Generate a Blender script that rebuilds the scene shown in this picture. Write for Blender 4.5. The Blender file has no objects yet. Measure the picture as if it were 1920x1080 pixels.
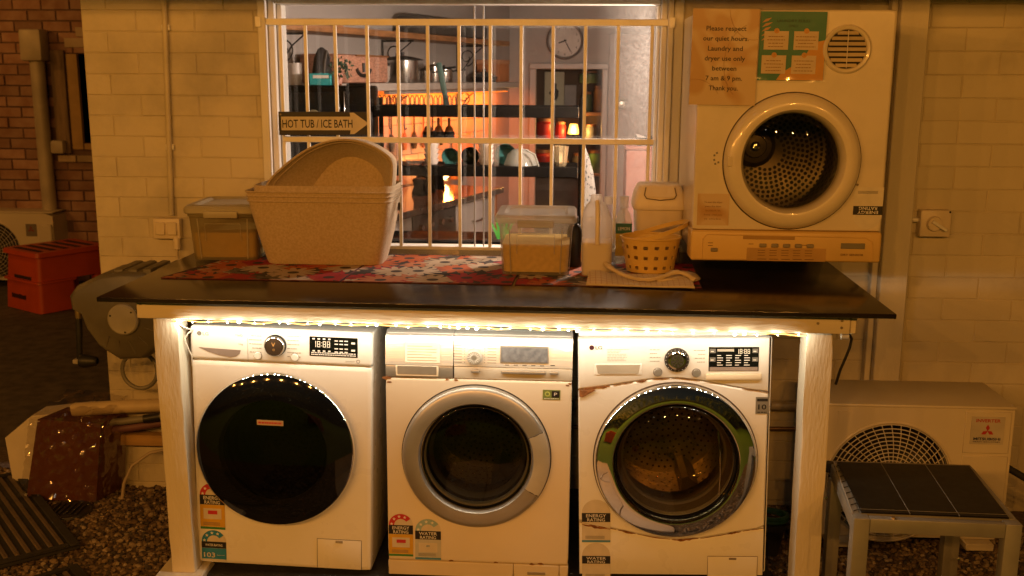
import bpy, bmesh, math, random
from math import pi, sin, cos, radians, atan2, hypot
from mathutils import Vector, Matrix, Euler
random.seed(7)
S = bpy.context.scene
COL = S.collection

# ---------------------------------------------------------------- camera
cam = bpy.data.cameras.new('camera')
cam.sensor_width = 36.0
cam.lens = 36.0 * 1941.56 / 1920.0
cam.clip_start = 0.05
cam.clip_end = 400
cam.dof.use_dof = True
cam.dof.focus_distance = 3.35
cam.dof.aperture_fstop = 5.0
co = bpy.data.objects.new('camera', cam)
COL.objects.link(co)
_p, _y, _r = 0.2021, 0.0546, 0.0051
_f = Vector((-sin(_y) * cos(_p), cos(_y) * cos(_p), -sin(_p)))
_rt = Vector((cos(_y), sin(_y), 0))
_u = _rt.cross(_f)
_rt, _u = _rt * cos(_r) + _u * sin(_r), -_rt * sin(_r) + _u * cos(_r)
_m = Matrix((( _rt.x, _u.x, -_f.x), (_rt.y, _u.y, -_f.y), (_rt.z, _u.z, -_f.z))).to_4x4()
_m.translation = (1.2233, -3.1792, 1.6436)
co.matrix_world = _m
S.camera = co

# ---------------------------------------------------------------- night sky and moon
W = bpy.data.worlds.new('World')
S.world = W
W.use_nodes = True
wn = W.node_tree.nodes
sky = wn.new('ShaderNodeTexSky')
sky.sky_type = 'NISHITA'
sky.sun_disc = False
sky.sun_elevation = radians(4)
sky.sun_rotation = radians(200)
W.node_tree.links.new(sky.outputs[0], wn['Background'].inputs[0])
wn['Background'].inputs[1].default_value = 0.003
sun = bpy.data.lights.new('moon', 'SUN')
sun.energy = 0.01
sun.angle = radians(2)
sun.color = (1, .86, .7)
so = bpy.data.objects.new('moon', sun)
so.rotation_euler = (radians(55), 0, radians(-25))
COL.objects.link(so)

S.view_settings.view_transform = 'Standard'
S.view_settings.look = 'None'
S.view_settings.gamma = 1
S.view_settings.use_curve_mapping = False
S.view_settings.exposure = 0.0
S.cycles.use_denoising = True
S.cycles.max_bounces = 8
S.cycles.diffuse_bounces = 4
S.cycles.glossy_bounces = 5
S.cycles.transmission_bounces = 6
S.cycles.transparent_max_bounces = 16
S.cycles.sample_clamp_indirect = 3.0
S.cycles.blur_glossy = 0.5
S.cycles.caustics_reflective = False
S.cycles.caustics_refractive = False

# strengths of the lamps, seen lit or assumed out of view (watts)
P_FESTOON, C_FESTOON = 72.0, (1.0, 0.40, 0.060)
P_LED, C_LED = 0.25, (1.0, 0.90, 0.70)
P_CEIL, C_CEIL = 10.0, (1.0, 0.76, 0.62)
P_PEND = 175.0
P_HOOD, C_HOOD = 34.0, (1.0, 0.165, 0.008)

# ---------------------------------------------------------------- mesh builder
class G:
    def __init__(s):
        s.v = []; s.f = []; s.mi = []
    def add(s, vs, fs, M=None, mi=0):
        b = len(s.v)
        if M is not None:
            vs = [tuple(M @ Vector(v)) for v in vs]
        s.v.extend([tuple(v) for v in vs])
        s.f.extend([tuple(i + b for i in f) for f in fs])
        s.mi.extend([mi] * len(fs))
        return s
    def box(s, x0, x1, y0, y1, z0, z1, bev=0, seg=1, M=None, mi=0):
        bm = bmesh.new()
        vs = [bm.verts.new(p) for p in ((x0,y0,z0),(x1,y0,z0),(x1,y1,z0),(x0,y1,z0),(x0,y0,z1),(x1,y0,z1),(x1,y1,z1),(x0,y1,z1))]
        for f in ((0,3,2,1),(4,5,6,7),(0,1,5,4),(1,2,6,5),(2,3,7,6),(3,0,4,7)):
            bm.faces.new([vs[i] for i in f])
        if bev > 0:
            bmesh.ops.bevel(bm, geom=list(bm.edges), offset=bev, segments=seg, profile=.5, affect='EDGES', clamp_overlap=True)
        return s.bm(bm, M, mi)
    def bm(s, bm, M=None, mi=0):
        bm.verts.index_update()
        s.add([tuple(v.co) for v in bm.verts], [tuple(v.index for v in f.verts) for f in bm.faces], M, mi)
        bm.free()
        return s
    def loft(s, loops, cap0=True, cap1=True, close=True, M=None, mi=0):
        n = len(loops[0]); vs = [p for l in loops for p in l]; fs = []
        for k in range(len(loops) - 1):
            for i in range(n if close else n - 1):
                j = (i + 1) % n
                fs.append((k*n+i, k*n+j, (k+1)*n+j, (k+1)*n+i))
        if cap0: fs.append(tuple(range(n))[::-1])
        if cap1: fs.append(tuple((len(loops)-1)*n + i for i in range(n)))
        return s.add(vs, fs, M, mi)
    def lathe(s, prof, c=(0,0,0), axis='y', n=48, cap0=False, cap1=False, M=None, mi=0):
        # prof: (r, h); axis y: points (r cos, h, r sin)
        loops = []
        for r, h in prof:
            l = []
            for i in range(n):
                a = 2*pi*i/n
                if axis == 'y': l.append((c[0]+r*cos(a), c[1]+h, c[2]+r*sin(a)))
                elif axis == 'z': l.append((c[0]+r*cos(a), c[1]+r*sin(a), c[2]+h))
                else: l.append((c[0]+h, c[1]+r*cos(a), c[2]+r*sin(a)))
            loops.append(l)
        return s.loft(loops, cap0, cap1, True, M, mi)
    def tube(s, pts, r, n=8, caps=True, M=None, mi=0, closed=False):
        pts = [Vector(p) for p in pts]; loops = []; N = len(pts)
        up = None
        for i, p in enumerate(pts):
            a = pts[(i-1) % N] if (i > 0 or closed) else p
            b = pts[(i+1) % N] if (i < N-1 or closed) else p
            t = (b - a).normalized()
            if up is None:
                up = t.cross(Vector((0,0,1)) if abs(t.z) < .9 else Vector((1,0,0))).normalized()
            else:
                up = (up - t*up.dot(t)).normalized()
            w = t.cross(up)
            rr = r[i] if isinstance(r, (list, tuple)) else r
            loops.append([tuple(p + (up*cos(2*pi*k/n) + w*sin(2*pi*k/n))*rr) for k in range(n)])
        if closed:
            loops.append(loops[0])
            return s.loft(loops, False, False, True, M, mi)
        return s.loft(loops, caps, caps, True, M, mi)
    def shell(s, x0, x1, y0, y1, z0, z1, r=.006):
        # open fronted cabinet body: four sides and a back, with a wall thickness
        def lp(y, k):
            P = []
            for cx, cz, a0 in ((x1-r,z0+r,-90),(x1-r,z1-r,0),(x0+r,z1-r,90),(x0+r,z0+r,180)):
                for i in range(4):
                    a = radians(a0+30*i); q = max(.0005, r-k)
                    P.append((cx+q*cos(a)+(0), y, cz+q*sin(a)))
            return P
        return s.loft([lp(y0, .003), lp(y0, 0), lp(y1, 0)], False, True)
    def prism(s, poly, a, b, plane='xz', M=None, mi=0):
        # polygon extruded from a to b along the third axis
        def P(p, h):
            return (p[0], h, p[1]) if plane == 'xz' else (p[0], p[1], h) if plane == 'xy' else (h, p[0], p[1])
        return s.loft([[P(p, a) for p in poly], [P(p, b) for p in poly]], M=M, mi=mi)
    def quad(s, *p, M=None, mi=0):
        return s.add(p, [tuple(range(len(p)))], M, mi)
    def rect(s, x0, x1, z0, z1, y, M=None, mi=0):
        return s.quad((x0,y,z0),(x1,y,z0),(x1,y,z1),(x0,y,z1), M=M, mi=mi)
    def disc(s, c, r, n=32, axis='y', M=None, mi=0):
        pts = []
        for i in range(n):
            a = 2*pi*i/n
            pts.append((c[0]+r*cos(a), c[1], c[2]+r*sin(a)) if axis == 'y' else (c[0]+r*cos(a), c[1]+r*sin(a), c[2]))
        return s.add(pts, [tuple(range(n))], M, mi)
    def mesh(s, name, mats, smooth=40):
        me = bpy.data.meshes.new(name)
        me.from_pydata(s.v, [], s.f)
        for m in (mats if isinstance(mats, (list, tuple)) else [mats]):
            me.materials.append(m)
        if any(s.mi):
            me.polygons.foreach_set('material_index', s.mi)
        bm = bmesh.new(); bm.from_mesh(me)
        bmesh.ops.recalc_face_normals(bm, faces=bm.faces)
        bm.to_mesh(me); bm.free()
        if smooth:
            me.polygons.foreach_set('use_smooth', [True]*len(me.polygons))
            me.set_sharp_from_angle(angle=radians(smooth))
        me.update()
        return me
    def build(s, name, mats, parent=None, world=False, smooth=40, label=None, kind=None):
        if world and parent is not None:
            o = parent
            while o.parent: o = o.parent
            L = o.location
            s.v = [(x-L.x, y-L.y, z-L.z) for x, y, z in s.v]
        me = s.mesh(name, mats, smooth)
        o = bpy.data.objects.new(name, me)
        COL.objects.link(o)
        if parent is not None: o.parent = parent
        if label: o['label'] = label
        if kind: o['kind'] = kind
        return o

def thing(name, label, cat, loc=(0,0,0), rot=(0,0,0), group=None):
    o = bpy.data.objects.new(name, None)
    o.empty_display_size = .05
    COL.objects.link(o)
    o.location = loc; o.rotation_euler = rot
    o['label'] = label; o['category'] = cat
    if group: o['group'] = group
    return o
def tag(o, label, cat, group=None):
    o['label'] = label; o['category'] = cat
    if group: o['group'] = group
    return o
def structure(o):
    o['kind'] = 'structure'
    return o
def inst(me, name, parent, loc, rot=(0,0,0), scale=(1,1,1)):
    o = bpy.data.objects.new(name, me)
    COL.objects.link(o)
    o.parent = parent
    o.location = loc; o.rotation_euler = rot; o.scale = scale
    return o
def copy_tree(o, parent=None):
    c = o.copy(); COL.objects.link(c)
    if parent is not None: c.parent = parent
    for ch in o.children:
        copy_tree(ch, c)
    return c
def text(s, w, h, c, mat, parent, name='lettering', world=False, M=None, up=False, spacing=1.0, bold=0.0, left=False):
    """flat lettering on a plane that faces -y, cap height h, width w (0 keeps its own), centred at c"""
    cu = bpy.data.curves.new(name, 'FONT')
    cu.body = s; cu.size = 1.0; cu.resolution_u = 2; cu.space_character = spacing
    cu.offset = bold
    to = bpy.data.objects.new('t', cu); COL.objects.link(to)
    dg = bpy.context.evaluated_depsgraph_get()
    me = bpy.data.meshes.new_from_object(to.evaluated_get(dg))
    bpy.data.objects.remove(to); bpy.data.curves.remove(cu)
    vs = [v.co.copy() for v in me.vertices]; fs = [tuple(p.vertices) for p in me.polygons]
    bpy.data.meshes.remove(me)
    if not vs: return None
    x0 = min(v.x for v in vs); x1 = max(v.x for v in vs)
    sz = h / 0.727
    sx = w / (x1-x0) if w else sz
    xm = x0 if left else (x0+x1)/2
    k = -1 if up else 1
    out = [(c[0] + k*(v.x-xm)*sx, c[1], c[2] + k*(v.y*sz - h/2)) for v in vs]
    g = G().add(out, fs, M)
    return g.build(name, mat, parent, world, smooth=0)

# ---------------------------------------------------------------- materials
def nt(name):
    m = bpy.data.materials.new(name); m.use_nodes = True
    n = m.node_tree.nodes; l = m.node_tree.links
    return m, n, l, n['Principled BSDF']
def mat(name, col, rough=.5, metal=0, var=.12, vs=8, bump=0, bs=120, stretch=(1,1,1), rv=0, spec=.5, coat=0, col2=None, thr=(.35,.65), local=False, sheen=0, emis=None, es=0, trans=0, sub=0, detail=5, stain=0, ss=1.6):
    m, n, l, b = nt(name)
    b.inputs['Roughness'].default_value = rough
    b.inputs['Metallic'].default_value = metal
    b.inputs['Specular IOR Level'].default_value = spec
    b.inputs['Coat Weight'].default_value = coat
    b.inputs['Coat Roughness'].default_value = .08
    if sheen: b.inputs['Sheen Weight'].default_value = sheen
    if emis:
        b.inputs['Emission Color'].default_value = (*emis, 1); b.inputs['Emission Strength'].default_value = es
    if sub:
        b.inputs['Subsurface Weight'].default_value = sub
        b.inputs['Subsurface Radius'].default_value = (.02,.015,.01)
    if trans: b.inputs['Transmission Weight'].default_value = trans
    if local:
        g = n.new('ShaderNodeTexCoord'); src = g.outputs['Object']
    else:
        g = n.new('ShaderNodeNewGeometry'); src = g.outputs['Position']
    mp = n.new('ShaderNodeMapping'); mp.inputs['Scale'].default_value = stretch
    l.new(src, mp.inputs[0])
    no = n.new('ShaderNodeTexNoise'); no.inputs['Scale'].default_value = vs; no.inputs['Detail'].default_value = detail
    l.new(mp.outputs[0], no.inputs[0])
    rp = n.new('ShaderNodeValToRGB')
    rp.color_ramp.elements[0].position, rp.color_ramp.elements[1].position = thr
    c2 = col2 if col2 else tuple(min(1, c*(1+var)) for c in col)
    c1 = col if col2 else tuple(c*(1-var) for c in col)
    rp.color_ramp.elements[0].color = (*c1, 1); rp.color_ramp.elements[1].color = (*c2, 1)
    l.new(no.outputs[0], rp.inputs[0])
    out = rp.outputs[0]
    if rv:
        oi = n.new('ShaderNodeObjectInfo')
        mr = n.new('ShaderNodeMapRange'); mr.inputs[3].default_value = 1-rv; mr.inputs[4].default_value = 1+rv
        l.new(oi.outputs['Random'], mr.inputs[0])
        hs = n.new('ShaderNodeHueSaturation'); l.new(out, hs.inputs['Color']); l.new(mr.outputs[0], hs.inputs['Value'])
        out = hs.outputs[0]
    if stain:      # large soft blotches of grime
        s1 = n.new('ShaderNodeTexNoise'); s1.inputs['Scale'].default_value = ss; s1.inputs['Detail'].default_value = 7; s1.inputs['Roughness'].default_value = .62
        l.new(src, s1.inputs[0])
        s2 = n.new('ShaderNodeMapRange'); s2.inputs[1].default_value = .47; s2.inputs[2].default_value = .72; s2.inputs[3].default_value = 1; s2.inputs[4].default_value = 1-stain
        l.new(s1.outputs[0], s2.inputs[0])
        s3 = n.new('ShaderNodeMix'); s3.data_type = 'RGBA'; s3.blend_type = 'MULTIPLY'; s3.inputs[0].default_value = 1
        s4 = n.new('ShaderNodeCombineColor'); 
        for k in range(3): l.new(s2.outputs[0], s4.inputs[k])
        l.new(out, s3.inputs[6]); l.new(s4.outputs[0], s3.inputs[7]); out = s3.outputs[2]
    l.new(out, b.inputs['Base Color'])
    # roughness wear
    mr = n.new('ShaderNodeMapRange'); mr.inputs[3].default_value = rough*.8; mr.inputs[4].default_value = min(1, rough*1.25)
    n2 = n.new('ShaderNodeTexNoise'); n2.inputs['Scale'].default_value = vs*3.1; n2.inputs['Detail'].default_value = 3
    l.new(mp.outputs[0], n2.inputs[0]); l.new(n2.outputs[0], mr.inputs[0]); l.new(mr.outputs[0], b.inputs['Roughness'])
    if bump:
        n3 = n.new('ShaderNodeTexNoise'); n3.inputs['Scale'].default_value = bs; n3.inputs['Detail'].default_value = 4
        l.new(mp.outputs[0], n3.inputs[0])
        bp = n.new('ShaderNodeBump'); bp.inputs['Strength'].default_value = bump; bp.inputs['Distance'].default_value = .004
        l.new(n3.outputs[0], bp.inputs['Height']); l.new(bp.outputs[0], b.inputs['Normal'])
    return m
def flat(name, col, rough=.5, metal=0, spec=.5, coat=0):
    return mat(name, col, rough, metal, var=.05, vs=30, spec=spec, coat=coat)
def glow(name, col, e):
    m, n, l, b = nt(name)
    b.inputs['Base Color'].default_value = (*col, 1)
    b.inputs['Emission Color'].default_value = (*col, 1)
    b.inputs['Emission Strength'].default_value = e
    return m
def thin(name, tint, gloss=.05, grey=0.0, greycol=(.5,.5,.5), rough=.02, ior=1.45, dust=None, tl=.4):
    """thin clear sheet: transparent + fresnel reflection + a share of white scatter"""
    m, n, l, b = nt(name)
    n.remove(b)
    out = n['Material Output']
    tr = n.new('ShaderNodeBsdfTransparent'); tr.inputs[0].default_value = (*tint, 1)
    gl = n.new('ShaderNodeBsdfGlossy'); gl.inputs['Roughness'].default_value = rough
    fr = n.new('ShaderNodeFresnel')
    bk = n.new('ShaderNodeNewGeometry'); mi = n.new('ShaderNodeMapRange')      # same reflectance from both sides of the sheet
    mi.inputs[3].default_value = ior; mi.inputs[4].default_value = 1/ior
    l.new(bk.outputs['Backfacing'], mi.inputs[0]); l.new(mi.outputs[0], fr.inputs[0])
    mx = n.new('ShaderNodeMixShader'); l.new(fr.outputs[0], mx.inputs[0])
    l.new(tr.outputs[0], mx.inputs[1]); l.new(gl.outputs[0], mx.inputs[2])
    last = mx.outputs[0]
    if grey:
        di = n.new('ShaderNodeBsdfDiffuse'); di.inputs[0].default_value = (*greycol, 1)
        tn = n.new('ShaderNodeBsdfTranslucent'); tn.inputs[0].default_value = (*greycol, 1)
        ad = n.new('ShaderNodeMixShader'); ad.inputs[0].default_value = tl
        l.new(di.outputs[0], ad.inputs[1]); l.new(tn.outputs[0], ad.inputs[2])
        m2 = n.new('ShaderNodeMixShader')
        if dust:
            g = n.new('ShaderNodeNewGeometry'); sp = n.new('ShaderNodeSeparateXYZ'); l.new(g.outputs['Position'], sp.inputs[0])
            mr = n.new('ShaderNodeMapRange'); mr.inputs[1].default_value = dust[0]; mr.inputs[2].default_value = dust[1]
            mr.inputs[3].default_value = .012; mr.inputs[4].default_value = 1
            l.new(sp.outputs[0], mr.inputs[0])
            no = n.new('ShaderNodeTexNoise'); no.inputs['Scale'].default_value = 90; no.inputs['Detail'].default_value = 8
            l.new(g.outputs['Position'], no.inputs[0])
            mm = n.new('ShaderNodeMath'); mm.operation = 'MULTIPLY'; l.new(mr.outputs[0], mm.inputs[0]); l.new(no.outputs[0], mm.inputs[1])
            m3 = n.new('ShaderNodeMath'); m3.operation = 'MULTIPLY'; m3.inputs[1].default_value = grey; l.new(mm.outputs[0], m3.inputs[0])
            l.new(m3.outputs[0], m2.inputs[0])
        else:
            m2.inputs[0].default_value = grey
        l.new(last, m2.inputs[1]); l.new(ad.outputs[0], m2.inputs[2])
        last = m2.outputs[0]
    l.new(last, out.inputs[0])
    return m

CREAM = mat('painted_brick', (.57,.50,.36), .55, col2=(.64,.57,.42), vs=2.2, bump=.35, bs=45, rv=.035, detail=9, stain=.42, ss=1.7)
MORTAR = mat('painted_mortar', (.55,.48,.34), .65, var=.10, vs=5, bump=.25, bs=80, stain=.42, ss=1.7)
REDBRICK = mat('red_brick', (.25,.13,.09), .85, col2=(.34,.21,.16), vs=9, bump=.4, bs=90, rv=.25)
REDMORTAR = mat('red_mortar', (.13,.075,.05), .9, bump=.3)
WHITEMET = mat('white_enamel', (.80,.78,.74), .28, var=.03, vs=4, coat=.3)
WHITEPLA = mat('white_plastic', (.76,.74,.69), .35, var=.03, vs=5, stain=.06, ss=9)
AGEDPLA = mat('aged_plastic', (.70,.60,.44), .4, var=.06, vs=4)
YELPLA = mat('yellowed_plastic', (.62,.42,.14), .4, var=.08, vs=5)
DRYENAM = mat('dryer_enamel', (.66,.58,.45), .3, var=.05, vs=3, coat=.7, stain=.14, ss=5)
STEEL = mat('brushed_steel', (.74,.72,.68), .30, .55, var=.05, vs=6, stretch=(.015,1,1), bump=.22, bs=420)
CHROME = mat('chrome', (.86,.85,.83), .04, 1, var=.01)
SILVER = mat('silver_plastic', (.40,.37,.33), .34, .6, var=.05)
BLACKGL = mat('black_gloss', (.005,.005,.005), .05, var=.2, spec=.5)
BLACKPL = mat('black_plastic', (.018,.017,.016), .45, var=.2, bump=.1)
RUBBER = mat('black_rubber', (.02,.019,.018), .75, var=.25, bump=.3, bs=150)
GREYGASK = mat('grey_gasket', (.17,.16,.14), .55, var=.15)
DRUM = mat('drum_steel', (.55,.52,.46), .28, 1, var=.1, vs=8)
DRUMDARK = flat('drum_hole', (.02,.018,.015), .5)
PAINTWOOD = mat('painted_timber', (.64,.58,.46), .6, var=.10, vs=4, stretch=(1.6,1.6,.35), bump=.4, bs=75)
PAINTBEAM = mat('painted_beam', (.58,.51,.39), .55, var=.08, vs=4, stretch=(.5,6,6), bump=.3, bs=20)
COUNTER = mat('dark_laminate', (.018,.012,.008), .17, var=.3, vs=5, spec=.5)
INK = flat('ink', (.015,.013,.012), .6)
PALEINK = flat('pale_print', (.75,.72,.66), .5)
GREYINK = flat('grey_print', (.16,.15,.135), .5)
FAINT = flat('faint_print', (.34,.32,.28), .5)
RUST = mat('rust', (.13,.045,.012), .9, col2=(.30,.12,.03), vs=60, bump=.6, bs=200)
SCREW = mat('screw_steel', (.25,.2,.14), .5, .8)
FRAMEP = mat('window_paint', (.74,.71,.65), .5, var=.12, vs=7, stretch=(1,1,.3), bump=.3, bs=40)
BARP = mat('bar_paint', (.86,.83,.76), .42, var=.06, vs=14)
ALU = mat('aluminium', (.30,.295,.28), .42, .4, var=.08, vs=12)
# ---------------------------------------------------------------- ground
ASPHALT = mat('asphalt', (.060,.050,.040), .85, col2=(.115,.095,.075), vs=14, bump=.7, bs=180)
EARTH = mat('gravel_bed', (.07,.05,.032), .95, col2=(.14,.10,.065), vs=70, bump=.8, bs=160)
PAVER = mat('paving_stone', (.50,.40,.32), .7, col2=(.58,.47,.38), vs=9, bump=.3, bs=90)
LAWN = mat('lawn_turf', (.045,.12,.018), .9, col2=(.075,.19,.03), vs=120, bump=.9, bs=300)
GZ = -0.085
structure(G().quad((-60,-60,GZ-.004),(60,-60,GZ-.004),(60,60,GZ-.004),(-60,60,GZ-.004)).build('ground', ASPHALT))
structure(G().quad((-1.75,1.06,GZ),(-1.46,1.33,GZ),(-.60,1.06,GZ),(5,1.06,GZ),(5,-1.18,GZ),(-4.0,-1.18,GZ)).build('gravel_bed', EARTH))
structure(G().quad((-7,-6.5,GZ),(8,-6.5,GZ),(8,-1.18,GZ),(-7,-1.18,GZ)).build('lawn', LAWN))

def pebbles(area, n, seed, name, keep):
    rnd = random.Random(seed)
    g = G(); x0, x1, y0, y1 = area
    bm = bmesh.new(); bmesh.ops.create_icosphere(bm, subdivisions=1, radius=1)
    V = [v.co.copy() for v in bm.verts]; bm.verts.index_update()
    F = [tuple(v.index for v in f.verts) for f in bm.faces]; bm.free()
    cnt = 0
    while cnt < n:
        x = rnd.uniform(x0, x1); y = rnd.uniform(y0, y1)
        if not keep(x, y): cnt += 1; continue
        s = rnd.uniform(.0055, .0125); a = rnd.uniform(0, 6.28)
        sx, sy, sz = s*rnd.uniform(.8,1.5), s*rnd.uniform(.7,1.1), s*rnd.uniform(.5,.85)
        z = GZ + rnd.uniform(-.002, .010)
        ca, sa = cos(a), sin(a)
        j = [rnd.uniform(.78,1.2) for _ in V]
        pts = []
        for v, k in zip(V, j):
            px, py, pz = v.x*sx*k, v.y*sy*k, v.z*sz*k
            pts.append((x+px*ca-py*sa, y+px*sa+py*ca, z+pz))
        g.add(pts, F, mi=rnd.choice((0,0,1,1,2,3)))
        cnt += 1
    o = g.build(name, [mat('pebble_tan',(.19,.135,.085),.7,var=.2,vs=60), mat('pebble_brown',(.10,.066,.042),.7,var=.25,vs=60),
                       mat('pebble_pale',(.29,.23,.17),.65,var=.15,vs=60), mat('pebble_dark',(.05,.04,.033),.7,var=.2,vs=60)], kind='stuff', smooth=30)
    return o
def keep_l(x, y):
    if y > .30 and x > -.02: return False
    return y < 1.05 and y < 1.33 + (x+1.46)*(-.37) + .0 and x > -1.5 - (1.33-y)*.25
pebbles((-1.75, .0, -.55, 1.2), 17000, 3, 'gravel', keep_l)
pebbles((1.9, 3.0, -.55, .86), 9500, 5, 'gravel', lambda x, y: not (x < 1.96 and y > -.1))
pebbles((-.05, 2.4, -1.18, -.22), 9000, 6, 'gravel', lambda x, y: not (.61 < x < 1.63 and -1.18 < y < -.2))
# paving slabs in front of the machines and timber plank under the post
pav = thing('paving', 'pale stone paving slabs laid in front of the washing machines', 'paving', (1.17,-.8,GZ))
for i in range(3):
    for j in range(2):
        G().box(.62+i*.335, .62+i*.335+.328, -1.16+j*.47, -1.16+j*.47+.462, GZ, GZ+.028, .006, 2).build('slab', PAVER, pav, True)
# a low dark hedge closing the garden behind the camera (seen only in the chrome and the black glass)
hedge = thing('garden_hedge', 'dark clipped garden hedge beyond the lawn, mirrored in the chrome door', 'hedge', (1,-6.9,GZ))
LEAFM = mat('hedge_leaf', (.020,.035,.010), .6, col2=(.05,.075,.02), vs=20)
g = G(); rnd = random.Random(11)
for i in range(5200):
    x = rnd.uniform(-5, 7); z = rnd.uniform(GZ, 1.9); y = -6.9 + rnd.uniform(-.3,.35)*(1 if z < 1.7 else .6)
    s = rnd.uniform(.05,.1); M = Matrix.Translation((x,y,z)) @ Euler((rnd.uniform(0,6.3), rnd.uniform(0,6.3), rnd.uniform(0,6.3))).to_matrix().to_4x4()
    g.quad((-s,0,0),(0,-s*.5,0),(s,0,.01),(0,s*.5,0), M=M)
g.build('leaf', LEAFM, hedge, True, smooth=0, kind='stuff')

# ---------------------------------------------------------------- painted brick wall
WY = .88
wall = thing('painted_brick_wall', 'cream painted brick house wall around the barred window', 'wall', (0.8, WY, GZ))
core = G()
core.box(-.683, .03, WY+.0030, WY+.24, GZ-.05, 2.9)
core.box(1.60, 3.6, WY+.0030, WY+.24, GZ-.05, 2.9)
core.box(.03, 1.60, WY+.006, WY+.24, GZ-.05, .948)
core.box(.03, 1.60, WY+.006, WY+.24, 1.945, 2.9)
core.build('mortar', MORTAR, wall, True)
def brick_mesh(L, H, D, m, b=.0025, seed=0, jit=.0012):
    bm = bmesh.new()
    vs = [bm.verts.new(p) for p in ((-L/2,0,-H/2),(L/2,0,-H/2),(L/2,D,-H/2),(-L/2,D,-H/2),(-L/2,0,H/2),(L/2,0,H/2),(L/2,D,H/2),(-L/2,D,H/2))]
    for f in ((0,3,2,1),(4,5,6,7),(0,1,5,4),(1,2,6,5),(3,0,4,7)):
        bm.faces.new([vs[i] for i in f])
    front = [e for e in bm.edges if all(v.co.y < D*.5 for v in e.verts)]
    bmesh.ops.bevel(bm, geom=front, offset=b, segments=1, profile=.5, affect='EDGES')
    r = random.Random(seed)
    for v in bm.verts:
        v.co.x += r.uniform(-jit, jit); v.co.z += r.uniform(-jit, jit)
    return G().bm(bm).mesh('brick', m, 25)
def lay(parent, meshes, x0, x1, z0, z1, zr, ch, L, y, off, skip=None, gap=.0032, jy=.0012, half=True):
    base = Vector(parent.location); k0 = math.floor((z0 - zr)/ch); n = 0
    k = k0
    while zr + k*ch < z1 - .01:
        zc = zr + k*ch + ch/2
        a = x0 + ((off + (L*.5 if k % 2 else 0)) % L) - L
        while a < x1 - .005:
            b = a + L
            ca, cb = max(a, x0), min(b, x1)
            if cb - ca > .02 and not (skip and skip((ca+cb)/2, zc)):
                o = inst(random.choice(meshes), 'brick', parent, (0,0,0))
                o.location = Vector(((ca+cb)/2, y + random.uniform(-jy, jy), zc)) - base
                o.scale = ((cb-ca-gap)/(L-gap), 1, 1)
                o.rotation_euler = (random.uniform(-.004,.004), random.uniform(-.003,.003), random.uniform(-.004,.004))
                n += 1
            a = b
        k += 1
    return n
LB = [brick_mesh(.2275, .0770, .02, CREAM, .0020, i, .0012) for i in range(4)]
RB = [brick_mesh(.2615, .0820, .02, CREAM, .0020, i+9, .0012) for i in range(4)]
nb = 0
nb += lay(wall, LB, -.683, .024, GZ-.01, 2.02, .9146, .0809, .232, WY, .10)
nb += lay(wall, RB, 1.61, 3.05, GZ-.01, 1.97, .537, .086, .266, WY, .02, skip=lambda x, z: (1.66 < x < 2.40 and z > 1.02) or (2.2 < x < 2.8 and z < .42))
nb += lay(wall, RB, .03, 1.60, GZ-.01, .94, .537, .086, .266, WY, .05, skip=lambda x, z: (z > .72) or (.10 < x < .50) or (.72 < x < 1.15) or (1.36 < x < 1.58))
# eave above the frame: shades the top of the wall
eave = thing('roof_eave', 'timber eave of the house above the window', 'eave', (1, .3, 2.25))
g = G().box(-.9, 3.6, -.28, -.24, 2.03, 2.22).build('fascia', FRAMEP, eave, True)
G().box(-.9, 3.6, -.24, WY-.004, 2.12, 2.15).build('soffit', FRAMEP, eave, True)

# tall flat downpipe board right of the dryer
bd = thing('pilaster_board', 'tall cream painted board fixed to the wall right of the dryer', 'board', (2.475, .82, 1.2))
G().box(2.425, 2.528, .80, WY-.002, -.02, 2.1, .004).build('plank', PAINTWOOD, bd, True)
G().box(2.40, 2.424, .835, WY-.002, -.02, 2.1, .003).build('cover_strip', PAINTWOOD, bd, True)

# conduit, power outlet, isolator switch
cd = thing('conduit_pipe', 'slim cream conduit running down the wall to the power outlet', 'pipe', (-.36,WY,1.5))
G().tube([(-.343,WY-.014,2.05),(-.3445,WY-.014,1.9),(-.3655,WY-.014,1.12),(-.3665,WY-.014,1.09)], .0105, 10).build('pipe', CREAM, cd, True)
for z in (1.82, 1.36):
    x = -.344 - (1.9-z)*.0275
    G().box(x-.017, x+.017, WY-.013, WY-.001, z-.012, z+.012, .003).build('clip', WHITEPLA, cd, True)
ol = thing('power_outlet', 'double weatherproof power outlet on the wall left of the grey tub', 'outlet', (-.383,WY,1.03))
G().box(-.438,-.328,WY-.035,WY-.002,.995,1.078,.006,2).build('housing', AGEDPLA, ol, True)
G().box(-.426,-.388,WY-.042,WY-.0345,1.012,1.064,.003).build('flap', AGEDPLA, ol, True)
G().box(-.380,-.340,WY-.042,WY-.0345,1.012,1.064,.003).build('flap', AGEDPLA, ol, True)
G().lathe([(.0,-.02),(.014,-.02),(.014,.02),(.008,.03)], (-.345,WY-.03,.975), 'z', 12).build('plug', AGEDPLA, ol, True)
G().tube([(-.345,WY-.03,.955),(-.352,WY-.02,.93),(-.348,WY-.02,.90),(-.338,WY-.02,.86)], .004, 8).build('cord', AGEDPLA, ol, True)
sw = thing('isolator_switch', 'square isolator switch with lever on the right hand brick wall', 'switch', (2.62,WY,1.1))
G().box(2.566,2.683,WY-.05,WY-.002,1.046,1.150,.008,2).build('housing', AGEDPLA, sw, True)
G().lathe([(0,-.066),(.026,-.066),(.030,-.052)], (2.618,WY,1.098), 'y', 24).build('dial', AGEDPLA, sw, True)
G().box(-.032,.034,-.006,.006,-.006,.006,.002, M=Matrix.Translation((2.632,WY-.07,1.092)) @ Matrix.Rotation(.55,4,'Y')).build('lever', WHITEPLA, sw, True)
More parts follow.
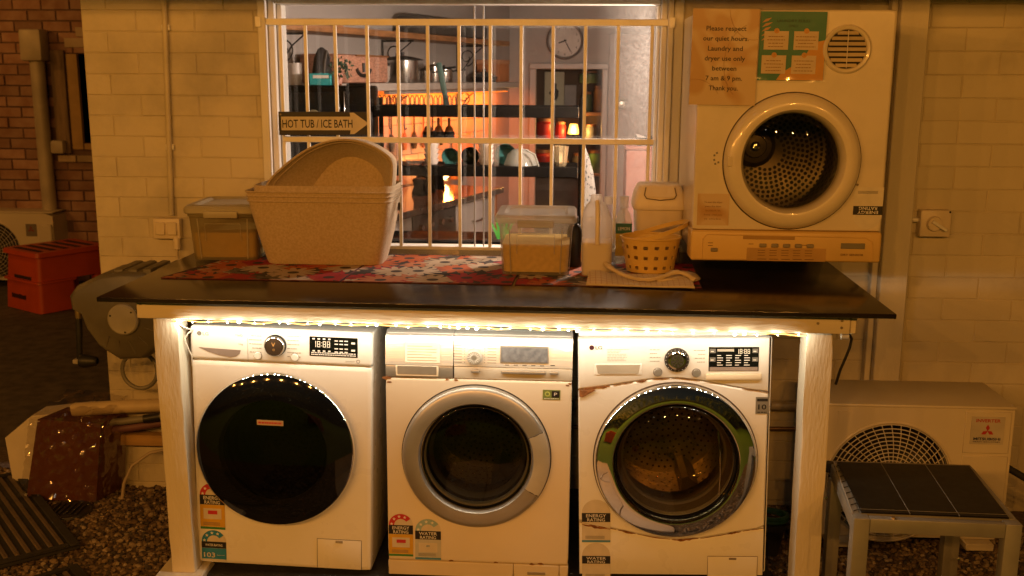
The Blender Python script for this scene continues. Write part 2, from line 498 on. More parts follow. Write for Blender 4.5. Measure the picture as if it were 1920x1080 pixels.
G().tube([(2.528,WY-.02,1.11),(2.566,WY-.025,1.108)], .009, 10).build('gland', WHITEPLA, sw, True)
G().lathe([(0,-.052),(.004,-.052)], (2.674,WY,1.143), 'y', 8, cap1=True).build('screw', INK, sw, True)

# ---------------------------------------------------------------- window
win = thing('kitchen_window', 'cream framed kitchen window lit from inside above the bench', 'window', (.8,WY,.95))
def frame_piece(name, *a, m=FRAMEP, b=.003): return G().box(*a, b).build(name, m, win, True)
frame_piece('architrave', .020,.052, .852,.955, .95,1.99)
frame_piece('frame', .053,.078, .880,.965, .95,1.93)
frame_piece('sash', .079,.099, .910,.975, .95,1.91)
frame_piece('architrave', 1.585,1.606, .852,.955, .95,1.99)
frame_piece('architrave', 1.607,1.645, .866,.955, .95,1.99)
frame_piece('frame', 1.562,1.584, .880,.965, .95,1.93)
frame_piece('sash', 1.549,1.561, .910,.975, .95,1.91)
frame_piece('head', .053,1.584, .870,.965, 1.931,1.99)
frame_piece('head', .079,1.561, .895,.970, 1.911,1.930)
frame_piece('sill', .053,1.584, .87,1.1, .940,.9495)
frame_piece('stile', .842,.847, .957,.975, .952,1.91, m=ALU, b=.001)
frame_piece('stile', .878,.883, .957,.975, .952,1.91, m=ALU, b=.001)
frame_piece('reveal', .000,.0195, .956,1.12, .95,1.99, m=FRAMEP)
GLASSW = thin('window_glass', (.93,.94,.93), grey=.24, greycol=(.72,.70,.66), rough=.015, dust=(1.32,1.60))
G().box(.0995,.8415,.962,.966,.952,1.909).build('pane', GLASSW, win, True)
G().box(.8835,1.548,.968,.972,.952,1.909).build('pane', GLASSW, win, True)

gr = thing('security_grille', 'cream steel security bars across the kitchen window', 'grille', (.8,.865,1.4))
for z, a, b, h in ((1.842,.018,1.606,.0125), (1.396,.099,1.546,.011), (.966,.099,1.546,.012)):
    G().box(a,b,.859,.872,z-h,z+h,.002).build('rail', BARP, gr, True)
me = G().box(-.0065,.0065,-.005,.005,-.215,.215,.0018).mesh('bar', BARP)
base = gr.location
for x in (.1055,.202,.318,.44,.56,.675,.796,.914,1.033,1.154,1.278,1.401,1.527):
    for z0, z1 in ((1.407,1.8295),(.978,1.385)):
        inst(me, 'bar', gr, Vector((x + random.uniform(-.001,.001), .8655, (z0+z1)/2)) - base, (0, random.uniform(-.003,.003), 0), (1,1,(z1-z0)/.43))
for x, z in ((.024,1.842),(1.60,1.842)):
    G().box(x-.012,x+.012,.846,.8585,z-.02,z+.02,.003).build('tab', BARP, gr, True)

# arrow sign hooked on the bars
SIGNY = flat('sign_paint', (.60,.52,.36), .5)
sg = thing('arrow_sign', 'black sign with a pale arrow reading HOT TUB / ICE BATH on the bars', 'sign', (.318,.850,1.459), (0,0,radians(10)))
G().box(-.222,.136,-.002,.002,-.045,.045,.0015).build('board', flat('sign_black',(.012,.009,.010),.45), sg)
arrow = [(-.212,-.026),(.052,-.026),(.050,-.041),(.066,-.041),(.122,.0),(.066,.041),(.050,.041),(.052,.026),(-.212,.026)]
G().prism(arrow, -.0042, -.0026).build('arrow', SIGNY, sg)
text('HOT TUB / ICE BATH', .268, .032, (-.074,-.0052,0), INK, sg, bold=.012)
for x in (-.214,.128):
    G().lathe([(0,-.004),(.004,-.003)], (x,0,.034), 'y', 8).build('rivet', SCREW, sg)
# ---------------------------------------------------------------- far brick house on the left
FY = 5.2
fh = thing('red_brick_house', 'dim red brick house wall across the drive at far left', 'house', (-3.2,FY,GZ))
core = G()
core.box(-9,-1.2,FY+.012,FY+.25,GZ-.05,4.2)
core.build('mortar', REDMORTAR, fh, True)
FB = [brick_mesh(.226,.0755,.03,REDBRICK,.004,i+30,.002) for i in range(5)]
WX0, WX1, WZ0, WZ1 = -2.985, -2.1, 1.03, 1.80   # window opening
lay(fh, FB, -3.60, -2.45, .0, 2.32, 1.80, .0855, .236, FY, .09, skip=lambda x,z: (x > WX0-.02 and WZ0-.06 < z < WZ1+.03) or (x < -3.0 and z < .40), gap=.010, jy=.004)
fhw = G()
fhw.box(WX0,WX0+.115,FY-.03,FY+.02,WZ0-.03,WZ1+.03,.004)
fhw.build('window_board', mat('weathered_timber',(.19,.13,.08),.8,var=.25,vs=8,stretch=(4,4,.6),bump=.5,bs=30), fh, True)
wf = G().box(WX0+.12,WX0+.215,FY-.01,FY+.02,WZ0,WZ1,.004).box(WX0+.22,WX1,FY-.01,FY+.02,WZ0,WZ0+.05,.004).build('window', mat('ochre_frame',(.34,.21,.07),.6), fh, True)
G().box(WX0+.22,WX1,FY+.012,FY+.018,WZ0+.055,WZ1).build('pane', BLACKGL, wf, True)
for i in range(5):
    G().box(WX0+.01+i*.16,WX0+.16+i*.16,FY-.05,FY+.02,WZ0-.10,WZ0-.045,.005).build('sill_brick', mat('sill_%d'%i,(.36,.27,.18),.8,rv=.2), fh, True)
for i in range(3):
    G().box(WX0+.12+i*.1,WX0+.22+i*.1+.3,FY-.012,FY,WZ1+.05+i*.085,WZ1+.125+i*.085,.004).build('pale_brick', mat('pale_brick_%d'%i,(.40,.31,.22),.8), fh, True)
dp = thing('downpipe', 'worn cream downpipe on the dim red brick wall', 'pipe', (-3.05,FY-.1,1))
PIPE = mat('pipe_paint',(.42,.36,.27),.45,var=.15,vs=5)
def lineX(z): return -3.20 + .0
G().tube([(-3.07,FY-.07,1.90),(-3.07,FY-.07,1.0),(-3.065,FY-.07,.25)], .058, 14).build('pipe', PIPE, dp, True)
G().box(-3.165,-2.985,FY-.16,FY-.01,1.74,1.99,.02,2).build('rainhead', PIPE, dp, True)
G().box(-3.01,-2.90,FY-.10,FY-.01,1.00,1.11,.02,2).build('bracket', PIPE, dp, True)
for x in (-3.085,-3.035):
    G().tube([(x,FY-.06,.26),(x+.01,FY-.06,.05)], .014, 8).build('outlet_pipe', PIPE, dp, True)

def outdoor_unit(loc, w, d, h, label, fan, fr, rot=0, nrings=13, nsp=40, badge=True):
    u = thing('air_conditioner', label, 'air conditioner', loc, (0,0,rot))
    IV = mat('ac_enamel', (.62,.55,.42), .42, var=.05, vs=3)
    fx, fz = fan
    # front plate with a round opening
    n = 64; x0, x1, z0, z1 = -w/2, w/2, .03, h-.012
    inner, outer = [], []
    for i in range(n):
        a = 2*pi*i/n; c, s = cos(a), sin(a)
        inner.append((fx+fr*c, 0, fz+fr*s))
        t = min([((x1-fx)/c if c > 1e-6 else (x0-fx)/c if c < -1e-6 else 9), ((z1-fz)/s if s > 1e-6 else (z0-fz)/s if s < -1e-6 else 9)])
        outer.append((fx+t*c, 0, fz+t*s))
    deep = [(p[0], .05, p[2]) for p in inner]
    ob = [(p[0], d, p[2]) for p in outer]
    G().loft([deep, inner, outer, ob], False, True).build('casing', IV, u)
    G().box(-w/2-.004,w/2+.004,-.006,d+.004,h-.0115,h,.005,2).build('lid', IV, u)
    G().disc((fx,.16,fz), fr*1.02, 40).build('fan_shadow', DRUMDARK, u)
    for k in range(3):
        a0 = k*2*pi/3
        pts = [(fx+.05*cos(a0), .12, fz+.05*sin(a0)), (fx+fr*.9*cos(a0-.25), .10, fz+fr*.9*sin(a0-.25)), (fx+fr*.9*cos(a0+.45), .15, fz+fr*.9*sin(a0+.45)), (fx+.05*cos(a0+.6), .14, fz+.05*sin(a0+.6))]
        G().quad(*pts).build('fan_blade', BLACKPL, u)
    GW = mat('grille_wire', (.60,.54,.43), .45)
    g = G()
    for k in range(nrings):
        r = fr*(.2 + .8*k/(nrings-1))*.985
        m = 56
        g.tube([(fx+r*cos(2*pi*i/m), -.012+.012*(r/fr)**4, fz+r*sin(2*pi*i/m)) for i in range(m)], .0021, 5, closed=True)
    for k in range(nsp):
        a = 2*pi*k/nsp; a1 = a + .18
        pts = [(fx+fr*q*cos(a+(a1-a)*q), -.010+.012*q**4, fz+fr*q*sin(a+(a1-a)*q)) for q in (.2,.4,.6,.8,.985)]
        g.tube(pts, .0017, 4)
    g.build('fan_grille', GW, u, kind='stuff')
    G().lathe([(0,-.018),(fr*.2,-.016),(fr*.22,-.006)], (fx,0,fz), 'y', 24).build('fan_hub', GW, u)
    m = 64; G().tube([(fx+fr*1.02*cos(2*pi*i/m), -.001, fz+fr*1.02*sin(2*pi*i/m)) for i in range(m)], .005, 6, closed=True).build('fan_rim', IV, u)
    for sx in (-w/2+.09, w/2-.09):
        G().box(sx-.05,sx+.05,-.04,d+.03,0,.028,.004).build('foot', IV, u)
    return u, IV
ac, IV = outdoor_unit((2.478,.42,-.03), .672, .30, .535, 'cream air conditioner outdoor unit with round fan grille behind the side table', (-.085,.240), .222)
G().box(.165,.325,-.004,0,.36,.515,.002).build('vent_panel', IV, ac)
G().box(.165,.325,-.005,0,.05,.35,.002).build('service_panel', IV, ac)
bp = G().box(.186,.302,-.0065,-.0045,.395,.498).build('badge', mat('badge_grey',(.50,.45,.37),.4), ac)
REDP = flat('red_print', (.42,.03,.025), .45); BLUP = flat('navy_print', (.03,.035,.10), .45)
text('INVERTER', .085, .012, (.244,-.0078,.484), REDP, bp, bold=.02)
def rhomb(cx, cz, a, s):
    c, q = cos(a), sin(a); L, w_ = s, s*.29*2
    return [(cx, cz), (cx + c*L*.5 - q*w_*.5, cz + q*L*.5 + c*w_*.5), (cx + c*L, cz + q*L), (cx + c*L*.5 + q*w_*.5, cz + q*L*.5 - c*w_*.5)]
g = G()
for a in (pi/2, pi/2+2*pi/3, pi/2+4*pi/3):
    g.prism(rhomb(.244,.445,a,.024), -.0082, -.0068)
g.build('emblem', REDP, bp)
text('MITSUBISHI', .094, .010, (.244,-.0078,.416), BLUP, bp, bold=.03)
text('HEAVY INDUSTRIES', .094, .0045, (.244,-.0078,.405), BLUP, bp, bold=.01)
G().prism([(-.28,.45),(-.28,.505),(-.235,.505)], -.003, .001).build('corner_emboss', IV, ac)
ac2, _ = outdoor_unit((-3.38,4.97,-.06), .82, .28, .60, 'old air conditioner outdoor unit by the far red brick wall', (-.12,.28), .24, 0, 9, 24)
b2 = G().box(.18,.27,-.004,-.001,.40,.50).build('badge', flat('badge_dark',(.18,.15,.12),.5), ac2)
g = G()
for a in (pi/2, pi/2+2*pi/3, pi/2+4*pi/3):
    g.prism(rhomb(.225,.455,a,.03), -.0065, -.0045)
g.build('emblem', flat('emblem_dark',(.22,.03,.02)), b2)
G().box(.30,.405,-.03,-.001,.2,.5,.01).build('valve_cover', IV, ac2)

# orange double step stool on the drive
ORANGE = mat('orange_plastic', (.50,.07,.012), .42, var=.08, vs=6)
st = thing('step_stool', 'orange plastic double step stool on the dark drive', 'step stool', (-2.66,4.36,GZ), (0,0,radians(-33)))
st.scale = (1.16,1.12,1.0)
def frust(x0,x1,y0,y1,z0,z1,t):
    def rr(x0,x1,y0,y1,z,r=.03,n=4):
        P = []
        for cx,cy,a0 in ((x1-r,y0+r,-90),(x1-r,y1-r,0),(x0+r,y1-r,90),(x0+r,y0+r,180)):
            for i in range(n+1):
                a = radians(a0+90*i/n); P.append((cx+r*cos(a), cy+r*sin(a), z))
        return P
    return [rr(x0,x1,y0,y1,z0), rr(x0+t,x1-t,y0+t,y1-t,z1)]
G().loft(frust(-.22,.20,-.25,.03,0,.225,.010), False, True).build('lower_step', ORANGE, st)
G().loft(frust(-.225,.205,-.255,.035,.218,.232,.002)).build('step_rim', ORANGE, st)
G().loft(frust(-.205,.185,-.238,.26,.233,.43,.012), True, True).build('upper_step', ORANGE, st)
G().loft(frust(-.222,.202,-.250,.275,.415,.447,.006)).build('tread', ORANGE, st)
for sx in (-.17,.13):
    G().loft(frust(sx-.025,sx+.045,.17,.25,0,.233,.004)).build('leg', ORANGE, st)
for i in range(5):
    G().box(-.16,.14,-.20+i*.09,-.16+i*.09,.4475,.450).build('grip_strip', flat('grip_dark_%d'%i,(.05,.02,.012),.8), st)
G().box(-.10,.10,-.2415,-.225,.236,.262,.004).build('hand_slot', flat('slot_dark',(.03,.01,.006),.8), st)
g = G(); rnd = random.Random(2); x = -.13
while x < .03:
    w_ = rnd.uniform(.006,.011); h_ = rnd.uniform(.026,.034)
    g.box(x, x+w_, -.2515, -.246, .085, .085+h_)
    x += w_+.004
g.build('print_mark', flat('stool_print',(.05,.012,.010),.6), st, smooth=0, kind='stuff')

# ---------------------------------------------------------------- hose reel on the wall corner
REELM = mat('reel_plastic', (.12,.105,.07), .5, var=.08, vs=6)
def rp(px, py): return (-.678+(px-136)/487.5, .911-(py-506)/473.)
hr = thing('hose_reel', 'grey retractable hose reel on the wall corner beside the bench', 'hose reel', (-.48,.7,.73))
ol_ = [rp(*p) for p in ((136,552),(150,535),(198,513),(240,506),(283,508),(312,530),(318,600),(306,645),(272,669),(226,672),(188,648),(165,615),(155,585),(138,576))]
cx = sum(p[0] for p in ol_)/len(ol_); cz = sum(p[1] for p in ol_)/len(ol_)
def sc(k): return [(cx+(p[0]-cx)*k, cz+(p[1]-cz)*k) for p in ol_]
g = G(); loops = []
for k, y in ((.90,.575),(.97,.59),(1,.615),(1,.80),(.96,.83)):
    loops.append([(p[0], y, p[1]) for p in sc(k)])
g.loft(loops); g.build('housing', REELM, hr, True, smooth=50)
G().lathe([(0,-.014),(.054,-.014),(.060,-.008),(.062,.02)], (-.462,.572,.728), 'y', 40).build('cap', mat('reel_cap',(.36,.33,.26),.5), hr, True)
for i in range(5):
    a = radians(232+i*26); r0, r1 = .09, .135
    x, z = -.47, .73
    G().tube([(x+r0*cos(a), .573, z+r0*sin(a)), (x+r1*cos(a+.08), .578, z+r1*sin(a+.08)*1.1)], .0035, 6).build('rib', REELM, hr, True)
g = G()
for k in range(4):
    g.box(-.50+k*.055,-.465+k*.055,.60,.80,.885-.004*k,.916+.0015*k,.006,2)
g.build('top_rib', REELM, hr, True)
for a in (40, 160, 280):
    G().lathe([(0,-.017),(.004,-.016)], (-.462+.048*cos(radians(a)),.572,.728+.048*sin(radians(a))), 'y', 8).build('screw', INK, hr, True)
G().box(-.55,-.40,.82,WY-.002,.62,.86,.005).build('bracket', BLACKPL, hr, True)
HOSE = mat('grey_hose', (.20,.185,.15), .5)
lp = []
for i in range(40):
    a = radians(110 + 320*i/39)
    lp.append((-.478+.071*cos(a), .72, .483+.074*sin(a)))
lp[0] = (-.50,.72,.575); lp[-1] = (-.455,.72,.575)
G().tube(lp, .0085, 8).build('hose_loop', HOSE, hr, True)
sp = thing('spray_gun', 'black hose spray gun hanging below the left of the hose reel', 'spray gun', (-.665,.62,.62))
G().tube([(-.662,.62,.80),(-.660,.62,.74)], .007, 8).build('hose_tail', HOSE, sp, True)
G().lathe([(.008,.16),(.012,.15),(.013,.12),(.011,.10)], (-.661,.62,.61), 'z', 14).build('connector', mat('brassy',(.35,.26,.12),.35,.7), sp, True)
G().tube([(-.661,.62,.72),(-.664,.62,.66),(-.668,.62,.58),(-.672,.62,.555)], [.012,.013,.012,.010], 10).build('grip', BLACKPL, sp, True)
G().box(-.692,-.652,.60,.64,.537,.556,.004).build('yoke', mat('grey_yoke',(.33,.30,.25),.5), sp, True)
G().lathe([(0,-.02),(.024,-.018),(.028,0),(.024,.02),(.018,.045),(.012,.05)], (-.64,.60,.552), 'x', 18).build('nozzle', BLACKPL, sp, True)

# ---------------------------------------------------------------- clutter at the wall foot, left
pf = thing('foam_box', 'white foam box behind the shrink wrapped brown block', 'box', (-1.0,.9,GZ))
poly = [(-1.125,-.075),(-1.142,.132),(-1.02,.232),(-.80,.262),(-.78,-.075)]
G().prism(poly, .86, .99).build('shell', mat('foam_white',(.62,.56,.46),.8,var=.06,bump=.2), pf, True)
BROWN = mat('brown_block', (.095,.026,.009), .55, col2=(.12,.034,.011), vs=5, bump=.2, bs=30)
bb = thing('wrapped_block', 'brown block in crinkled clear plastic wrap on the gravel', 'packet', (-.83,.76,GZ))
G().loft([[(-.985,.70,GZ+.012),(-.69,.70,GZ+.012),(-.64,.86,GZ+.012),(-.93,.86,GZ+.012)], [(-.905,.70,.275),(-.645,.70,.262),(-.60,.85,.262),(-.86,.86,.275)]]).build('block', BROWN, bb, True)
# crinkled wrap
rnd = random.Random(5); g = G(); nx, nz = 34, 34; pts = []
def corner(u, v, back=0):
    a = Vector((-1.0,.685,GZ+.006)).lerp(Vector((-.675,.685,GZ+.006)), u)
    b = Vector((-.922,.685,.300)).lerp(Vector((-.615,.685,.290)), u)
    return a.lerp(b, v)
for j in range(nz+1):
    for i in range(nx+1):
        p = corner(i/nx, j/nz)
        pts.append((p.x+rnd.uniform(-.003,.003), p.y-.006+rnd.uniform(-.0045,.002)-.006*abs(sin(i*.52+j*.23+.8*sin(j*.3)))-.006*abs(sin(j*.61-i*.37+.9*sin(i*.41))), p.z+rnd.uniform(-.004,.004)))
fs = [(j*(nx+1)+i, j*(nx+1)+i+1, (j+1)*(nx+1)+i+1, (j+1)*(nx+1)+i) for j in range(nz) for i in range(nx)]
g.add(pts, fs)
# side and top
def sheet(g, a, b, c, d, n, m, amp):
    P = []
    for j in range(m+1):
        for i in range(n+1):
            p = Vector(a).lerp(Vector(b), i/n).lerp(Vector(d).lerp(Vector(c), i/n), j/m)
            P.append(tuple(p + Vector((rnd.uniform(-amp,amp), rnd.uniform(-amp,amp), rnd.uniform(-amp,amp)))))
    g.add(P, [(j*(n+1)+i, j*(n+1)+i+1, (j+1)*(n+1)+i+1, (j+1)*(n+1)+i) for j in range(m) for i in range(n)])
sheet(g, (-.675,.685,GZ+.006),(-.615,.87,GZ+.006),(-.57,.87,.29),(-.615,.685,.29), 10, 16, .006)
sheet(g, (-.922,.68,.298),(-.615,.68,.288),(-.60,.90,.33),(-.88,.92,.33), 16, 8, .008)
WRAP = thin('clear_wrap', (.95,.93,.9), rough=.09, ior=2.3)
g.build('wrap', WRAP, bb, True, smooth=28)
PVC = mat('pvc_pipe', (.55,.44,.27), .5, var=.12)
pv = thing('pvc_pipe', 'cream plastic pipe lying along the foot of the wall', 'pipe', (-.6,.75,.29))
G().tube([(-.80,.775,.290),(-.785,.78,.292),(-.60,.82,.296),(-.30,.85,.305)], [.024,.029,.028,.028], 14).build('pipe', PVC, pv, True)
ph = thing('pink_hose', 'faded purple hose lying under the cream plastic pipe', 'hose', (-.55,.8,.22))
G().tube([(-.66,.78,.205),(-.56,.79,.218),(-.42,.82,.235),(-.25,.84,.245)], .017, 10).build('hose', mat('purple_hose',(.16,.07,.08),.6), ph, True)
gh = thing('grey_hose', 'dark grey hose with a black coupling at the foot of the wall', 'hose', (-.55,.76,.24))
G().tube([(-.66,.76,.245),(-.58,.77,.25),(-.44,.785,.268),(-.30,.80,.30)], .0145, 10).build('hose', HOSE, gh, True)
G().tube([(-.50,.778,.259),(-.435,.786,.269)], .018, 10).build('coupling', BLACKPL, gh, True)
yp = thing('timber_batten', 'yellowish timber batten along the lower wall', 'batten', (-.4,.84,.15))
G().box(-.66,-.02,.82,WY-.004,.125,.172,.004).build('batten', mat('ochre_timber',(.40,.24,.08),.6,var=.2,stretch=(.3,4,4),bump=.3), yp, True)
cb = thing('bent_cable', 'pale cable bending down into the gravel by the post', 'cable', (-.55,.8,0))
G().tube([(-.28,.84,.115),(-.40,.83,.118),(-.50,.81,.10),(-.57,.79,.05),(-.60,.77,-.02),(-.605,.75,-.09)], .007, 8).build('cable', mat('cable_tan',(.40,.32,.22),.5), cb, True)
wh = thing('dark_hose', 'thin green hose lying in the gravel beside the left post', 'hose', (-.2,.1,GZ))
G().tube([(-.10,.26,.05),(-.13,.16,-.03),(-.17,.05,-.06),(-.22,-.06,-.07)], .009, 8).build('hose', mat('green_hose',(.03,.045,.025),.5), wh, True)
# leftover brown lid under the packet
dr = thing('drain_grate', 'small ribbed drain cover in the gravel below the wrapped block', 'drain cover', (-.78,.62,GZ))
G().lathe([(0,.02),(.09,.02),(.095,.012)], (-.76,.60,GZ), 'z', 28, cap0=False).build('cover', BLACKPL, dr, True)
for i in range(6):
    G().box(-.82+i*.022,-.81+i*.022,.55,.65,GZ+.021,GZ+.026,.001).build('rib', BLACKPL, dr, True)

# ribbed outdoor mats
SLATW = mat('mat_slat', (.11,.08,.055), .7, var=.2, vs=12, stretch=(1,1,1), bump=.4)
def ribbed_mat(loc, rot, w, l, label, n):
    m = thing('ribbed_mat', label, 'mat', loc, (0,0,rot), 'ribbed rubber mats on the gravel')
    G().box(-w/2,w/2,-l/2,l/2,0,.014,.003).build('base', RUBBER, m)
    for (a,b,c,d) in ((-w/2,w/2,-l/2,-l/2+.035),(-w/2,w/2,l/2-.035,l/2),(-w/2,-w/2+.03,-l/2+.0355,l/2-.0355),(w/2-.03,w/2,-l/2+.0355,l/2-.0355)):
        G().box(a,b,c,d,.0145,.024,.003).build('border', RUBBER, m)
    sm = G().box(-.5*(w-.075),.5*(w-.075),-.0085,.0085,0,.009,.003).mesh('slat', SLATW)
    y0 = -l/2+.055; step = (l-.11)/(n-1)
    for i in range(n):
        inst(sm, 'slat', m, (0, y0+i*step, .0145))
    return m
ribbed_mat((-1.075,.421,GZ+.012), radians(-49.2), .9, .6, 'larger ribbed black mat lying at the far left on gravel', 14)
ribbed_mat((-.395,-.411,GZ+.012), radians(-46), .9, .6, 'ribbed black mat nearest the left post of the bench', 14)

# ---------------------------------------------------------------- bench over the machines
bench = thing('laundry_bench', 'dark topped timber bench with white posts over three washing machines', 'bench', (1,.3,0))
def top_at(z): return [(-.233,-.121,z),(2.187,-.169,z),(2.200,WY-.004,z),(-.222,WY-.004,z)]
g = G()
bm = bmesh.new()
v = [bm.verts.new(p) for p in top_at(.951)] + [bm.verts.new(p) for p in top_at(.966)]
for f in ((3,2,1,0),(4,5,6,7),(0,1,5,4),(1,2,6,5),(2,3,7,6),(3,0,4,7)): bm.faces.new([v[i] for i in f])
bmesh.ops.bevel(bm, geom=bm.edges[:], offset=.0025, segments=2, profile=.5, affect='EDGES')
g.bm(bm).build('counter_top', COUNTER, bench, True)
# front beam follows the slightly skewed front edge
def yf(x): return -.092 - .02*(x-.98)
def beam(x0, x1, z0, z1, d, name, m, off=0):
    bm = bmesh.new()
    q = [(x0,yf(x0)+off),(x1,yf(x1)+off),(x1,yf(x1)+d+off),(x0,yf(x0)+d+off)]
    v = [bm.verts.new((x,y,z0)) for x,y in q] + [bm.verts.new((x,y,z1)) for x,y in q]
    for f in ((3,2,1,0),(4,5,6,7),(0,1,5,4),(1,2,6,5),(2,3,7,6),(3,0,4,7)): bm.faces.new([v[i] for i in f])
    bmesh.ops.bevel(bm, geom=bm.edges[:], offset=.003, segments=2, profile=.5, affect='EDGES')
    return G().bm(bm).build(name, m, bench, True)
beam(-.130, 2.070, .889, .943, .035, 'front_beam', PAINTBEAM)
beam(-.120, 2.060, .9435, .9505, .03, 'packing_strip', mat('grey_packer',(.28,.25,.19),.7), .006)
G().box(2.072,2.092,-.105,.80,.888,.946,.003).build('side_beam', PAINTBEAM, bench, True)
G().box(-.128,-.095,-.020,.80,.892,.946,.003).build('side_beam', PAINTBEAM, bench, True)
for x, z in ((2.045,.931),(2.045,.909),(2.035,.938),(1.975,.921),(-.117,.936)):
    G().lathe([(0,yf(x)-.0022),(.0042,yf(x)-.0022),(.0042,yf(x)+.002)], (x,0,z), 'y', 10).build('screw', SCREW, bench, True)
def post(x0, x1, y0, y1, z0, z1, lean):
    bm = bmesh.new(); rnd = random.Random(int(x0*100)+3)
    n = 14; ring = []
    for k in range(n+1):
        t = k/n; z = z0+(z1-z0)*t; dx = lean*(1-t)
        ring.append([bm.verts.new((x+dx+rnd.uniform(-.0012,.0012), y+rnd.uniform(-.001,.001), z)) for x, y in ((x0,y0),(x1,y0),(x1,y1),(x0,y1))])
    for k in range(n):
        for i in range(4): bm.faces.new((ring[k][i], ring[k][(i+1)%4], ring[k+1][(i+1)%4], ring[k+1][i]))
    bm.faces.new(ring[0][::-1]); bm.faces.new(ring[n])
    ed = [e for e in bm.edges if abs(e.verts[0].co.z-e.verts[1].co.z) > .02]
    bmesh.ops.bevel(bm, geom=ed, offset=.006, segments=3, profile=.5, affect='EDGES')
    return G().bm(bm).build('post', PAINTWOOD, bench, True, smooth=30)
post(-.087,-.008,-.055,.035,.018,.888,.008)
post(1.954,2.033,-.075,.015,GZ,.886,.010)
post(-.087,-.008,.78,.86,GZ,.93,0)
post(1.96,2.03,.78,.86,GZ,.93,0)
fp = thing('timber_plank', 'pale timber plank under the foot of the left bench post', 'plank', (-.06,-.05,0))
G().box(-.125,.03,-.17,.055,-.02,.0165,.003).build('plank', PAINTWOOD, fp, True)
plat = structure(G().box(-.03,1.925,-.03,.80,GZ,-.002,.004).build('machine_plinth', mat('black_plinth',(.022,.021,.02),.7,var=.3,vs=20,bump=.4)))
G().box(-.12,-.035,-.1,.5,GZ,-.021,.004)

# light rope stapled under the beam
led = thing('rope_light', 'warm glowing string of little lights under the bench edge', 'light string', (1,-.07,.886))
pts = []; rnd = random.Random(4)
N = 90
for i in range(N+1):
    x = -.012 + (1.945+.012)*i/N
    pts.append((x, yf(x)-.004+.0025*sin(i*1.3), .8850 + .0022*sin(i*.9)+rnd.uniform(-.0015,.0015)))
G().tube(pts, .0020, 6).build('wire', glow('rope_glow', (1,.60,.15), 2.6), led, True)
bm_ = G().lathe([(0,-.0045),(.003,-.003),(.004,0),(.003,.003),(0,.0045)], (0,0,0), 'x', 8).mesh('bulb', glow('led_glow', (1,.86,.55), 22))
xs = []; x = .012
while x < 1.93:
    xs.append(x); x += rnd.choice((.028,.038,.05,.062))
lp_ = bpy.data.lights.new('led', 'POINT'); lp_.energy = P_LED; lp_.color = C_LED; lp_.shadow_soft_size = .006
for x in xs:
    p = Vector((x, yf(x)-.004+rnd.uniform(-.002,.002), .8840+rnd.uniform(-.0025,.002)))
    k = rnd.choice((.5,.6,.7,.9,1.25))
    inst(bm_, 'bulb', led, p - led.location, (0,0,0), (k,k,k))
    lo = bpy.data.objects.new('led', lp_); COL.objects.link(lo); lo.parent = led; lo.location = p - led.location + Vector((0,.003,-.008))
lead = G()
lead.tube([(-.010,-.062,.880),(-.004,-.04,.862),(.012,-.02,.846),(.022,-.005,.838)], .0028, 6)
lead.tube([(.022,-.005,.838),(.008,-.01,.828),(-.002,-.015,.81),(.004,-.01,.78),(.012,.0,.75),(.008,.01,.715)], .0025, 6)
lead.build('lead', mat('lead_white',(.62,.58,.5),.5), led, True)
pl = thing('plug_lead', 'dark power lead hanging below the right end of the bench beam', 'cord', (2.08,-.06,.87))
G().tube([(2.055,-.085,.878),(2.085,-.06,.874),(2.095,-.05,.86),(2.094,-.04,.83),(2.085,-.03,.79),(2.075,-.02,.75),(2.07,.0,.70)], .0045, 8).build('cord', BLACKPL, pl, True)
G().lathe([(0,0),(.009,0),(.010,.022),(0,.024)], (2.052,-.088,.877), 'x', 12).build('plug', mat('plug_grey',(.4,.37,.3),.5), pl, True)

# ---------------------------------------------------------------- washing machines
def plate(g, x0, x1, z0, z1, cx, cz, r, y0, y1, lip=.03, rad=.02, bev=.008, n=96, mi=0):
    """front panel with a round hole: hole lip, face, bevelled rounded outline, side returning to y1"""
    angs = sorted(set([2*pi*i/n for i in range(n)] + [atan2(z-cz, x-cx) % (2*pi) for x in (x0,x1) for z in (z0,z1)]))
    def edge(a, ins):
        c, s = cos(a), sin(a)
        X0, X1, Z0, Z1 = x0+ins, x1-ins, z0+ins, z1-ins
        t = min([(X1-cx)/c if c > 1e-9 else (X0-cx)/c if c < -1e-9 else 1e9, (Z1-cz)/s if s > 1e-9 else (Z0-cz)/s if s < -1e-9 else 1e9])
        x, z = cx+t*c, cz+t*s
        rr = max(.001, rad-ins)
        # pull the corners in to a radius
        kx = X0+rr if x < X0+rr else X1-rr if x > X1-rr else x
        kz = Z0+rr if z < Z0+rr else Z1-rr if z > Z1-rr else z
        if kx != x and kz != z:
            d = hypot(x-kx, z-kz)
            x, z = kx+(x-kx)/d*rr, kz+(z-kz)/d*rr
        return x, z
    L = []
    L.append([(cx+r*cos(a), y0+lip, cz+r*sin(a)) for a in angs])
    L.append([(cx+r*cos(a), y0+.003, cz+r*sin(a)) for a in angs])
    L.append([(cx+(r+.003)*cos(a), y0, cz+(r+.003)*sin(a)) for a in angs])
    L.append([(cx+(r+.007)*cos(a), y0, cz+(r+.007)*sin(a)) for a in angs])
    L.append([(*edge(a,bev+.002)[:1], y0, edge(a,bev+.002)[1]) for a in angs])
    L.append([(*edge(a,bev)[:1], y0, edge(a,bev)[1]) for a in angs])
    L.append([(*edge(a,bev*.3)[:1], y0+bev*.3, edge(a,bev*.3)[1]) for a in angs])
    L.append([(*edge(a,0)[:1], y0+bev, edge(a,0)[1]) for a in angs])
    L.append([(*edge(a,0)[:1], y1, edge(a,0)[1]) for a in angs])
    return g.loft(L, False, False, mi=mi)
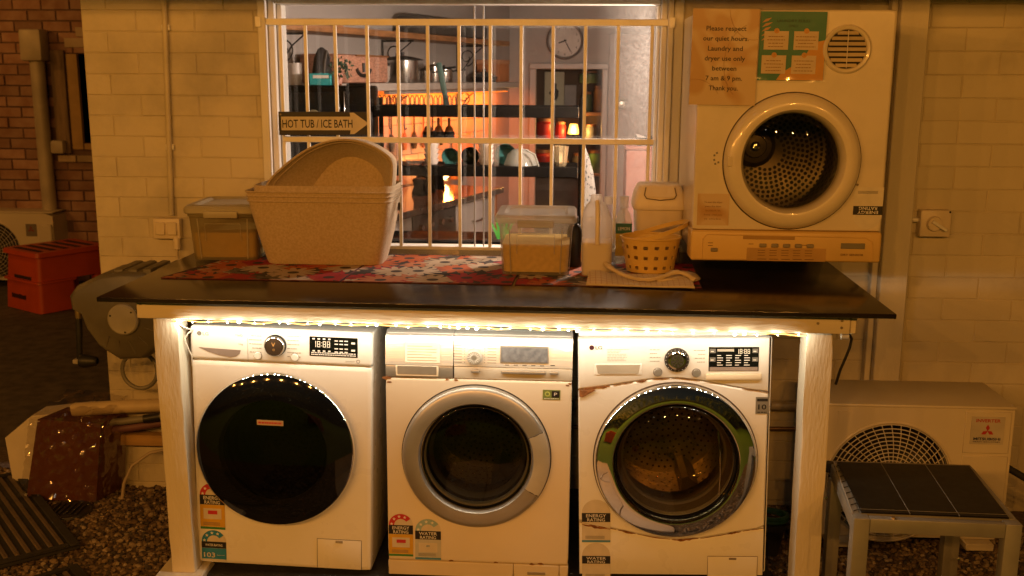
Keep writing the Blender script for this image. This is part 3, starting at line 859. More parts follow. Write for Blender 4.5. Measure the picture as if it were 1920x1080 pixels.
def drum(parent, cx, cz, r, y0, depth, lobes=3, dots=True):
    g = G().lathe([(r*1.12,y0-.01),(r*1.05,y0),(r,y0+.015),(r*1.16,y0+.04),(r*1.16,y0+depth),(0,y0+depth+.02)], (cx,0,cz), 'y', 48)
    d = g.build('drum', DRUM, parent)
    if dots:
        g = G(); rr = r*1.16
        nz = 44
        for k in range(6):
            y = y0+.06+k*(depth-.08)/5
            for i in range(nz):
                a = 2*pi*(i+.5*(k % 2))/nz
                M = Matrix.Translation((cx+(rr-.0012)*cos(a), y, cz+(rr-.0012)*sin(a))) @ Matrix.Rotation(-a, 4, 'Y') @ Matrix.Rotation(pi/2, 4, 'Z')
                g.disc((0,0,0), .0045, 6, 'y', M=M)
        for ring in range(1, 9):
            R = rr*ring/9; m = max(6, int(2*pi*R/.021))
            for i in range(m):
                a = 2*pi*i/m + ring*.4
                g.disc((cx+R*cos(a), y0+depth+.02*(1-R/rr)-.0015, cz+R*sin(a)), .0045, 6)
        g.build('drum_hole', DRUMDARK, d, kind='stuff', smooth=0)
    for k in range(lobes):
        a = 2*pi*k/lobes + .9
        rr = r*1.16
        M = Matrix.Translation((cx,0,cz)) @ Matrix.Rotation(-a, 4, 'Y')
        G().loft([[(rr-.002,y0+.05,-.035),(rr-.055,y0+.05,-.012),(rr-.055,y0+.05,.012),(rr-.002,y0+.05,.035)],
                  [(rr-.002,y0+depth,-.035),(rr-.055,y0+depth,-.012),(rr-.055,y0+depth,.012),(rr-.002,y0+depth,.035)]], M=M).build('lifter', mat('lifter',(.35,.33,.29),.35,.6), d)
    return d
def arch(cx, cz, r0, r1, a0, a1, y, n=20):
    a = [radians(a0+(a1-a0)*i/n) for i in range(n+1)]
    return [(cx+r1*cos(t), cz+r1*sin(t)) for t in a], [(cx+r0*cos(t), cz+r0*sin(t)) for t in a]
def star(g, x, z, r, y):
    pts = []
    for i in range(10):
        a = pi/2 + i*pi/5; q = r if i % 2 == 0 else r*.42
        pts.append((x+q*cos(a), y, z+q*sin(a)))
    g.add([(x, y, z)] + pts, [(0, i+1, (i+1) % 10 + 1) for i in range(10)])
STK = dict(red=flat('label_red',(.50,.025,.035),.45), yel=flat('label_yellow',(.62,.36,.03),.45), blue=flat('label_blue',(.03,.22,.42),.45), pale=flat('label_pale',(.60,.56,.48),.45),
           green=flat('label_green',(.05,.22,.05),.45), black=flat('label_black',(.015,.012,.012),.45), ltblue=flat('label_light_blue',(.30,.44,.48),.45), grey=flat('label_grey',(.50,.50,.47),.45), cream=flat('label_cream',(.62,.56,.46),.45),
           midblue=flat('label_mid_blue',(.08,.24,.40),.45), olive=flat('label_olive',(.16,.20,.05),.45), tan=flat('label_tan',(.50,.36,.20),.5))
def rating(parent, x0, x1, z0, z1, y, kind, arc, body, stripe, l1, l2, num=None, numbox=None, label=None, flip=False, stars=4, sweep=(35,180)):
    """appliance rating sticker: paper, star arch, black title band, coloured field"""
    w = x1-x0; h = z1-z0; cx = (x0+x1)/2
    k = -1 if flip else 1
    zz = (lambda t: z0+h*t) if not flip else (lambda t: z1-h*t)
    def R(g, a, b, ta, tb, yy):
        za, zb = sorted((zz(ta), zz(tb))); g.rect(x0+w*a, x0+w*b, za, zb, yy)
    at = 1-.5*w/h
    body_loop = [(x0,y,zz(0)),(x1,y,zz(0)),(x1,y,zz(at))] + [(cx+w*.5*cos(radians(a)), y, zz(at)+k*w*.5*sin(radians(a))) for a in range(12,180,12)] + [(x0,y,zz(at))]
    p = G().add(body_loop, [tuple(range(len(body_loop)))]).build(kind, STK[body if False else 'cream'], parent, label=label)
    if arc:
        o, i_ = arch(cx, 0, w*.27, w*.49, sweep[0], sweep[1], 0)
        g = G()
        P = [(a[0], y-.0006, zz(at)+k*a[1]) for a in o] + [(a[0], y-.0006, zz(at)+k*a[1]) for a in i_]
        n = len(o)
        g.add(P, [(j, j+1, n+j+1, n+j) for j in range(n-1)]); g.build('arch', STK[arc], p, smooth=0)
        g = G()
        for s in range(stars):
            a = radians(172 - s*36); star(g, cx+w*.38*cos(a), zz(at)+k*w*.38*sin(a), w*.075, y-.0012)
        g.build('star', PALEINK, p, smooth=0, kind='stuff')
    bt = at; bb = at-.21
    g = G(); R(g, 0, 1, bb, bt, y-.0006); g.build('title_band', STK['black'], p, smooth=0)
    hh = h*.21*.36
    text(l1, w*.70, hh, (cx, y-.0013, zz(bt-.06) if l2 else zz((bt+bb)/2)), PALEINK, p, up=flip, bold=.01)
    if l2: text(l2, w*.62, hh, (cx, y-.0013, zz(bb+.055)), PALEINK, p, up=flip, bold=.01)
    if body:
        g = G(); R(g, 0, 1, .055, bb-.004, y-.0006); g.build('field', STK[body], p, smooth=0)
    if stripe:
        g = G(); R(g, 0, 1, 0, .05, y-.0006); g.build('stripe', STK[stripe], p, smooth=0)
    if numbox:
        g = G(); R(g, .14, .86, bb-.31, bb-.08, y-.0012); g.build('number_box', STK['cream'], p, smooth=0)
        g = G(); R(g, .32, .70, bb-.205, bb-.125, y-.0018)
        if numbox != 'plain':
            g.build('number_plate', STK[numbox], p, smooth=0)
    if num:
        text(num[0], w*num[1], h*num[2], (x0+w*num[3], y-.0025, zz(num[4])), STK[num[5]] if num[5] in STK else PALEINK, p, up=flip, bold=.015)
    g = G()
    for q in range(3):
        R(g, .12, .8, .09+q*.025, .10+q*.025, y-.0013)
    if body == 'blue': return p
    g.build('fine_print', GREYINK if body not in ('blue',) else PALEINK, p, smooth=0, kind='stuff')
    return p
def dashes(parent, x0, x1, z0, n, dz, y, m, jit=.35, h=.0022, name='fine_print', gap=None, seed=1):
    r = random.Random(seed); g = G()
    for i in range(n):
        w = (x1-x0)*(1-jit*r.random())
        a = x0 + ((x1-x0)-w)*(.5 if gap == 'c' else 0 if gap is None else 1)
        z = z0-i*dz
        x = a
        while x < a+w-.001:
            q = min(r.uniform(.004,.012), a+w-x)
            g.rect(x, x+q*.8, z-h/2, z+h/2, y); x += q
    return g.build(name, m, parent, smooth=0, kind='stuff')
def seg7(parent, s, x, z, h, y, m):
    """four digits of a seven segment display"""
    g = G(); w = h*.5; t = h*.11
    for ch in s:
        if ch == ':':
            g.rect(x, x+t, z+h*.2, z+h*.2+t, y); g.rect(x, x+t, z-h*.2-t, z-h*.2, y); x += t*2.2; continue
        if ch == '1':
            g.rect(x+w-t, x+w, z-h/2, z+h/2, y); x += w+t*1.6; continue
        g.rect(x, x+w, z+h/2-t, z+h/2, y); g.rect(x, x+w, z-t/2, z+t/2, y); g.rect(x, x+w, z-h/2, z-h/2+t, y)
        g.rect(x, x+t, z-h/2+t*1.1, z-t*.6, y); g.rect(x, x+t, z+t*.6, z+h/2-t*1.1, y)
        g.rect(x+w-t, x+w, z-h/2+t*1.1, z-t*.6, y); g.rect(x+w-t, x+w, z+t*.6, z+h/2-t*1.1, y)
        x += w+t*1.6
    return g.build('digit', m, parent, smooth=0, kind='stuff')

class Mach:
    def __init__(s, name, label, x0, z0, roll, cx):
        s.cx = cx; s.z0 = z0; s.roll = roll
        s.o = thing(name, label, 'washing machine', (cx, 0, z0), (0, roll, 0), 'washing machines under the bench')
    def l(s, x, z):      # measured point on the front plane -> the machine's own axes
        dx, dz = x-s.cx, z-s.z0
        c, q = cos(s.roll), sin(s.roll)
        return dx*c - dz*q, dx*q + dz*c
DOORGL = thin('door_glass_dark', (.10,.10,.085), rough=.015, ior=1.5)
BOWL = thin('door_bowl', (.55,.54,.48), rough=.02, ior=1.5)
# ---- left machine: black glass door
A = Mach('washing_machine', 'white washing machine with a large all black door, left of the three', 0, .0185, radians(1.5), .2855)
m = A.o; hw = .297; H = .826
dcx, dcz = A.l(.279,.444)
g = G(); plate(g, -hw, hw, 0, .712, dcx, dcz, .175, 0, .03, rad=.012, bev=.014); g.build('front_panel', WHITEMET, m)
G().shell(-hw+.001,hw-.001,.0305,.575,.004,H-.004).build('body', WHITEMET, m)
cp = G().box(-hw,hw,0,.03,.7135,H,.011,4).build('control_panel', WHITEPLA, m)
def pt(M_, px): return M_.l(*px)
x, z = A.l(.104,.766)
dr_poly = [(-.068,.012),(.070,.008),(.066,-.004),(.055,-.013),(.035,-.017),(.0,-.012),(-.035,-.002)]
G().prism([(x+a,z+b) for a,b in dr_poly], -.0015, .001).build('drawer_recess', mat('recess_grey',(.22,.17,.14),.5), cp)
for q in (-.095,.093): G().box(x+q,x+q+.0005,-.0008,0,z-.03,z+.05).build('drawer_seam', GREYINK, cp, smooth=0)
x, z = A.l(.045,.826)
G().lathe([(0,-.0012),(.0075,-.0012),(.0075,.001)], (x-.004,0,z), 'y', 20).build('emblem', GREYINK, cp)
text('LG', .019, .0115, (x+.017,-.0012,z), GREYINK, cp, bold=.01)
x, z = A.l(.170,.823); text('ThinQ', .026, .009, (x,-.0012,z), FAINT, cp)
x, z = A.l(.175,.793); text('12kg', .015, .006, (x,-.0012,z), FAINT, cp)
x, z = A.l(.289,.791)
dl = G().lathe([(.036,0),(.0355,-.008),(.033,-.012)], (x,0,z), 'y', 40).build('dial', BLACKGL, cp)
G().lathe([(.0325,-.0115),(.0325,-.020),(.030,-.023),(.0285,-.0235)], (x,0,z), 'y', 40).build('ring', CHROME, dl)
G().lathe([(.0285,-.022),(0,-.0228)], (x,0,z), 'y', 40).build('face', mat('dial_face',(.05,.03,.018),.3,.3), dl)
text('V', .012, .014, (x-.001,-.0245,z+.008), flat('amber_print',(.55,.28,.08)), dl)
text('O', .007, .008, (x+.0,-.0245,z-.009), flat('amber_print2',(.6,.32,.08)), dl)
for p in ((.230,.755),(.350,.752)):
    bx, bz = A.l(*p)
    b = G().lathe([(.0125,0),(.0125,-.003),(.0105,-.005),(0,-.0052)], (bx,0,bz), 'y', 24).build('button', WHITEPLA, cp)
    G().lathe([(.0138,-.0006),(.0126,-.0012)], (bx,0,bz), 'y', 24).build('ring', GREYINK, b)
for xx, al in ((.198,1), (.328,None)):
    a, z = A.l(xx,.822); dashes(cp, a, a+.048, z, 6, .0135, -.0012, FAINT, .4, .0028, gap=al, seed=int(xx*100))
x0, z1 = A.l(.400,.823); x1, z0 = A.l(.555,.754)
ds = G().box(x0,x1,-.0016,.001,z0,z1,.001).build('display', BLACKGL, cp)
seg7(ds, '18:88', x0+.012, (z0+z1)/2+.008, .020, -.0022, flat('segment',(.62,.58,.5)))
for r_, zz in enumerate((z1-.007, z1-.047)):
    for i in range(4):
        G().rect(x0+.010+i*.017, x0+.018+i*.017, zz-.0022, zz+.0022, -.0022).build('icon', PALEINK, ds, smooth=0)
for r_ in range(4):
    for i in range(3):
        G().rect(x0+.082+i*.016, x0+.093+i*.016, z1-.013-r_*.011-(.004 if r_ > 1 else 0), z1-.0095-r_*.011-(.004 if r_ > 1 else 0), -.0022).build('icon', PALEINK, ds, smooth=0)
for zz in (z1-.017, z1-.041):
    G().rect(x0+.136,x0+.148,zz-.003,zz+.003,-.0022).build('icon', PALEINK, ds, smooth=0)
dashes(ds, x0+.006, x1-.004, z0+.012, 2, .006, -.0022, PALEINK, .05, .003)
x, z = A.l(.530,.742); text('SMART', .03, .005, (x,-.0012,z), FAINT, cp)
x, z = A.l(.556,.742); G().lathe([(.006,-.001),(.0045,-.0012)], (x,0,z), 'y', 16).build('ring_mark', GREYINK, cp)
# door
dr_ = G().lathe([(.258,.0),(.2615,-.010),(.262,-.022),(.2595,-.029),(.2565,-.031)], (dcx,0,dcz), 'y', 96).build('door', CHROME, m)
G().lathe([(.2565,-.0305),(.235,-.040),(.20,-.0475),(.178,-.050)], (dcx,0,dcz), 'y', 96).build('door_surround', BLACKGL, dr_)
G().lathe([(.178,-.0500),(.12,-.0545),(.06,-.057),(.0,-.0575)], (dcx,0,dcz), 'y', 96).build('door_glass', DOORGL, dr_)
G().lathe([(.170,-.028),(.165,.0),(.150,.05),(.125,.09),(.06,.115),(0,.12)], (dcx,0,dcz), 'y', 64).build('bowl', BOWL, dr_)
G().lathe([(.1745,.028),(.172,.04),(.155,.045),(.150,.06),(.175,.075),(.19,.075)], (dcx,0,dcz), 'y', 64).build('gasket', GREYGASK, m)
drum(m, dcx, dcz, .165, .13, .26)
x, z = A.l(.277,.548)
tg = G().box(x-.043,x+.043,-.0572,-.0560,z-.0085,z+.0085).build('door_sticker', STK['tan'], dr_)
dashes(tg, x-.038, x+.038, z, 1, .006, -.0580, STK['red'], .0, .006)
rating(m, *[A.l(.008,.15)[0], A.l(.092,.15)[0]], A.l(.05,.150)[1], A.l(.05,.314)[1], -.001, 'energy_label', 'red', 'yel', 'green', 'ENERGY', 'RATING', ('257', .16, .05, .52, .30, 'cream'), 'red', label='red and yellow energy rating label')
zt = A.l(.05,.147)[1]; zb = A.l(.05,.036)[1]
wl = rating(m, A.l(.008,.09)[0], A.l(.092,.09)[0], zb, zt, -.001, 'water_label', 'blue', 'blue', None, 'WATER RATING', None, ('103', .46, .16, .32, .20, 'cream'), None, label='blue water rating label reading 103')
text('litres per wash', .026, .004, (A.l(.073,.066)[0], -.0027, zb+.022), PALEINK, wl)
x0, z1 = A.l(.403,.126); x1, z0 = A.l(.548,.019)
fl = G().box(x0,x1,-.0022,.001,z0,z1,.003,2).build('filter_flap', WHITEMET, m)
G().tube([(x0-.001,-.0006,z0),(x0-.001,-.0006,z1+.001),(x1+.001,-.0006,z1+.001),(x1+.001,-.0006,z0)], .0011, 5).build('seam', GREYINK, fl)
G().box(x0+.062,x0+.086,-.0045,-.002,z1-.011,z1-.002,.001).build('latch', mat('latch_grey',(.35,.32,.27),.5), fl)
for xx in (-.25,.25):
    G().lathe([(.02,-.02),(.024,-.005),(.02,.004)], (xx,.06,0), 'z', 16, cap0=True).build('foot', RUBBER, m)

# ---- middle machine: stainless panel, silver ring door
B_ = Mach('washing_machine', 'white washing machine with a steel control strip and silver door ring, the middle one', 0, .0, radians(.25), .940)
m = B_.o; hw = .300; H = .838
dcx, dcz = B_.l(.936,.430)
g = G(); plate(g, -hw, hw, .058, .689, dcx, dcz, .165, 0, .03, rad=.006, bev=.006); g.build('front_panel', mat('old_enamel',(.72,.64,.52),.34,var=.05,vs=3,coat=.2), m)
G().shell(-hw+.002,hw-.002,.0305,.575,.004,H-.006).build('body', WHITEMET, m)
kp = G().box(-hw,.118,0,.03,.004,.056,.003).build('kick_panel', AGEDPLA, m)
fl = G().box(.1195,.270,-.001,.03,.004,.056,.003).build('filter_flap', AGEDPLA, m)
G().box(.165,.225,-.0022,0,.020,.031,.001).build('grip', mat('grip_shade',(.28,.24,.18),.5), fl)
G().box(.2715,hw,0,.03,.004,.056,.003).build('kick_panel', AGEDPLA, m)
lower = G().box(-hw,-.0815,.002,.03,.6905,.731,.004,2).build('drawer_front', SILVER, m)
lower2 = G().box(-.0785,hw,.002,.03,.6905,.731,.004,2).build('button_strip', mat('warm_silver',(.55,.50,.42),.35,.2), m)
def lean_panel(x0, x1, name, m_):
    return G().loft([[(x0,.002,.7325),(x1,.002,.7325),(x1,.03,.7325),(x0,.03,.7325)],[(x0,.010,.806),(x1,.010,.806),(x1,.035,.806),(x0,.035,.806)],[(x0,.020,.826),(x1,.020,.826),(x1,.04,.826),(x0,.04,.826)],[(x0,.045,.838),(x1,.045,.838),(x1,.06,.838),(x0,.06,.838)]]).build(name, m_, m, smooth=30)
sd = lean_panel(-hw,-.0815,'drawer_panel', STEEL); sp_ = lean_panel(-.0785,hw,'control_panel', STEEL)
G().box(-hw+.002,hw-.002,.0605,.57,.80,H,.004).build('top_cover', WHITEPLA, m)
x0, z1 = B_.l(.677,.733); x1, z0 = B_.l(.815,.697)
h_ = G().box(x0,x1,-.003,.0015,z0,z1,.003).build('drawer_handle', AGEDPLA, lower)
G().box(x0+.006,x1-.006,-.0042,-.003,z0+.007,z1-.001,.001).build('recess', mat('recess_shade',(.20,.17,.13),.5), h_)
pn = G()
def lean_y(z): return .002 + (z-.7325)/(.806-.7325)*.008
pn.quad(*[(xx, lean_y(zz)-.0015, zz) for xx, zz in ((-.236,.741),(-.124,.741),(-.124,.806),(-.236,.806))])
pn = pn.build('paper_note', mat('note_paper',(.72,.68,.58),.7), sd)
g = G()
for i in range(6):
    zz = .793-i*.009; w_ = .095 if i % 3 else .08
    g.quad(*[(xx, lean_y(q)-.0022, q) for xx, q in ((-.229,zz),(-.229+w_,zz),(-.229+w_,zz+.002),(-.229,zz+.002))])
g.build('fine_print', flat('amber_ink',(.42,.30,.16)), pn, smooth=0, kind='stuff')
x, z = B_.l(.931,.768)
kb = G().lathe([(.024,.006),(.0245,-.010),(.022,-.022),(.0205,-.0225)], (x,0,z), 'y', 40).build('dial', STEEL, sp_)
G().lathe([(.0205,-.0222),(0,-.0228)], (x,0,z), 'y', 40).build('face', mat('knob_face',(.38,.34,.28),.35,.7), kb)
for i in range(16):
    a = 2*pi*i/16
    G().box(.009,.020,-.0238,-.0226,-.0009,.0009, M=Matrix.Translation((x,0,z)) @ Matrix.Rotation(-a,4,'Y')).build('ridge', PALEINK, kb, smooth=0)
for i in range(7):
    for sx in (-1, 1):
        zz = z+.032-i*.009
        G().rect(x+sx*.032-.001,x+sx*.032+.001,zz-.001,zz+.001,lean_y(zz)-.0012).build('tick', INK, sp_, smooth=0)
        G().rect(x+sx*.055-.014,x+sx*.055+.014,zz-.0011,zz+.0011,lean_y(zz)-.0012).build('tick', FAINT, sp_, smooth=0)
x0, z1 = B_.l(1.017,.797); x1, z0 = B_.l(1.163,.751)
ds = G().loft([[(x0-.004,.0,z0-.004),(x1+.004,.0,z0-.004),(x1+.004,.012,z0-.004),(x0-.004,.012,z0-.004)],[(x0-.004,.004,z1+.004),(x1+.004,.004,z1+.004),(x1+.004,.016,z1+.004),(x0-.004,.016,z1+.004)]]).build('display', SILVER, sp_)
G().quad((x0,-.0012,z0),(x1,-.0012,z0),(x1,.0028,z1),(x0,.0028,z1)).build('screen', mat('lcd_screen',(.10,.10,.11),.35,col2=(.17,.17,.18),vs=60), ds, smooth=0)
for a, b in ((-.0235,.003),(.073,.216),(.229,.256)):
    G().box(a,b,-.008,.003,.713,.7235,.003,2).build('button', SILVER, lower2)
for i in range(5):
    G().rect(.085+i*.028,.098+i*.028,.739,.742,lean_y(.74)-.0012).build('print_mark', GREYINK, sp_, smooth=0)
G().rect(.230,.244,.741,.7435,lean_y(.742)-.0012).build('print_mark', INK, sp_, smooth=0)
# door ring
dr_ = G().lathe([(.2405,.0),(.2410,-.012),(.236,-.020),(.225,-.0245),(.20,-.0275),(.187,-.0265),(.182,-.020),(.181,.0)], (dcx,0,dcz), 'y', 96).build('door', SILVER, m)
G().lathe([(.2445,-.0008),(.2410,-.0012)], (dcx,0,dcz), 'y', 96).build('door_gap', INK, dr_)
# latch segment standing slightly proud
a0, a1 = radians(-31), radians(24)
n = 24; L = []
for r_, y in ((.2395,-.006),(.2375,-.0215),(.225,-.0265),(.20,-.0295),(.1880,-.0285),(.1835,-.010)):
    L.append([(dcx+r_*cos(a0+(a1-a0)*i/n), y, dcz+r_*sin(a0+(a1-a0)*i/n)) for i in range(n+1)])
G().loft(L, False, False, False).build('door_latch', mat('latch_silver',(.52,.49,.43),.4,.3), dr_)
for a in (a0, a1):
    G().tube([(dcx+.186*cos(a),-.0275,dcz+.186*sin(a)),(dcx+.21*cos(a),-.0285,dcz+.21*sin(a)),(dcx+.236*cos(a),-.0225,dcz+.236*sin(a))], .0013, 5).build('latch_seam', INK, dr_)
G().lathe([(.1805,.002),(.178,-.006),(.172,-.004),(.166,.012),(.160,.03)], (dcx,0,dcz-.002), 'y', 72).build('gasket', BLACKGL, dr_)
G().lathe([(.172,-.010),(.165,-.014),(.13,-.020),(.08,-.024),(0,-.026)], (dcx,0,dcz+.004), 'y', 72).build('door_glass', thin('door_glass_tint', (.30,.29,.22), rough=.02), dr_)
G().lathe([(.164,.02),(.155,.05),(.140,.10),(.105,.125),(0,.135)], (dcx,0,dcz), 'y', 64).build('bowl', BOWL, dr_)
G().lathe([(.1645,.03),(.150,.045),(.148,.06),(.18,.07)], (dcx,0,dcz), 'y', 64).build('tub_seal', GREYGASK, m)
drum(m, dcx, dcz, .160, .14, .25)
rating(m, B_.l(.642,.15)[0]+.002, B_.l(.725,.15)[0], B_.l(.7,.073)[1], B_.l(.7,.224)[1], -.001, 'energy_label', 'red', 'yel', 'green', 'ENERGY', 'RATING', ('310', .16, .05, .52, .30, 'cream'), 'red', label='red and yellow energy rating label')
wl = rating(m, B_.l(.732,.15)[0], B_.l(.818,.15)[0], B_.l(.7,.064)[1], B_.l(.7,.209)[1], -.001, 'water_label', 'ltblue', 'grey', 'midblue', 'WATER', 'RATING', ('89', .13, .045, .5, .34, 'midblue'), 'plain', label='pale grey water rating label')
x0, z1 = B_.l(1.150,.661); x1, z0 = B_.l(1.206,.628)
bd_ = G().box(x0,x1,-.0012,0,z0,z1).build('badge', STK['olive'], m)
G().rect(x0+.029,x1-.003,z0+.008,z1-.003,-.0018).build('badge_half', STK['black'], bd_, smooth=0)
text('P', .009, .011, (x1-.015,-.0025,(z0+z1)/2+.003), PALEINK, bd_)
G().lathe([(.0085,-.0018),(.005,-.0019)], ((x0+x0+.03)/2,0,(z0+z1)/2+.003), 'y', 16).build('leaf_mark', flat('leaf_print',(.45,.5,.12)), bd_)
dashes(bd_, x0+.004, x1-.004, z0+.004, 1, .004, -.0018, PALEINK, 0, .002)
for p, s in ((( .648,.690),.015),((.655,.676),.008),((1.0,.060),.007),((1.228,.676),.009),((.842,.688),.006),((.872,.687),.007),((1.236,.682),.006),((.85,.062),.008),((1.12,.058),.009),((1.15,.060),.010)):
    x, z = B_.l(*p); r_ = random.Random(int(p[0]*1000)); n = 9
    G().prism([(x+s*r_.uniform(.5,1.3)*cos(2*pi*i/n), z+s*r_.uniform(.2,.55)*sin(2*pi*i/n)) for i in range(n)], -.0009, .0005).build('rust_spot', RUST, m)

# ---- right machine: chrome door
C_ = Mach('washing_machine', 'white washing machine with a mirror chrome door and rusty seams, right of the three', 0, .03, radians(-1.35), 1.578)
m = C_.o; hw = .300; H = .810
dcx, dcz = C_.l(1.578,.433)
seam = [C_.l(*p) for p in ((1.272,.664),(1.35,.676),(1.424,.690),(1.50,.703),(1.575,.708),(1.65,.701),(1.727,.687),(1.80,.675),(1.876,.669))]
seam[0] = (-hw, seam[0][1]); seam[-1] = (hw, seam[-1][1])
low = [C_.l(*p) for p in ((1.281,.212),(1.36,.196),(1.439,.180),(1.52,.165),(1.596,.158),(1.68,.168),(1.750,.183),(1.82,.199),(1.881,.208))]
low[0] = (-hw, low[0][1]); low[-1] = (hw, low[-1][1])
# body panel, lower panel and control fascia share the curved seams
def curved_panel(top, bot, name, m_, bev=.004, bul=0):
    n = len(top); L0 = bot + top[::-1]
    c = (sum(p[0] for p in L0)/len(L0), sum(p[1] for p in L0)/len(L0))
    def ins(k):
        return [(p[0]-math.copysign(k, p[0]) if abs(p[0]) > hw-.001 else p[0], p[1]+(k if i < n else -k)) for i, p in enumerate(L0)]
    return G().loft([[(p[0],.03,p[1]) for p in L0], [(p[0],bev,p[1]) for p in L0], [(p[0],bev*.3,p[1]) for p in ins(bev*.4)], [(p[0],0,p[1]) for p in ins(bev)]], False, True)
fas_top = [(x, H-.001) for x, z in seam]
cp = curved_panel(fas_top, [(x, z+.0012) for x, z in seam], 'control_panel', WHITEPLA, .006).build('control_panel', WHITEPLA, m, smooth=30)
curved_panel([(x, z-.0012) for x, z in low], [(x, .004) for x, z in low], 'lower_panel', WHITEMET).build('lower_panel', WHITEMET, m, smooth=30)
# middle panel with the hole
angs = [2*pi*i/96 for i in range(96)]
def bound(a):
    c, s = cos(a), sin(a); t = 1e9
    if abs(c) > 1e-9: t = min(t, ((hw if c > 0 else -hw)-dcx)/c)
    line = [(x, z-.0012) for x, z in seam] if s > 0 else [(x, z+.0012) for x, z in low]
    for (xa, za), (xb, zb) in zip(line, line[1:]):
        den = c*(zb-za) - s*(xb-xa)
        if abs(den) < 1e-9: continue
        tt = ((xa-dcx)*(zb-za) - (za-dcz)*(xb-xa))/den
        u = ((xa-dcx)*s - (za-dcz)*c)/den
        if tt > 0 and -.02 <= u <= 1.02: t = min(t, tt)
    return dcx+t*c, dcz+t*s
ob = [bound(a) for a in angs]
L = [[(dcx+.19*cos(a), .03, dcz+.19*sin(a)) for a in angs], [(dcx+.19*cos(a), 0, dcz+.19*sin(a)) for a in angs],
     [(dcx+(p[0]-dcx)*.985, 0, dcz+(p[1]-dcz)*.985) for p in ob], [(p[0], .004, p[1]) for p in ob], [(p[0], .03, p[1]) for p in ob]]
G().loft(L, False, False).build('front_panel', WHITEMET, m, smooth=8)
G().shell(-hw+.002,hw+.012,.0305,.60,.004,H-.004).build('body', WHITEMET, m)
G().box(-hw+.002,hw-.002,.0305,.33,H-.003,H+.016,.006,2).build('top_cover', WHITEPLA, m)
def emblem_LG(px):
    x, z = C_.l(*px)
    G().lathe([(0,-.0012),(.0078,-.0012),(.0078,.001)], (x-.004,0,z), 'y', 20).build('emblem', flat('emblem_dark_red',(.045,.008,.015)), cp)
    text('LG', .020, .011, (x+.018,-.0012,z), INK, cp, bold=.01)
emblem_LG((1.307,.803))
x, z = C_.l(1.352,.798); dashes(cp, x, x+.075, z, 8, .0052, -.0012, FAINT, .5, .0014)
x0, z1 = C_.l(1.313,.750); x1, z0 = C_.l(1.463,.717)
dh = G().box(x0,x1,-.0025,.001,z0,z1,.004,2).build('drawer_handle', WHITEPLA, cp)
G().prism([(x0+.005,z1-.003),(x1-.005,z1-.003),(x1-.010,z0+.006),(x1-.018,z0+.003),(x0+.018,z0+.003),(x0+.010,z0+.006)], -.0036, -.0025).build('recess', mat('recess_tan',(.36,.31,.24),.5), dh)
x, z = C_.l(1.571,.769)
dl = G().lathe([(.039,0),(.039,-.006),(.037,-.009),(.030,-.010)], (x,0,z), 'y', 48).build('dial', mat('dial_dark',(.06,.05,.04),.3,.5), cp)
G().lathe([(.030,-.0095),(.029,-.016),(.026,-.018),(.021,-.0185)], (x,0,z), 'y', 48).build('ring', CHROME, dl)
G().lathe([(.021,-.0180),(0,-.0185)], (x,0,z), 'y', 48).build('face', mat('dial_face_dark',(.09,.075,.055),.25,.6), dl)
for i in range(8):
    a = 2*pi*i/8
    G().box(.005,.019,-.0196,-.0186,-.0007,.0007, M=Matrix.Translation((x,0,z)) @ Matrix.Rotation(-a+.2,4,'Y')).build('ray', CHROME, dl, smooth=0)
for i in range(18):
    a = 2*pi*i/18
    G().disc((x+.0345*cos(a),-.0106,z+.0345*sin(a)), .0012, 6).build('dot', PALEINK, dl, smooth=0)
for p in ((1.513,.727),(1.634,.727)):
    bx, bz = C_.l(*p)
    b = G().lathe([(.0125,-.001),(.0125,-.006),(.011,-.008),(0,-.0085)], (bx,0,bz), 'y', 24).build('button', SILVER, cp)
    G().lathe([(.0145,-.0004),(.0126,-.0014)], (bx,0,bz), 'y', 24).build('ring', mat('button_ring',(.16,.13,.1),.4), b)
for xx, al in ((1.486,None),(1.622,1)):
    a, z = C_.l(xx,.800); dashes(cp, a, a+.038, z, 4, .0125, -.0012, FAINT, .4, .0024, gap=al, seed=int(xx*100))
x0, z1 = C_.l(1.670,.812); x1, z0 = C_.l(1.828,.737)
ds = G().box(x0,x1,-.0018,.001,z0,z1,.001).build('display', BLACKGL, cp)
G().rect(x0+.003,x1-.003,z0+.002,z0+.014,-.0024).build('strip', mat('display_strip',(.26,.20,.16),.5), ds, smooth=0)
G().rect(x0+.026,x0+.078,z1-.014,z1-.006,-.0024).build('strip', mat('display_pale',(.42,.38,.30),.5), ds, smooth=0)
seg7(ds, '18:88', x0+.086, z1-.014, .015, -.0024, flat('segment_pale',(.66,.62,.5)))
for c_ in range(4):
    for r_ in range(5):
        G().rect(x0+.026+c_*.028,x0+.026+c_*.028+(.018 if (c_+r_) % 3 else .012),z1-.028-r_*.0078,z1-.0258-r_*.0078,-.0024).build('print_mark', PALEINK, ds, smooth=0)
for sx in (x0+.003, x1-.021):
    for zz in (z1-.019, z1-.047):
        G().rect(sx,sx+.018,zz,zz+.014,-.0024).build('touch_key', mat('touch_key',(.14,.13,.11),.4), ds, smooth=0)
        G().rect(sx+.003,sx+.012,zz+.004,zz+.007,-.0030).build('print_mark', PALEINK, ds, smooth=0)
x0, z1 = C_.l(1.663,.727); x1, z0 = C_.l(1.838,.710)
G().box(x0,x1,-.010,.001,z0,z1,.004,2).build('panel_lip', AGEDPLA, cp)
x0, z1 = C_.l(1.824,.652); x1, z0 = C_.l(1.867,.597)
bd_ = G().box(x0,x1,-.0014,0,z0,z1).build('badge', mat('badge_steel',(.30,.28,.24),.4,.4), m)
text('10', .026, .017, ((x0+x1)/2,-.0022,(z0+z1)/2-.004), INK, bd_, bold=.02)
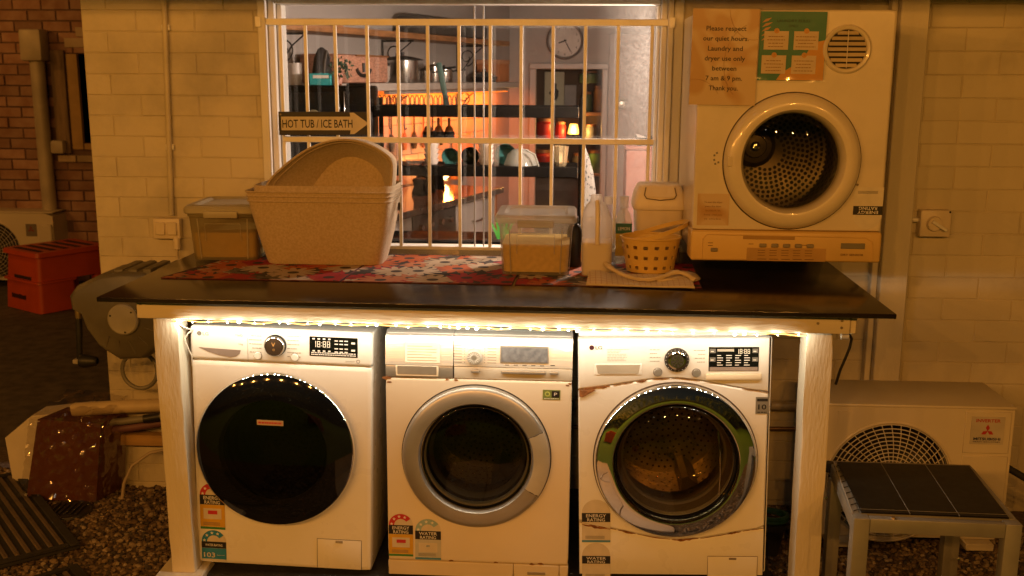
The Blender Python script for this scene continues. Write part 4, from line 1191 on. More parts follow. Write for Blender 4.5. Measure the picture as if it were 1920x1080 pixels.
G().rect(x0+.004,x1-.004,z1-.014,z1-.005,-.0020).build('strip', INK, bd_, smooth=0)
dashes(bd_, x0+.006, x1-.006, z0+.006, 1, .004, -.0020, INK, 0, .003)
# chrome door
dr_ = G().lathe([(.2595,.0),(.2600,-.012),(.2560,-.022),(.2525,-.0245)], (dcx,0,dcz), 'y', 112).build('door', CHROME, m)
G().lathe([(.2640,-.0006),(.2600,-.0014)], (dcx,0,dcz), 'y', 96).build('door_gap', mat('gap_brown',(.08,.05,.03),.7), dr_)
G().lathe([(.2522,-.0230),(.2514,-.0255),(.247,-.0270),(.234,-.0303),(.219,-.0341),(.2050,-.0375),(.2012,-.0362),(.199,-.020)], (dcx,0,dcz), 'y', 112).build('chrome_ring', CHROME, dr_)
G().lathe([(.1985,-.020),(.193,-.012),(.186,-.006)], (dcx,0,dcz), 'y', 80).build('inner_rim', BLACKGL, dr_)
G().lathe([(.196,-.026),(.19,-.036),(.17,-.047),(.13,-.058),(.08,-.065),(0,-.068)], (dcx,0,dcz), 'y', 96).build('door_glass', thin('door_glass_clear', (.62,.56,.42), rough=.012), dr_)
G().lathe([(.183,-.010),(.176,.03),(.160,.08),(.130,.115),(.07,.13),(0,.135)], (dcx,0,dcz), 'y', 64).build('bowl', thin('bowl_amber', (.75,.68,.50), rough=.02), dr_)
G().tube([(dcx+.130,-.040,dcz+.115),(dcx+.136,-.046,dcz+.05),(dcx+.139,-.048,dcz-.02),(dcx+.137,-.044,dcz-.10)], .003, 6).build('door_grip', CHROME, dr_)
G().lathe([(.1895,.03),(.165,.05),(.163,.065),(.195,.08)], (dcx,0,dcz), 'y', 64).build('gasket', GREYGASK, m)
drum(m, dcx, dcz, .175, .15, .26)
# labels
x0 = C_.l(1.283,.2)[0]; x1 = C_.l(1.376,.2)[0]
rating(m, x0, x1, C_.l(1.33,.143)[1], C_.l(1.33,.292)[1], -.001, 'energy_label', None, None, 'midblue', 'ENERGY', 'RATING', label='faded peeling energy rating label')
rating(m, x0, x1, C_.l(1.33,.01)[1], C_.l(1.33,.141)[1], -.001, 'water_label', None, None, None, 'WATER', 'RATING', label='faded peeling water rating label')
x0, z1 = C_.l(1.697,.104); x1, z0 = C_.l(1.859,.0)
fl = G().box(x0,x1,-.0022,.001,z0+.02,z1,.003,2).build('filter_flap', WHITEMET, m)
G().tube([(x0-.001,-.0006,z0+.02),(x0-.001,-.0006,z1+.001),(x1+.001,-.0006,z1+.001),(x1+.001,-.0006,z0+.02)], .0011, 5).build('seam', mat('seam_brown',(.2,.14,.08),.7), fl)
G().box((x0+x1)/2-.012,(x0+x1)/2+.012,-.0045,-.002,z1-.010,z1-.003,.001).build('latch', mat('latch_dark',(.2,.16,.12),.5), fl)
def rust_along(line, segs, seed, dz):
    r_ = random.Random(seed)
    for (ta, tb, w_) in segs:
        n = 9; up, dn = [], []
        for i in range(n+1):
            t = ta+(tb-ta)*i/n; k = t*(len(line)-1); j = min(int(k), len(line)-2); f = k-j
            x = line[j][0]*(1-f)+line[j+1][0]*f; z = line[j][1]*(1-f)+line[j+1][1]*f + dz
            up.append((x, z+w_*r_.uniform(.1,.6)*(sin(pi*i/n)+.15))); dn.append((x, z-w_*r_.uniform(.2,1)*(sin(pi*i/n)+.15)))
        G().prism(up + dn[::-1], -.0016, .002).build('rust_patch', RUST, m)
rust_along(seam, [(0,.15,.007),(.16,.27,.0014),(.29,.34,.005),(.37,.46,.002),(.47,.62,.0012),(.84,1,.0012)], 2, 0)
rust_along(low, [(.0,.18,.0013),(.19,.28,.004),(.29,.46,.0012),(.47,.60,.005),(.61,.76,.0012),(.76,.84,.004),(.85,1,.0012)], 3, 0)
rust_along([C_.l(1.283,.205),C_.l(1.376,.19)], [(0,1,.009)], 9, 0)
x, z = C_.l(1.268,.652)
G().prism([(x-.002,z+.01),(x+.05,z+.012),(x+.03,z+.0),(x+.01,z-.012),(x-.002,z-.010)], -.006, .0).build('rust_patch', RUST, m)
# ---------------------------------------------------------------- wall dryer
dy = thing('clothes_dryer', 'cream wall mounted clothes dryer hung upside down above the bench', 'dryer', (1.951,.30,1.037))
X0, X1, Z0, Z1, YD = 1.638, 2.262, 1.141, 1.857, .30
DX, DZ = 1.955, 1.371
g = G(); plate(g, X0, X1, Z0, Z1, DX, DZ, .165, YD, YD+.03, rad=.008, bev=.006); g.build('front_panel', DRYENAM, dy, True)
G().shell(X0+.002,X1-.002,YD+.0305,.80,1.06,Z1-.003).build('body', DRYENAM, dy, True)
G().box(X0+.08,X1-.08,.801,WY-.003,1.25,1.33,.004).build('wall_bracket', SCREW, dy, True)
cpn = G().box(X0-.003,X1+.003,YD-.012,YD+.10,1.037,1.1395,.009,3).build('control_panel', YELPLA, dy, True)
G().tube([(X0+.035,YD-.0125,1.043),(X0+.035,YD-.0128,1.112),(X0+.05,YD-.0128,1.127),(X1-.05,YD-.0128,1.122),(X1-.028,YD-.0128,1.108),(X1-.024,YD-.0125,1.045)], .0022, 6).build('panel_rim', YELPLA, cpn, True)
G().box(1.808,1.978,YD-.0145,YD-.011,1.112,1.124,.001).build('vent_slot', mat('slot_amber',(.34,.20,.05),.5), cpn, True)
BTN = mat('button_grey',(.30,.25,.17),.35,.4)
for x, z in ((1.713,1.075),(1.874,1.092),(1.913,1.092),(1.952,1.092),(1.991,1.092),(2.030,1.092)):
    b = G().box(x-.0115,x+.0115,YD-.018,YD-.0125,z-.0065,z+.0065,.002).build('button', BTN, cpn, True)
G().box(1.822,2.083,YD-.0140,YD-.0122,1.0395,1.0835).build('label_plate', mat('label_amber',(.42,.25,.07),.5), cpn, True)
PM = flat('brown_print',(.14,.07,.02),.6)
for c in range(5):
    for r in range(3):
        G().rect(1.858+c*.039,1.882+c*.039,1.0745-r*.0085,1.0765-r*.0085,YD-.0147).build('print_mark', PM, cpn, True, smooth=0)
    G().rect(1.858+c*.039,1.888+c*.039,1.0445,1.0470,YD-.0147).build('print_mark', PM, cpn, True, smooth=0)
G().box(2.131,2.210,YD-.0150,YD-.0122,1.084,1.103,.001).build('name_plate', mat('plate_grey',(.17,.15,.10),.4), cpn, True)
text('DRY SENSOR', .075, .007, (2.170,YD-.0135,1.064), PM, cpn, world=True, bold=.02)
for x, z in ((1.70,1.098),(1.835,1.096),(2.012,1.094),(1.70,1.089)):
    G().rect(x-.008,x+.008,z-.001,z+.001,YD-.0128).build('print_mark', PM, cpn, True, smooth=0)
# door ring
dd = G().lathe([(.2225,.0),(.2225,-.010),(.218,-.022),(.205,-.032),(.185,-.037),(.170,-.034),(.162,-.022),(.158,.0),(.156,.02)], (DX,YD,DZ), 'y', 96).build('door', DRYENAM, dy, True)
G().lathe([(.2265,-.0008),(.2225,-.0014)], (DX,YD,DZ), 'y', 96).build('door_gap', flat('gap_dark',(.06,.035,.015)), dd, True)
G().box(1.741,1.757,YD-.0345,YD-.028,1.355,1.390,.002).build('push_latch', DRYENAM, dd, True)
G().lathe([(.1575,.004),(.15,-.006),(.12,-.014),(.06,-.020),(0,-.022)], (DX,YD,DZ), 'y', 72).build('door_glass', thin('dryer_glass',(.80,.77,.68),rough=.01), dd, True)
G().lathe([(.163,.028),(.168,.036),(.170,.060),(.205,.066)], (DX,YD,DZ), 'y', 72).build('gasket', BLACKPL, dy, True)
g = G().lathe([(.200,.066),(.215,.075),(.215,.42),(.17,.44),(0,.45)], (DX,YD,DZ), 'y', 72)
dm = g.build('drum', mat('dryer_drum',(.13,.11,.085),.33,.55,var=.2,vs=9), dy, True)
HOLE = flat('dark_hole', (.008,.007,.006), .4)
g = G()
for k in range(11):
    y = YD+.095+k*.029
    for i in range(46):
        a = 2*pi*(i+.5*(k % 2))/46
        M = Matrix.Translation((DX+.2142*cos(a), y, DZ+.2142*sin(a))) @ Matrix.Rotation(-a,4,'Y') @ Matrix.Rotation(pi/2,4,'Z')
        g.disc((0,0,0), .0085, 7, 'y', M=M)
for ring in range(4, 14):
    R = .0165*ring; m_ = int(2*pi*R/.0185)
    for i in range(m_):
        a = 2*pi*i/m_ + ring*.31
        g.disc((DX+R*cos(a), YD+(.438+.01*(1-R/.17) if R < .17 else .438-.02*(R-.17)/.045), DZ+R*sin(a)), .0066, 7)
g.build('drum_hole', HOLE, dm, True, kind='stuff', smooth=0)
hub = G().lathe([(.080,.446),(.078,.436),(.066,.430),(.062,.424),(.044,.422),(.040,.414),(.018,.412),(0,.411)], (DX-.048,YD,DZ+.022), 'y', 40).build('hub', mat('hub_dark',(.10,.09,.075),.35,.5), dm, True)
G().lathe([(.018,.4105),(.014,.408),(0,.408)], (DX-.048,YD,DZ+.022), 'y', 20).build('hub_cap', CHROME, hub, True)
G().lathe([(.1725,.045),(.168,.048),(.1655,.046)], (DX,YD,DZ), 'y', 72).build('rim_ring', CHROME, dm, True)
G().lathe([(.2135,.20),(.209,.203),(.2135,.206)], (DX,YD,DZ), 'y', 72).build('drum_bead', CHROME, dm, True)
# round louvre vent
VX, VZ = 2.110, 1.733
vt = G().lathe([(.078,.0),(.077,-.006),(.072,-.010),(.064,-.008),(.061,-.002)], (VX,YD,VZ), 'y', 56).build('vent', DRYENAM, dy, True)
G().disc((VX,YD-.0012,VZ), .0625, 48).build('vent_hole', flat('vent_dark',(.02,.015,.01),.8), vt, True)
for i in range(7):
    z = VZ-.051+i*.017; w_ = math.sqrt(max(.0001,.061**2-(z-VZ)**2))
    M = Matrix.Translation((VX,YD-.004,z)) @ Matrix.Rotation(radians(-28),4,'X')
    G().box(-w_,w_,-.0008,.0008,-.0062,.0062,.0003,M=M).build('louvre', mat('louvre_amber',(.52,.42,.26),.45), vt, True)
G().box(VX-.0012,VX+.0012,YD-.0098,YD-.0075,VZ-.060,VZ+.060).build('mullion', DRYENAM, vt, True)
# stickers on the dryer
def leafy(name, base, blot, seed):
    m, n, l, b = nt(name)
    b.inputs['Roughness'].default_value = .35
    g = n.new('ShaderNodeTexCoord')
    no = n.new('ShaderNodeTexNoise'); no.inputs['Scale'].default_value = 7; no.inputs['Detail'].default_value = 1; no.inputs['Distortion'].default_value = .8
    mp = n.new('ShaderNodeMapping'); mp.inputs['Location'].default_value = (seed,seed*2,0)
    l.new(g.outputs['Object'], mp.inputs[0]); l.new(mp.outputs[0], no.inputs[0])
    rp = n.new('ShaderNodeValToRGB'); e = rp.color_ramp.elements
    e[0].position = .46; e[0].color = (*base,1); e[1].position = .56; e[1].color = (*blot,1)
    l.new(no.outputs[0], rp.inputs[0]); l.new(rp.outputs[0], b.inputs['Base Color'])
    return m
NOTE = leafy('note_print', (.56,.42,.26), (.44,.25,.09), 3.0)
st_ = G().box(1.653,1.758,YD-.0018,YD-.0004,1.156,1.262).build('instruction_sticker', NOTE, dy, True)
for i, s in enumerate(('To start the dryer', 'press the door', 'button in', 'firmly until you', 'it clicks')):
    text(s, .060-.006*(i % 3), .0062, (1.705,YD-.0028,1.234-i*.0140), flat('brown_ink_%d'%i,(.16,.07,.02)), st_, world=True, bold=.0)
rating(dy, .215, .311, .112, .252, -.001, 'energy_label', None, None, None, 'ENERGY', 'RATING', flip=True, label='upside down energy rating sticker with a dark band')
rg = random.Random(3)
for x, z in ((1.70,1.385),(1.708,1.393),(1.70,1.37),(1.714,1.362),(1.704,1.357)):
    G().prism([(x,z),(x+.006,z+.002),(x+.004,z+.008),(x-.002,z+.006)], YD-.0012, YD+.0005).build('sticker_scrap', GREYINK, dy, True)
for x, z in ((2.174,1.297),):
    G().lathe([(0,-.004),(.004,-.003),(.004,.001)], (x,YD,z), 'y', 10).build('screw', SCREW, dy, True)

# laminated notices taped to the dryer
LAM = thin('laminate', (.97,.97,.96), rough=.06, ior=1.5)
def notice(name, label, x0, x1, z0, z1, y, tilt, paper, seed):
    t = thing(name, label, 'notice', ((x0+x1)/2, y, (z0+z1)/2), (0, tilt, 0))
    w, h = x1-x0, z1-z0
    G().box(-w/2,w/2,0,.0008,-h/2,h/2).build('paper', paper, t, smooth=0)
    # curled laminate sheet a little proud of the paper
    rnd = random.Random(seed); n, k = 10, 12; P = []
    for j in range(k+1):
        for i in range(n+1):
            u, v = i/n, j/k
            e = max(abs(u-.5), abs(v-.5))*2
            P.append(((u-.5)*(w+.012), -.0022-.004*max(0,e-.8)*5*rnd.uniform(.1,1), (v-.5)*(h+.014)))
    g = G().add(P, [(j*(n+1)+i, j*(n+1)+i+1, (j+1)*(n+1)+i+1, (j+1)*(n+1)+i) for j in range(k) for i in range(n)])
    g.build('laminate', LAM, t, smooth=60)
    return t
n1 = notice('quiet_hours_notice', 'laminated notice asking guests to respect quiet hours, taped at the dryer corner', 1.612, 1.826, 1.553, 1.858, YD-.006, radians(.6), leafy('notice_print',(.60,.44,.26),(.50,.30,.12),1.0), 1)
for i, (s, w) in enumerate((('Please respect', .128), ('our quiet hours.', .146), ('Laundry and', .112), ('dryer use only', .130), ('between', .078), ('7 am & 9 pm.', .118), ('Thank you.', .094))):
    text(s, w, .0155, (.002, -.0012, .092-i*.0315), flat('serif_ink_%d'%i,(.018,.008,.005)), n1, bold=.012)
VINE = flat('vine_print',(.36,.19,.06))
for (cx_, cz_, r_, a0, a1) in ((.10,-.02,.10,110,230),(.09,.16,.08,170,280),(-.09,-.20,.10,40,110)):
    P = [(max(-.104,min(.104,cx_+r_*cos(radians(a0+(a1-a0)*i/16)))), -.0010, max(-.149,min(.149,cz_+r_*1.3*sin(radians(a0+(a1-a0)*i/16))))) for i in range(17)]
    G().tube(P, .0005, 4).build('vine_line', VINE, n1, smooth=0)
n2 = notice('green_notice', 'laminated green and orange instruction notice beside the round vent', 1.829, 2.040, 1.633, 1.850, YD-.0045, radians(.4), flat('notice_green',(.018,.16,.09),.4), 2)
OR_ = flat('notice_orange',(.55,.26,.03),.4)
blob = [(.105,-.1075),(.105,.02)]+[(.105-.02*i, .02-.004*i-.012*i*(i>2)) for i in range(1,4)]+[(.03,-.03),(.028,-.06),(.0,-.066),(-.03,-.085),(-.045,-.1075)]
G().prism(blob, -.0010, -.0002).build('orange_field', OR_, n2, smooth=0)
for i in range(5):
    z = .085-i*.014
    G().prism([(-.100,z-.012),(-.088,z),(-.070+.004*(i%2),z+.004),(-.080,z-.006)], -.0010, -.0002).build('leaf_print', flat('leaf_peach_%d'%i,(.50,.27,.12)), n2, smooth=0)
text('LAUNDRY RULES', .105, .009, (.0,-.0014,.080), flat('title_ink',(.015,.05,.03)), n2, bold=.0)
text('ONLY', .03, .008, (.0,-.0014,.064), flat('title_ink2',(.015,.05,.03)), n2)
CARD = flat('card_cream',(.60,.47,.32),.5)
for i, (cx_, cz_) in enumerate(((-.052,.018),(.043,.018),(-.056,-.058),(.040,-.058))):
    cd_ = G().rect(cx_-.039,cx_+.039,cz_-.029,cz_+.029,-.0016).build('card', CARD, n2, smooth=0)
    G().disc((cx_,-.0021,cz_+.030),.0085,16).build('number_dot', OR_, cd_, smooth=0)
    text(str(i+1), .004, .008, (cx_,-.0026,cz_+.030), flat('dot_ink_%d'%i,(.40,.16,.02)), cd_)
    dashes(cd_, cx_-.034, cx_+.034, cz_+.012, 4, .0105, -.0021, flat('card_ink_%d'%i,(.26,.12,.04)), .3, .0024, gap='c', seed=i)

# ---------------------------------------------------------------- things on the bench top
CT = .9662
def floral(name):
    m, n, l, b = nt(name)
    b.inputs['Roughness'].default_value = .8
    gp = n.new('ShaderNodeNewGeometry')
    def petals(scale, seed, k, cols, thr):
        mp = n.new('ShaderNodeMapping'); mp.inputs['Location'].default_value = (seed, seed*1.7, 0)
        mp.inputs['Scale'].default_value = (1,1,0)
        l.new(gp.outputs['Position'], mp.inputs[0])
        v = n.new('ShaderNodeTexVoronoi'); v.inputs['Scale'].default_value = scale; v.inputs['Randomness'].default_value = .85; v.voronoi_dimensions = '2D'
        l.new(mp.outputs[0], v.inputs['Vector'])
        sc_ = n.new('ShaderNodeVectorMath'); sc_.operation = 'SUBTRACT'
        l.new(mp.outputs[0], sc_.inputs[0]); l.new(v.outputs['Position'], sc_.inputs[1])
        sp = n.new('ShaderNodeSeparateXYZ'); l.new(sc_.outputs[0], sp.inputs[0])
        at = n.new('ShaderNodeMath'); at.operation = 'ARCTAN2'; l.new(sp.outputs[1], at.inputs[0]); l.new(sp.outputs[0], at.inputs[1])
        mu = n.new('ShaderNodeMath'); mu.operation = 'MULTIPLY'; mu.inputs[1].default_value = k; l.new(at.outputs[0], mu.inputs[0])
        si = n.new('ShaderNodeMath'); si.operation = 'SINE'; l.new(mu.outputs[0], si.inputs[0])
        ab = n.new('ShaderNodeMath'); ab.operation = 'ABSOLUTE'; l.new(si.outputs[0], ab.inputs[0])
        ma = n.new('ShaderNodeMath'); ma.operation = 'MULTIPLY_ADD'; ma.inputs[1].default_value = .30; ma.inputs[2].default_value = thr; l.new(ab.outputs[0], ma.inputs[0])
        le = n.new('ShaderNodeMath'); le.operation = 'LESS_THAN'; l.new(v.outputs['Distance'], le.inputs[0]); l.new(ma.outputs[0], le.inputs[1])
        sc2 = n.new('ShaderNodeSeparateColor'); l.new(v.outputs['Color'], sc2.inputs[0])
        rp = n.new('ShaderNodeValToRGB'); rp.color_ramp.interpolation = 'CONSTANT'
        els = rp.color_ramp.elements
        els[0].position = 0; els[0].color = (*cols[0],1); els[1].position = 1/len(cols); els[1].color = (*cols[1],1)
        for i, c in enumerate(cols[2:]):
            e = els.new((i+2)/len(cols)); e.color = (*c,1)
        l.new(sc2.outputs[0], rp.inputs[0])
        ce = n.new('ShaderNodeMath'); ce.operation = 'LESS_THAN'; ce.inputs[1].default_value = .13; l.new(v.outputs['Distance'], ce.inputs[0])
        mx = n.new('ShaderNodeMix'); mx.data_type = 'RGBA'; mx.inputs[7].default_value = (.03,.02,.015,1)
        l.new(ce.outputs[0], mx.inputs[0]); l.new(rp.outputs[0], mx.inputs[6])
        return le.outputs[0], mx.outputs[2]
    CR, ORG, RED, GRY, BLK, PNK = (.43,.33,.22), (.42,.09,.016), (.32,.009,.012), (.10,.085,.06), (.022,.018,.014), (.42,.15,.06)
    a1, c1 = petals(6.4, 2.3, 6, (ORG, CR, RED, CR, PNK, CR, ORG), .28)
    a2, c2 = petals(8.6, 7.9, 5, (BLK, ORG, CR, RED, GRY, PNK), .26)
    a3, c3 = petals(11, 5.1, 4, (GRY, BLK, RED, CR, BLK), .22)
    cur = (.035,.025,.022,1)
    prev = None
    for a, c in ((a3,c3),(a2,c2),(a1,c1)):
        mx = n.new('ShaderNodeMix'); mx.data_type = 'RGBA'
        l.new(a, mx.inputs[0]); l.new(c, mx.inputs[7])
        if prev is None: mx.inputs[6].default_value = cur
        else: l.new(prev, mx.inputs[6])
        prev = mx.outputs[2]
    l.new(prev, b.inputs['Base Color'])
    return m
FLORAL = floral('floral_cloth')
for (q, label) in ((((-.150,.188),(.462,.176),(.490,.590),(-.04,.600)), 'red floral placemat under the grey tub and the felt baskets'),
                   (((.470,.176),(1.040,.166),(1.060,.705),(.500,.715)), 'red floral placemat between the felt baskets and the clear tub'),
                   (((1.050,.166),(1.660,.162),(1.680,.60),(1.068,.62)), 'red floral placemat under the clear tub and the yellow basket')):
    c = (sum(p[0] for p in q)/4, sum(p[1] for p in q)/4)
    t = thing('placemat', label, 'placemat', (c[0], c[1], CT), group='floral placemats on the bench')
    n = 10
    def edge(q, k):
        P = []
        for i in range(4):
            a, b_ = Vector(q[i]), Vector(q[(i+1) % 4])
            for j in range(n): P.append(tuple(a.lerp(b_, j/n)))
        return [(x, y, CT+k) for x, y in P]
    G().loft([edge(q,.0005), edge(q,.0028)]).build('cloth', FLORAL, t, True, smooth=20)
    G().tube([(x,y,z) for x,y,z in edge(q,.0024)], .0016, 5, closed=True).build('hem', mat('hem_red_%d'%int(c[0]*10+9),(.10,.02,.018),.8), t, True)
CT2 = CT + .0035

def rrect(cx, cy, hx, hy, r, z, n=5):
    P = []
    for sx, sy, a0 in ((1,-1,-90),(1,1,0),(-1,1,90),(-1,-1,180)):
        for i in range(n+1):
            a = radians(a0+90*i/n)
            P.append((cx+sx*(hx-r)+r*cos(a), cy+sy*(hy-r)+r*sin(a), z))
    return P
def tub(name, label, cx, cy, hx, hy, h, body, lidm, contents=None, rot=0, top=1.10):
    t = thing(name, label, 'tub', (cx, cy, CT2), (0,0,rot))
    zs = (0,.006,h*.84,h*.86,h*.88,h)
    L = []
    for z in zs:
        k = 1/top + (1-1/top)*z/h + (.03 if z > h*.85 else 0)
        L.append(rrect(0,0,hx*k,hy*k,.028,z))
    G().loft(L, True, False).build('body', body, t, smooth=30)
    for sx in (-1,1):      # raised corner ribs of the front
        x = sx*hx*.66
        G().tube([(x,-hy/top-.001,.006),(x*1.07,-hy*.975-.001,h*.82)], .0022, 6).build('rib', lidm, t)
    q = [(-hx*.5,-hy*.94-.001,h*.38),(-hx*.5,-hy*.975-.001,h*.72),(hx*.5,-hy*.975-.001,h*.72),(hx*.5,-hy*.94-.001,h*.38)]
    G().tube(q, .0014, 5).build('front_panel', lidm, t)
    lid = G().loft([rrect(0,0,hx+.010,hy+.010,.03,h-.016), rrect(0,0,hx+.013,hy+.013,.03,h-.012), rrect(0,0,hx+.013,hy+.013,.03,h+.002), rrect(0,0,hx+.006,hy+.006,.028,h+.012),
                    rrect(0,0,hx-.018,hy-.018,.025,h+.014), rrect(0,0,hx-.028,hy-.028,.022,h+.005)], False, True).build('lid', lidm, t, smooth=30)
    G().box(-.062,.062,-hy-.022,-hy-.010,h-.030,h-.004,.004,2).build('clip', lidm, t)
    if contents:
        k = 1/top + (1-1/top)*.5
        G().loft([rrect(0,0,hx/top-.006,hy/top-.006,.024,.010), rrect(0,0,hx*k-.006,hy*k-.006,.024,h*.54)]).build('contents', contents, t, smooth=30)
    return t
POWDER = mat('washing_powder', (.66,.47,.13), .8, var=.1, vs=60)
TUBG = mat('grey_tub_plastic', (.36,.32,.215), .42, var=.06, vs=5)
tub('storage_tub', 'greyish lidded storage tub at the left end of the bench', -.052,.675,.130,.155,.190, thin('tub_smoky',(.80,.76,.60), grey=.40, greycol=(.46,.40,.25), rough=.2), TUBG, POWDER, radians(3))
tub('clear_tub', 'cloudy clear lidded tub half full of washing powder', 1.112,.455,.128,.135,.198, thin('tub_clear',(.86,.83,.76), grey=.22, greycol=(.70,.66,.58), rough=.15), thin('lid_clear',(.85,.83,.78), grey=.5, greycol=(.62,.59,.54), rough=.08), POWDER, radians(0))

# nested felt baskets
FELT = mat('tan_felt', (.44,.33,.19), .95, col2=(.54,.42,.26), vs=130, bump=.7, bs=420, sheen=.3, detail=8)
fb = thing('felt_basket', 'square tan felt basket with folded rim in front of the window', 'basket', (.338,.57,CT2))
def brick_loop(z, x0, x1, y0, y1, r, n=7):
    return [(cx_, cy_, z) for cx_, cy_, _ in rrect((x0+x1)/2, (y0+y1)/2, (x1-x0)/2, (y1-y0)/2, r, z, n)]
L = []
prof = [(.9702,.128,.548,.470,.640,.045),(.985,.122,.553,.462,.650,.05),(1.08,.103,.575,.440,.672,.04),(1.17,.085,.590,.425,.690,.038),(1.205,.079,.594,.420,.694,.036),(1.238,.074,.598,.415,.698,.036)]
for p in prof: L.append(brick_loop(*p))
for p in ((1.2395,.078,.594,.419,.694,.034),(1.17,.093,.584,.432,.683,.034),(1.0,.122,.550,.465,.645,.045)): L.append(brick_loop(*p))
g = G().loft(L, True, True); g.build('body', FELT, fb, True, smooth=50)
for z, k in ((1.2375,.0),(1.222,.002),(1.204,.004)):
    lp_ = brick_loop(z, .073+k, .599-k, .414+k, .699-k, .037)
    G().tube(lp_, .0032, 6, closed=True).build('rim_seam', FELT, fb, True)
# second nested rim a little above and behind
L = [brick_loop(z, x0, x1, y0, y1, .05) for z, x0, x1, y0, y1 in ((1.15,.092,.586,.431,.685),(1.252,.090,.600,.450,.700),(1.256,.094,.597,.454,.697),(1.16,.100,.580,.440,.680))]
rb_ = thing('felt_basket', 'second felt basket nested inside the square tan one, only its rim showing', 'basket', (.34,.58,1.2))
G().loft(L, False, False).build('rim', FELT, rb_, True, smooth=50)
hd = G()
hd.lathe([(.0,.0),(.016,.0),(.016,.004)], (.5905,.63,1.165), 'x', 16).build('handle_hole', flat('handle_dark',(.05,.035,.02)), fb, True)
# tilted basket lying inside with its mouth to the front
tb = thing('felt_basket', 'round topped felt basket tipped on its side inside the square one', 'basket', (.36,.55,1.25))
outer = [(.120,1.200),(.139,1.262),(.187,1.313),(.264,1.371),(.341,1.405),(.418,1.416),(.495,1.402),(.560,1.368),(.586,1.338),(.588,1.29),(.583,1.237),(.560,1.13),(.48,1.08),(.36,1.06),(.24,1.08),(.15,1.13)]
innr = [(.262,1.190),(.274,1.235),(.300,1.275),(.335,1.315),(.370,1.336),(.410,1.345),(.450,1.338),(.492,1.316),(.520,1.288),(.532,1.262),(.536,1.225),(.515,1.15),(.46,1.12),(.39,1.11),(.33,1.13),(.285,1.16)]
def smooth_loop(P, k=3):
    n = len(P); out = []
    for i in range(n):
        p0, p1, p2, p3 = (Vector(P[(i+j-1) % n]) for j in range(4))
        for s in range(k):
            t = s/k
            out.append(tuple(.5*((2*p1)+(p2-p0)*t+(2*p0-5*p1+4*p2-p3)*t*t+(3*p1-p0-3*p2+p3)*t**3)))
    return out
outer, innr = smooth_loop(outer), smooth_loop(innr)
def at(P, y, lean=.20, k=1, c=(.36,1.24)): return [(c[0]+(p[0]-c[0])*k, y+(p[1]-1.2)*lean, c[1]+(p[1]-c[1])*k) for p in P]
mid = [((a[0]*.45+b_[0]*.55), (a[1]*.45+b_[1]*.55)) for a, b_ in zip(outer, innr)]
G().loft([at(outer,.58,.2,1.012), at(outer,.498,.2,1.006), at(outer,.492,.2,.992), at(outer,.50,.2,.978), at(mid,.56), at(innr,.615,.2,1.02)], False, False).build('side', FELT, tb, True, smooth=60)
G().loft([at(innr,.6155,.2,1.02), at(innr,.618,.2,.9)], False, True).build('bottom', FELT, tb, True, smooth=60)
G().tube([(x, y-.001, z) for x, y, z in at(outer,.494,.2,.998)], .0045, 6, closed=True).build('rim_seam', FELT, tb, True)
G().tube([(x, y-.001, z) for x, y, z in at([(o[0]*.85+i_[0]*.15, o[1]*.85+i_[1]*.15) for o, i_ in zip(outer, innr)],.506,.2,1)], .0015, 5, closed=True).build('stitch_line', FELT, tb, True)

# jug, bottles, bin
MILKY = thin('milky_plastic', (.86,.83,.78), grey=.62, greycol=(.86,.82,.76), rough=.12, tl=.62)
jg = thing('plastic_jug', 'translucent plastic jug half full of pale liquid, open at the top', 'jug', (1.322,.37,CT2))
L = []
for z, hx, hy, r in ((0,.046,.046,.02),(.004,.051,.051,.022),(.13,.052,.052,.022),(.135,.050,.050,.022),(.14,.052,.052,.022),(.19,.051,.050,.026),(.222,.044,.044,.03),(.242,.034,.034,.03),(.254,.022,.022,.021),(.275,.019,.019,.0185),(.277,.017,.017,.0165)):
    L.append(rrect(-.004*(z>.2),0,hx,hy,r,z,4))
G().loft(L, True, False).build('body', MILKY, jg, smooth=50)
G().loft([rrect(0,0,.047,.047,.02,.003,4), rrect(0,0,.0485,.0485,.02,.118,4)]).build('liquid', mat('pale_liquid',(.74,.68,.62),.2,var=.02,sub=.3), jg, smooth=40)
G().tube([(-.002,-.030,.258),(-.001,-.052,.235),(0,-.064,.19),(0,-.064,.15),(0,-.056,.115)], [.008,.008,.008,.008,.009], 10).build('handle', mat('jug_handle',(.74,.66,.56),.4,var=.04), jg)
G().lathe([(.0,.026),(.014,.026),(.015,.004),(.013,0)], (.037,.01,.243), 'z', 20).build('cap', MILKY, jg)
jl = G().box(-.0535,-.0515,-.02,.03,.045,.105).build('label', STK['cream'], jg)
G().box(-.0542,-.0536,-.015,.025,.05,.075).build('label_print', STK['red'], jl)
bk = thing('black_bottle', 'black bottle standing between the clear tub and the jug', 'bottle', (1.246,.52,CT2))
G().lathe([(0,0),(.026,0),(.027,.004),(.027,.125),(.022,.145),(.012,.155),(.012,.172),(0,.172)], (0,0,0), 'z', 28).build('body', BLACKPL, bk)
G().lathe([(.0135,.165),(.0135,.18),(0,.182)], (0,0,0), 'z', 20).build('cap', BLACKPL, bk)
cb_ = thing('cleaner_bottle', 'clear capped cleaner bottle with a green and yellow lemon label', 'bottle', (1.425,.60,CT2))
G().loft([rrect(0,0,hx,hx*.75,.012,z,4) for z, hx in ((0,.027),(.003,.029),(.16,.029),(.185,.022),(.195,.014),(.205,.013))]).build('body', thin('bottle_clear',(.92,.90,.80),grey=.2,greycol=(.7,.66,.5)), cb_, smooth=50)
G().lathe([(.0165,.205),(.0165,.244),(.015,.247),(0,.247)], (0,0,0), 'z', 24).build('cap', thin('cap_clear',(.9,.88,.84),grey=.4,greycol=(.7,.68,.62)), cb_)
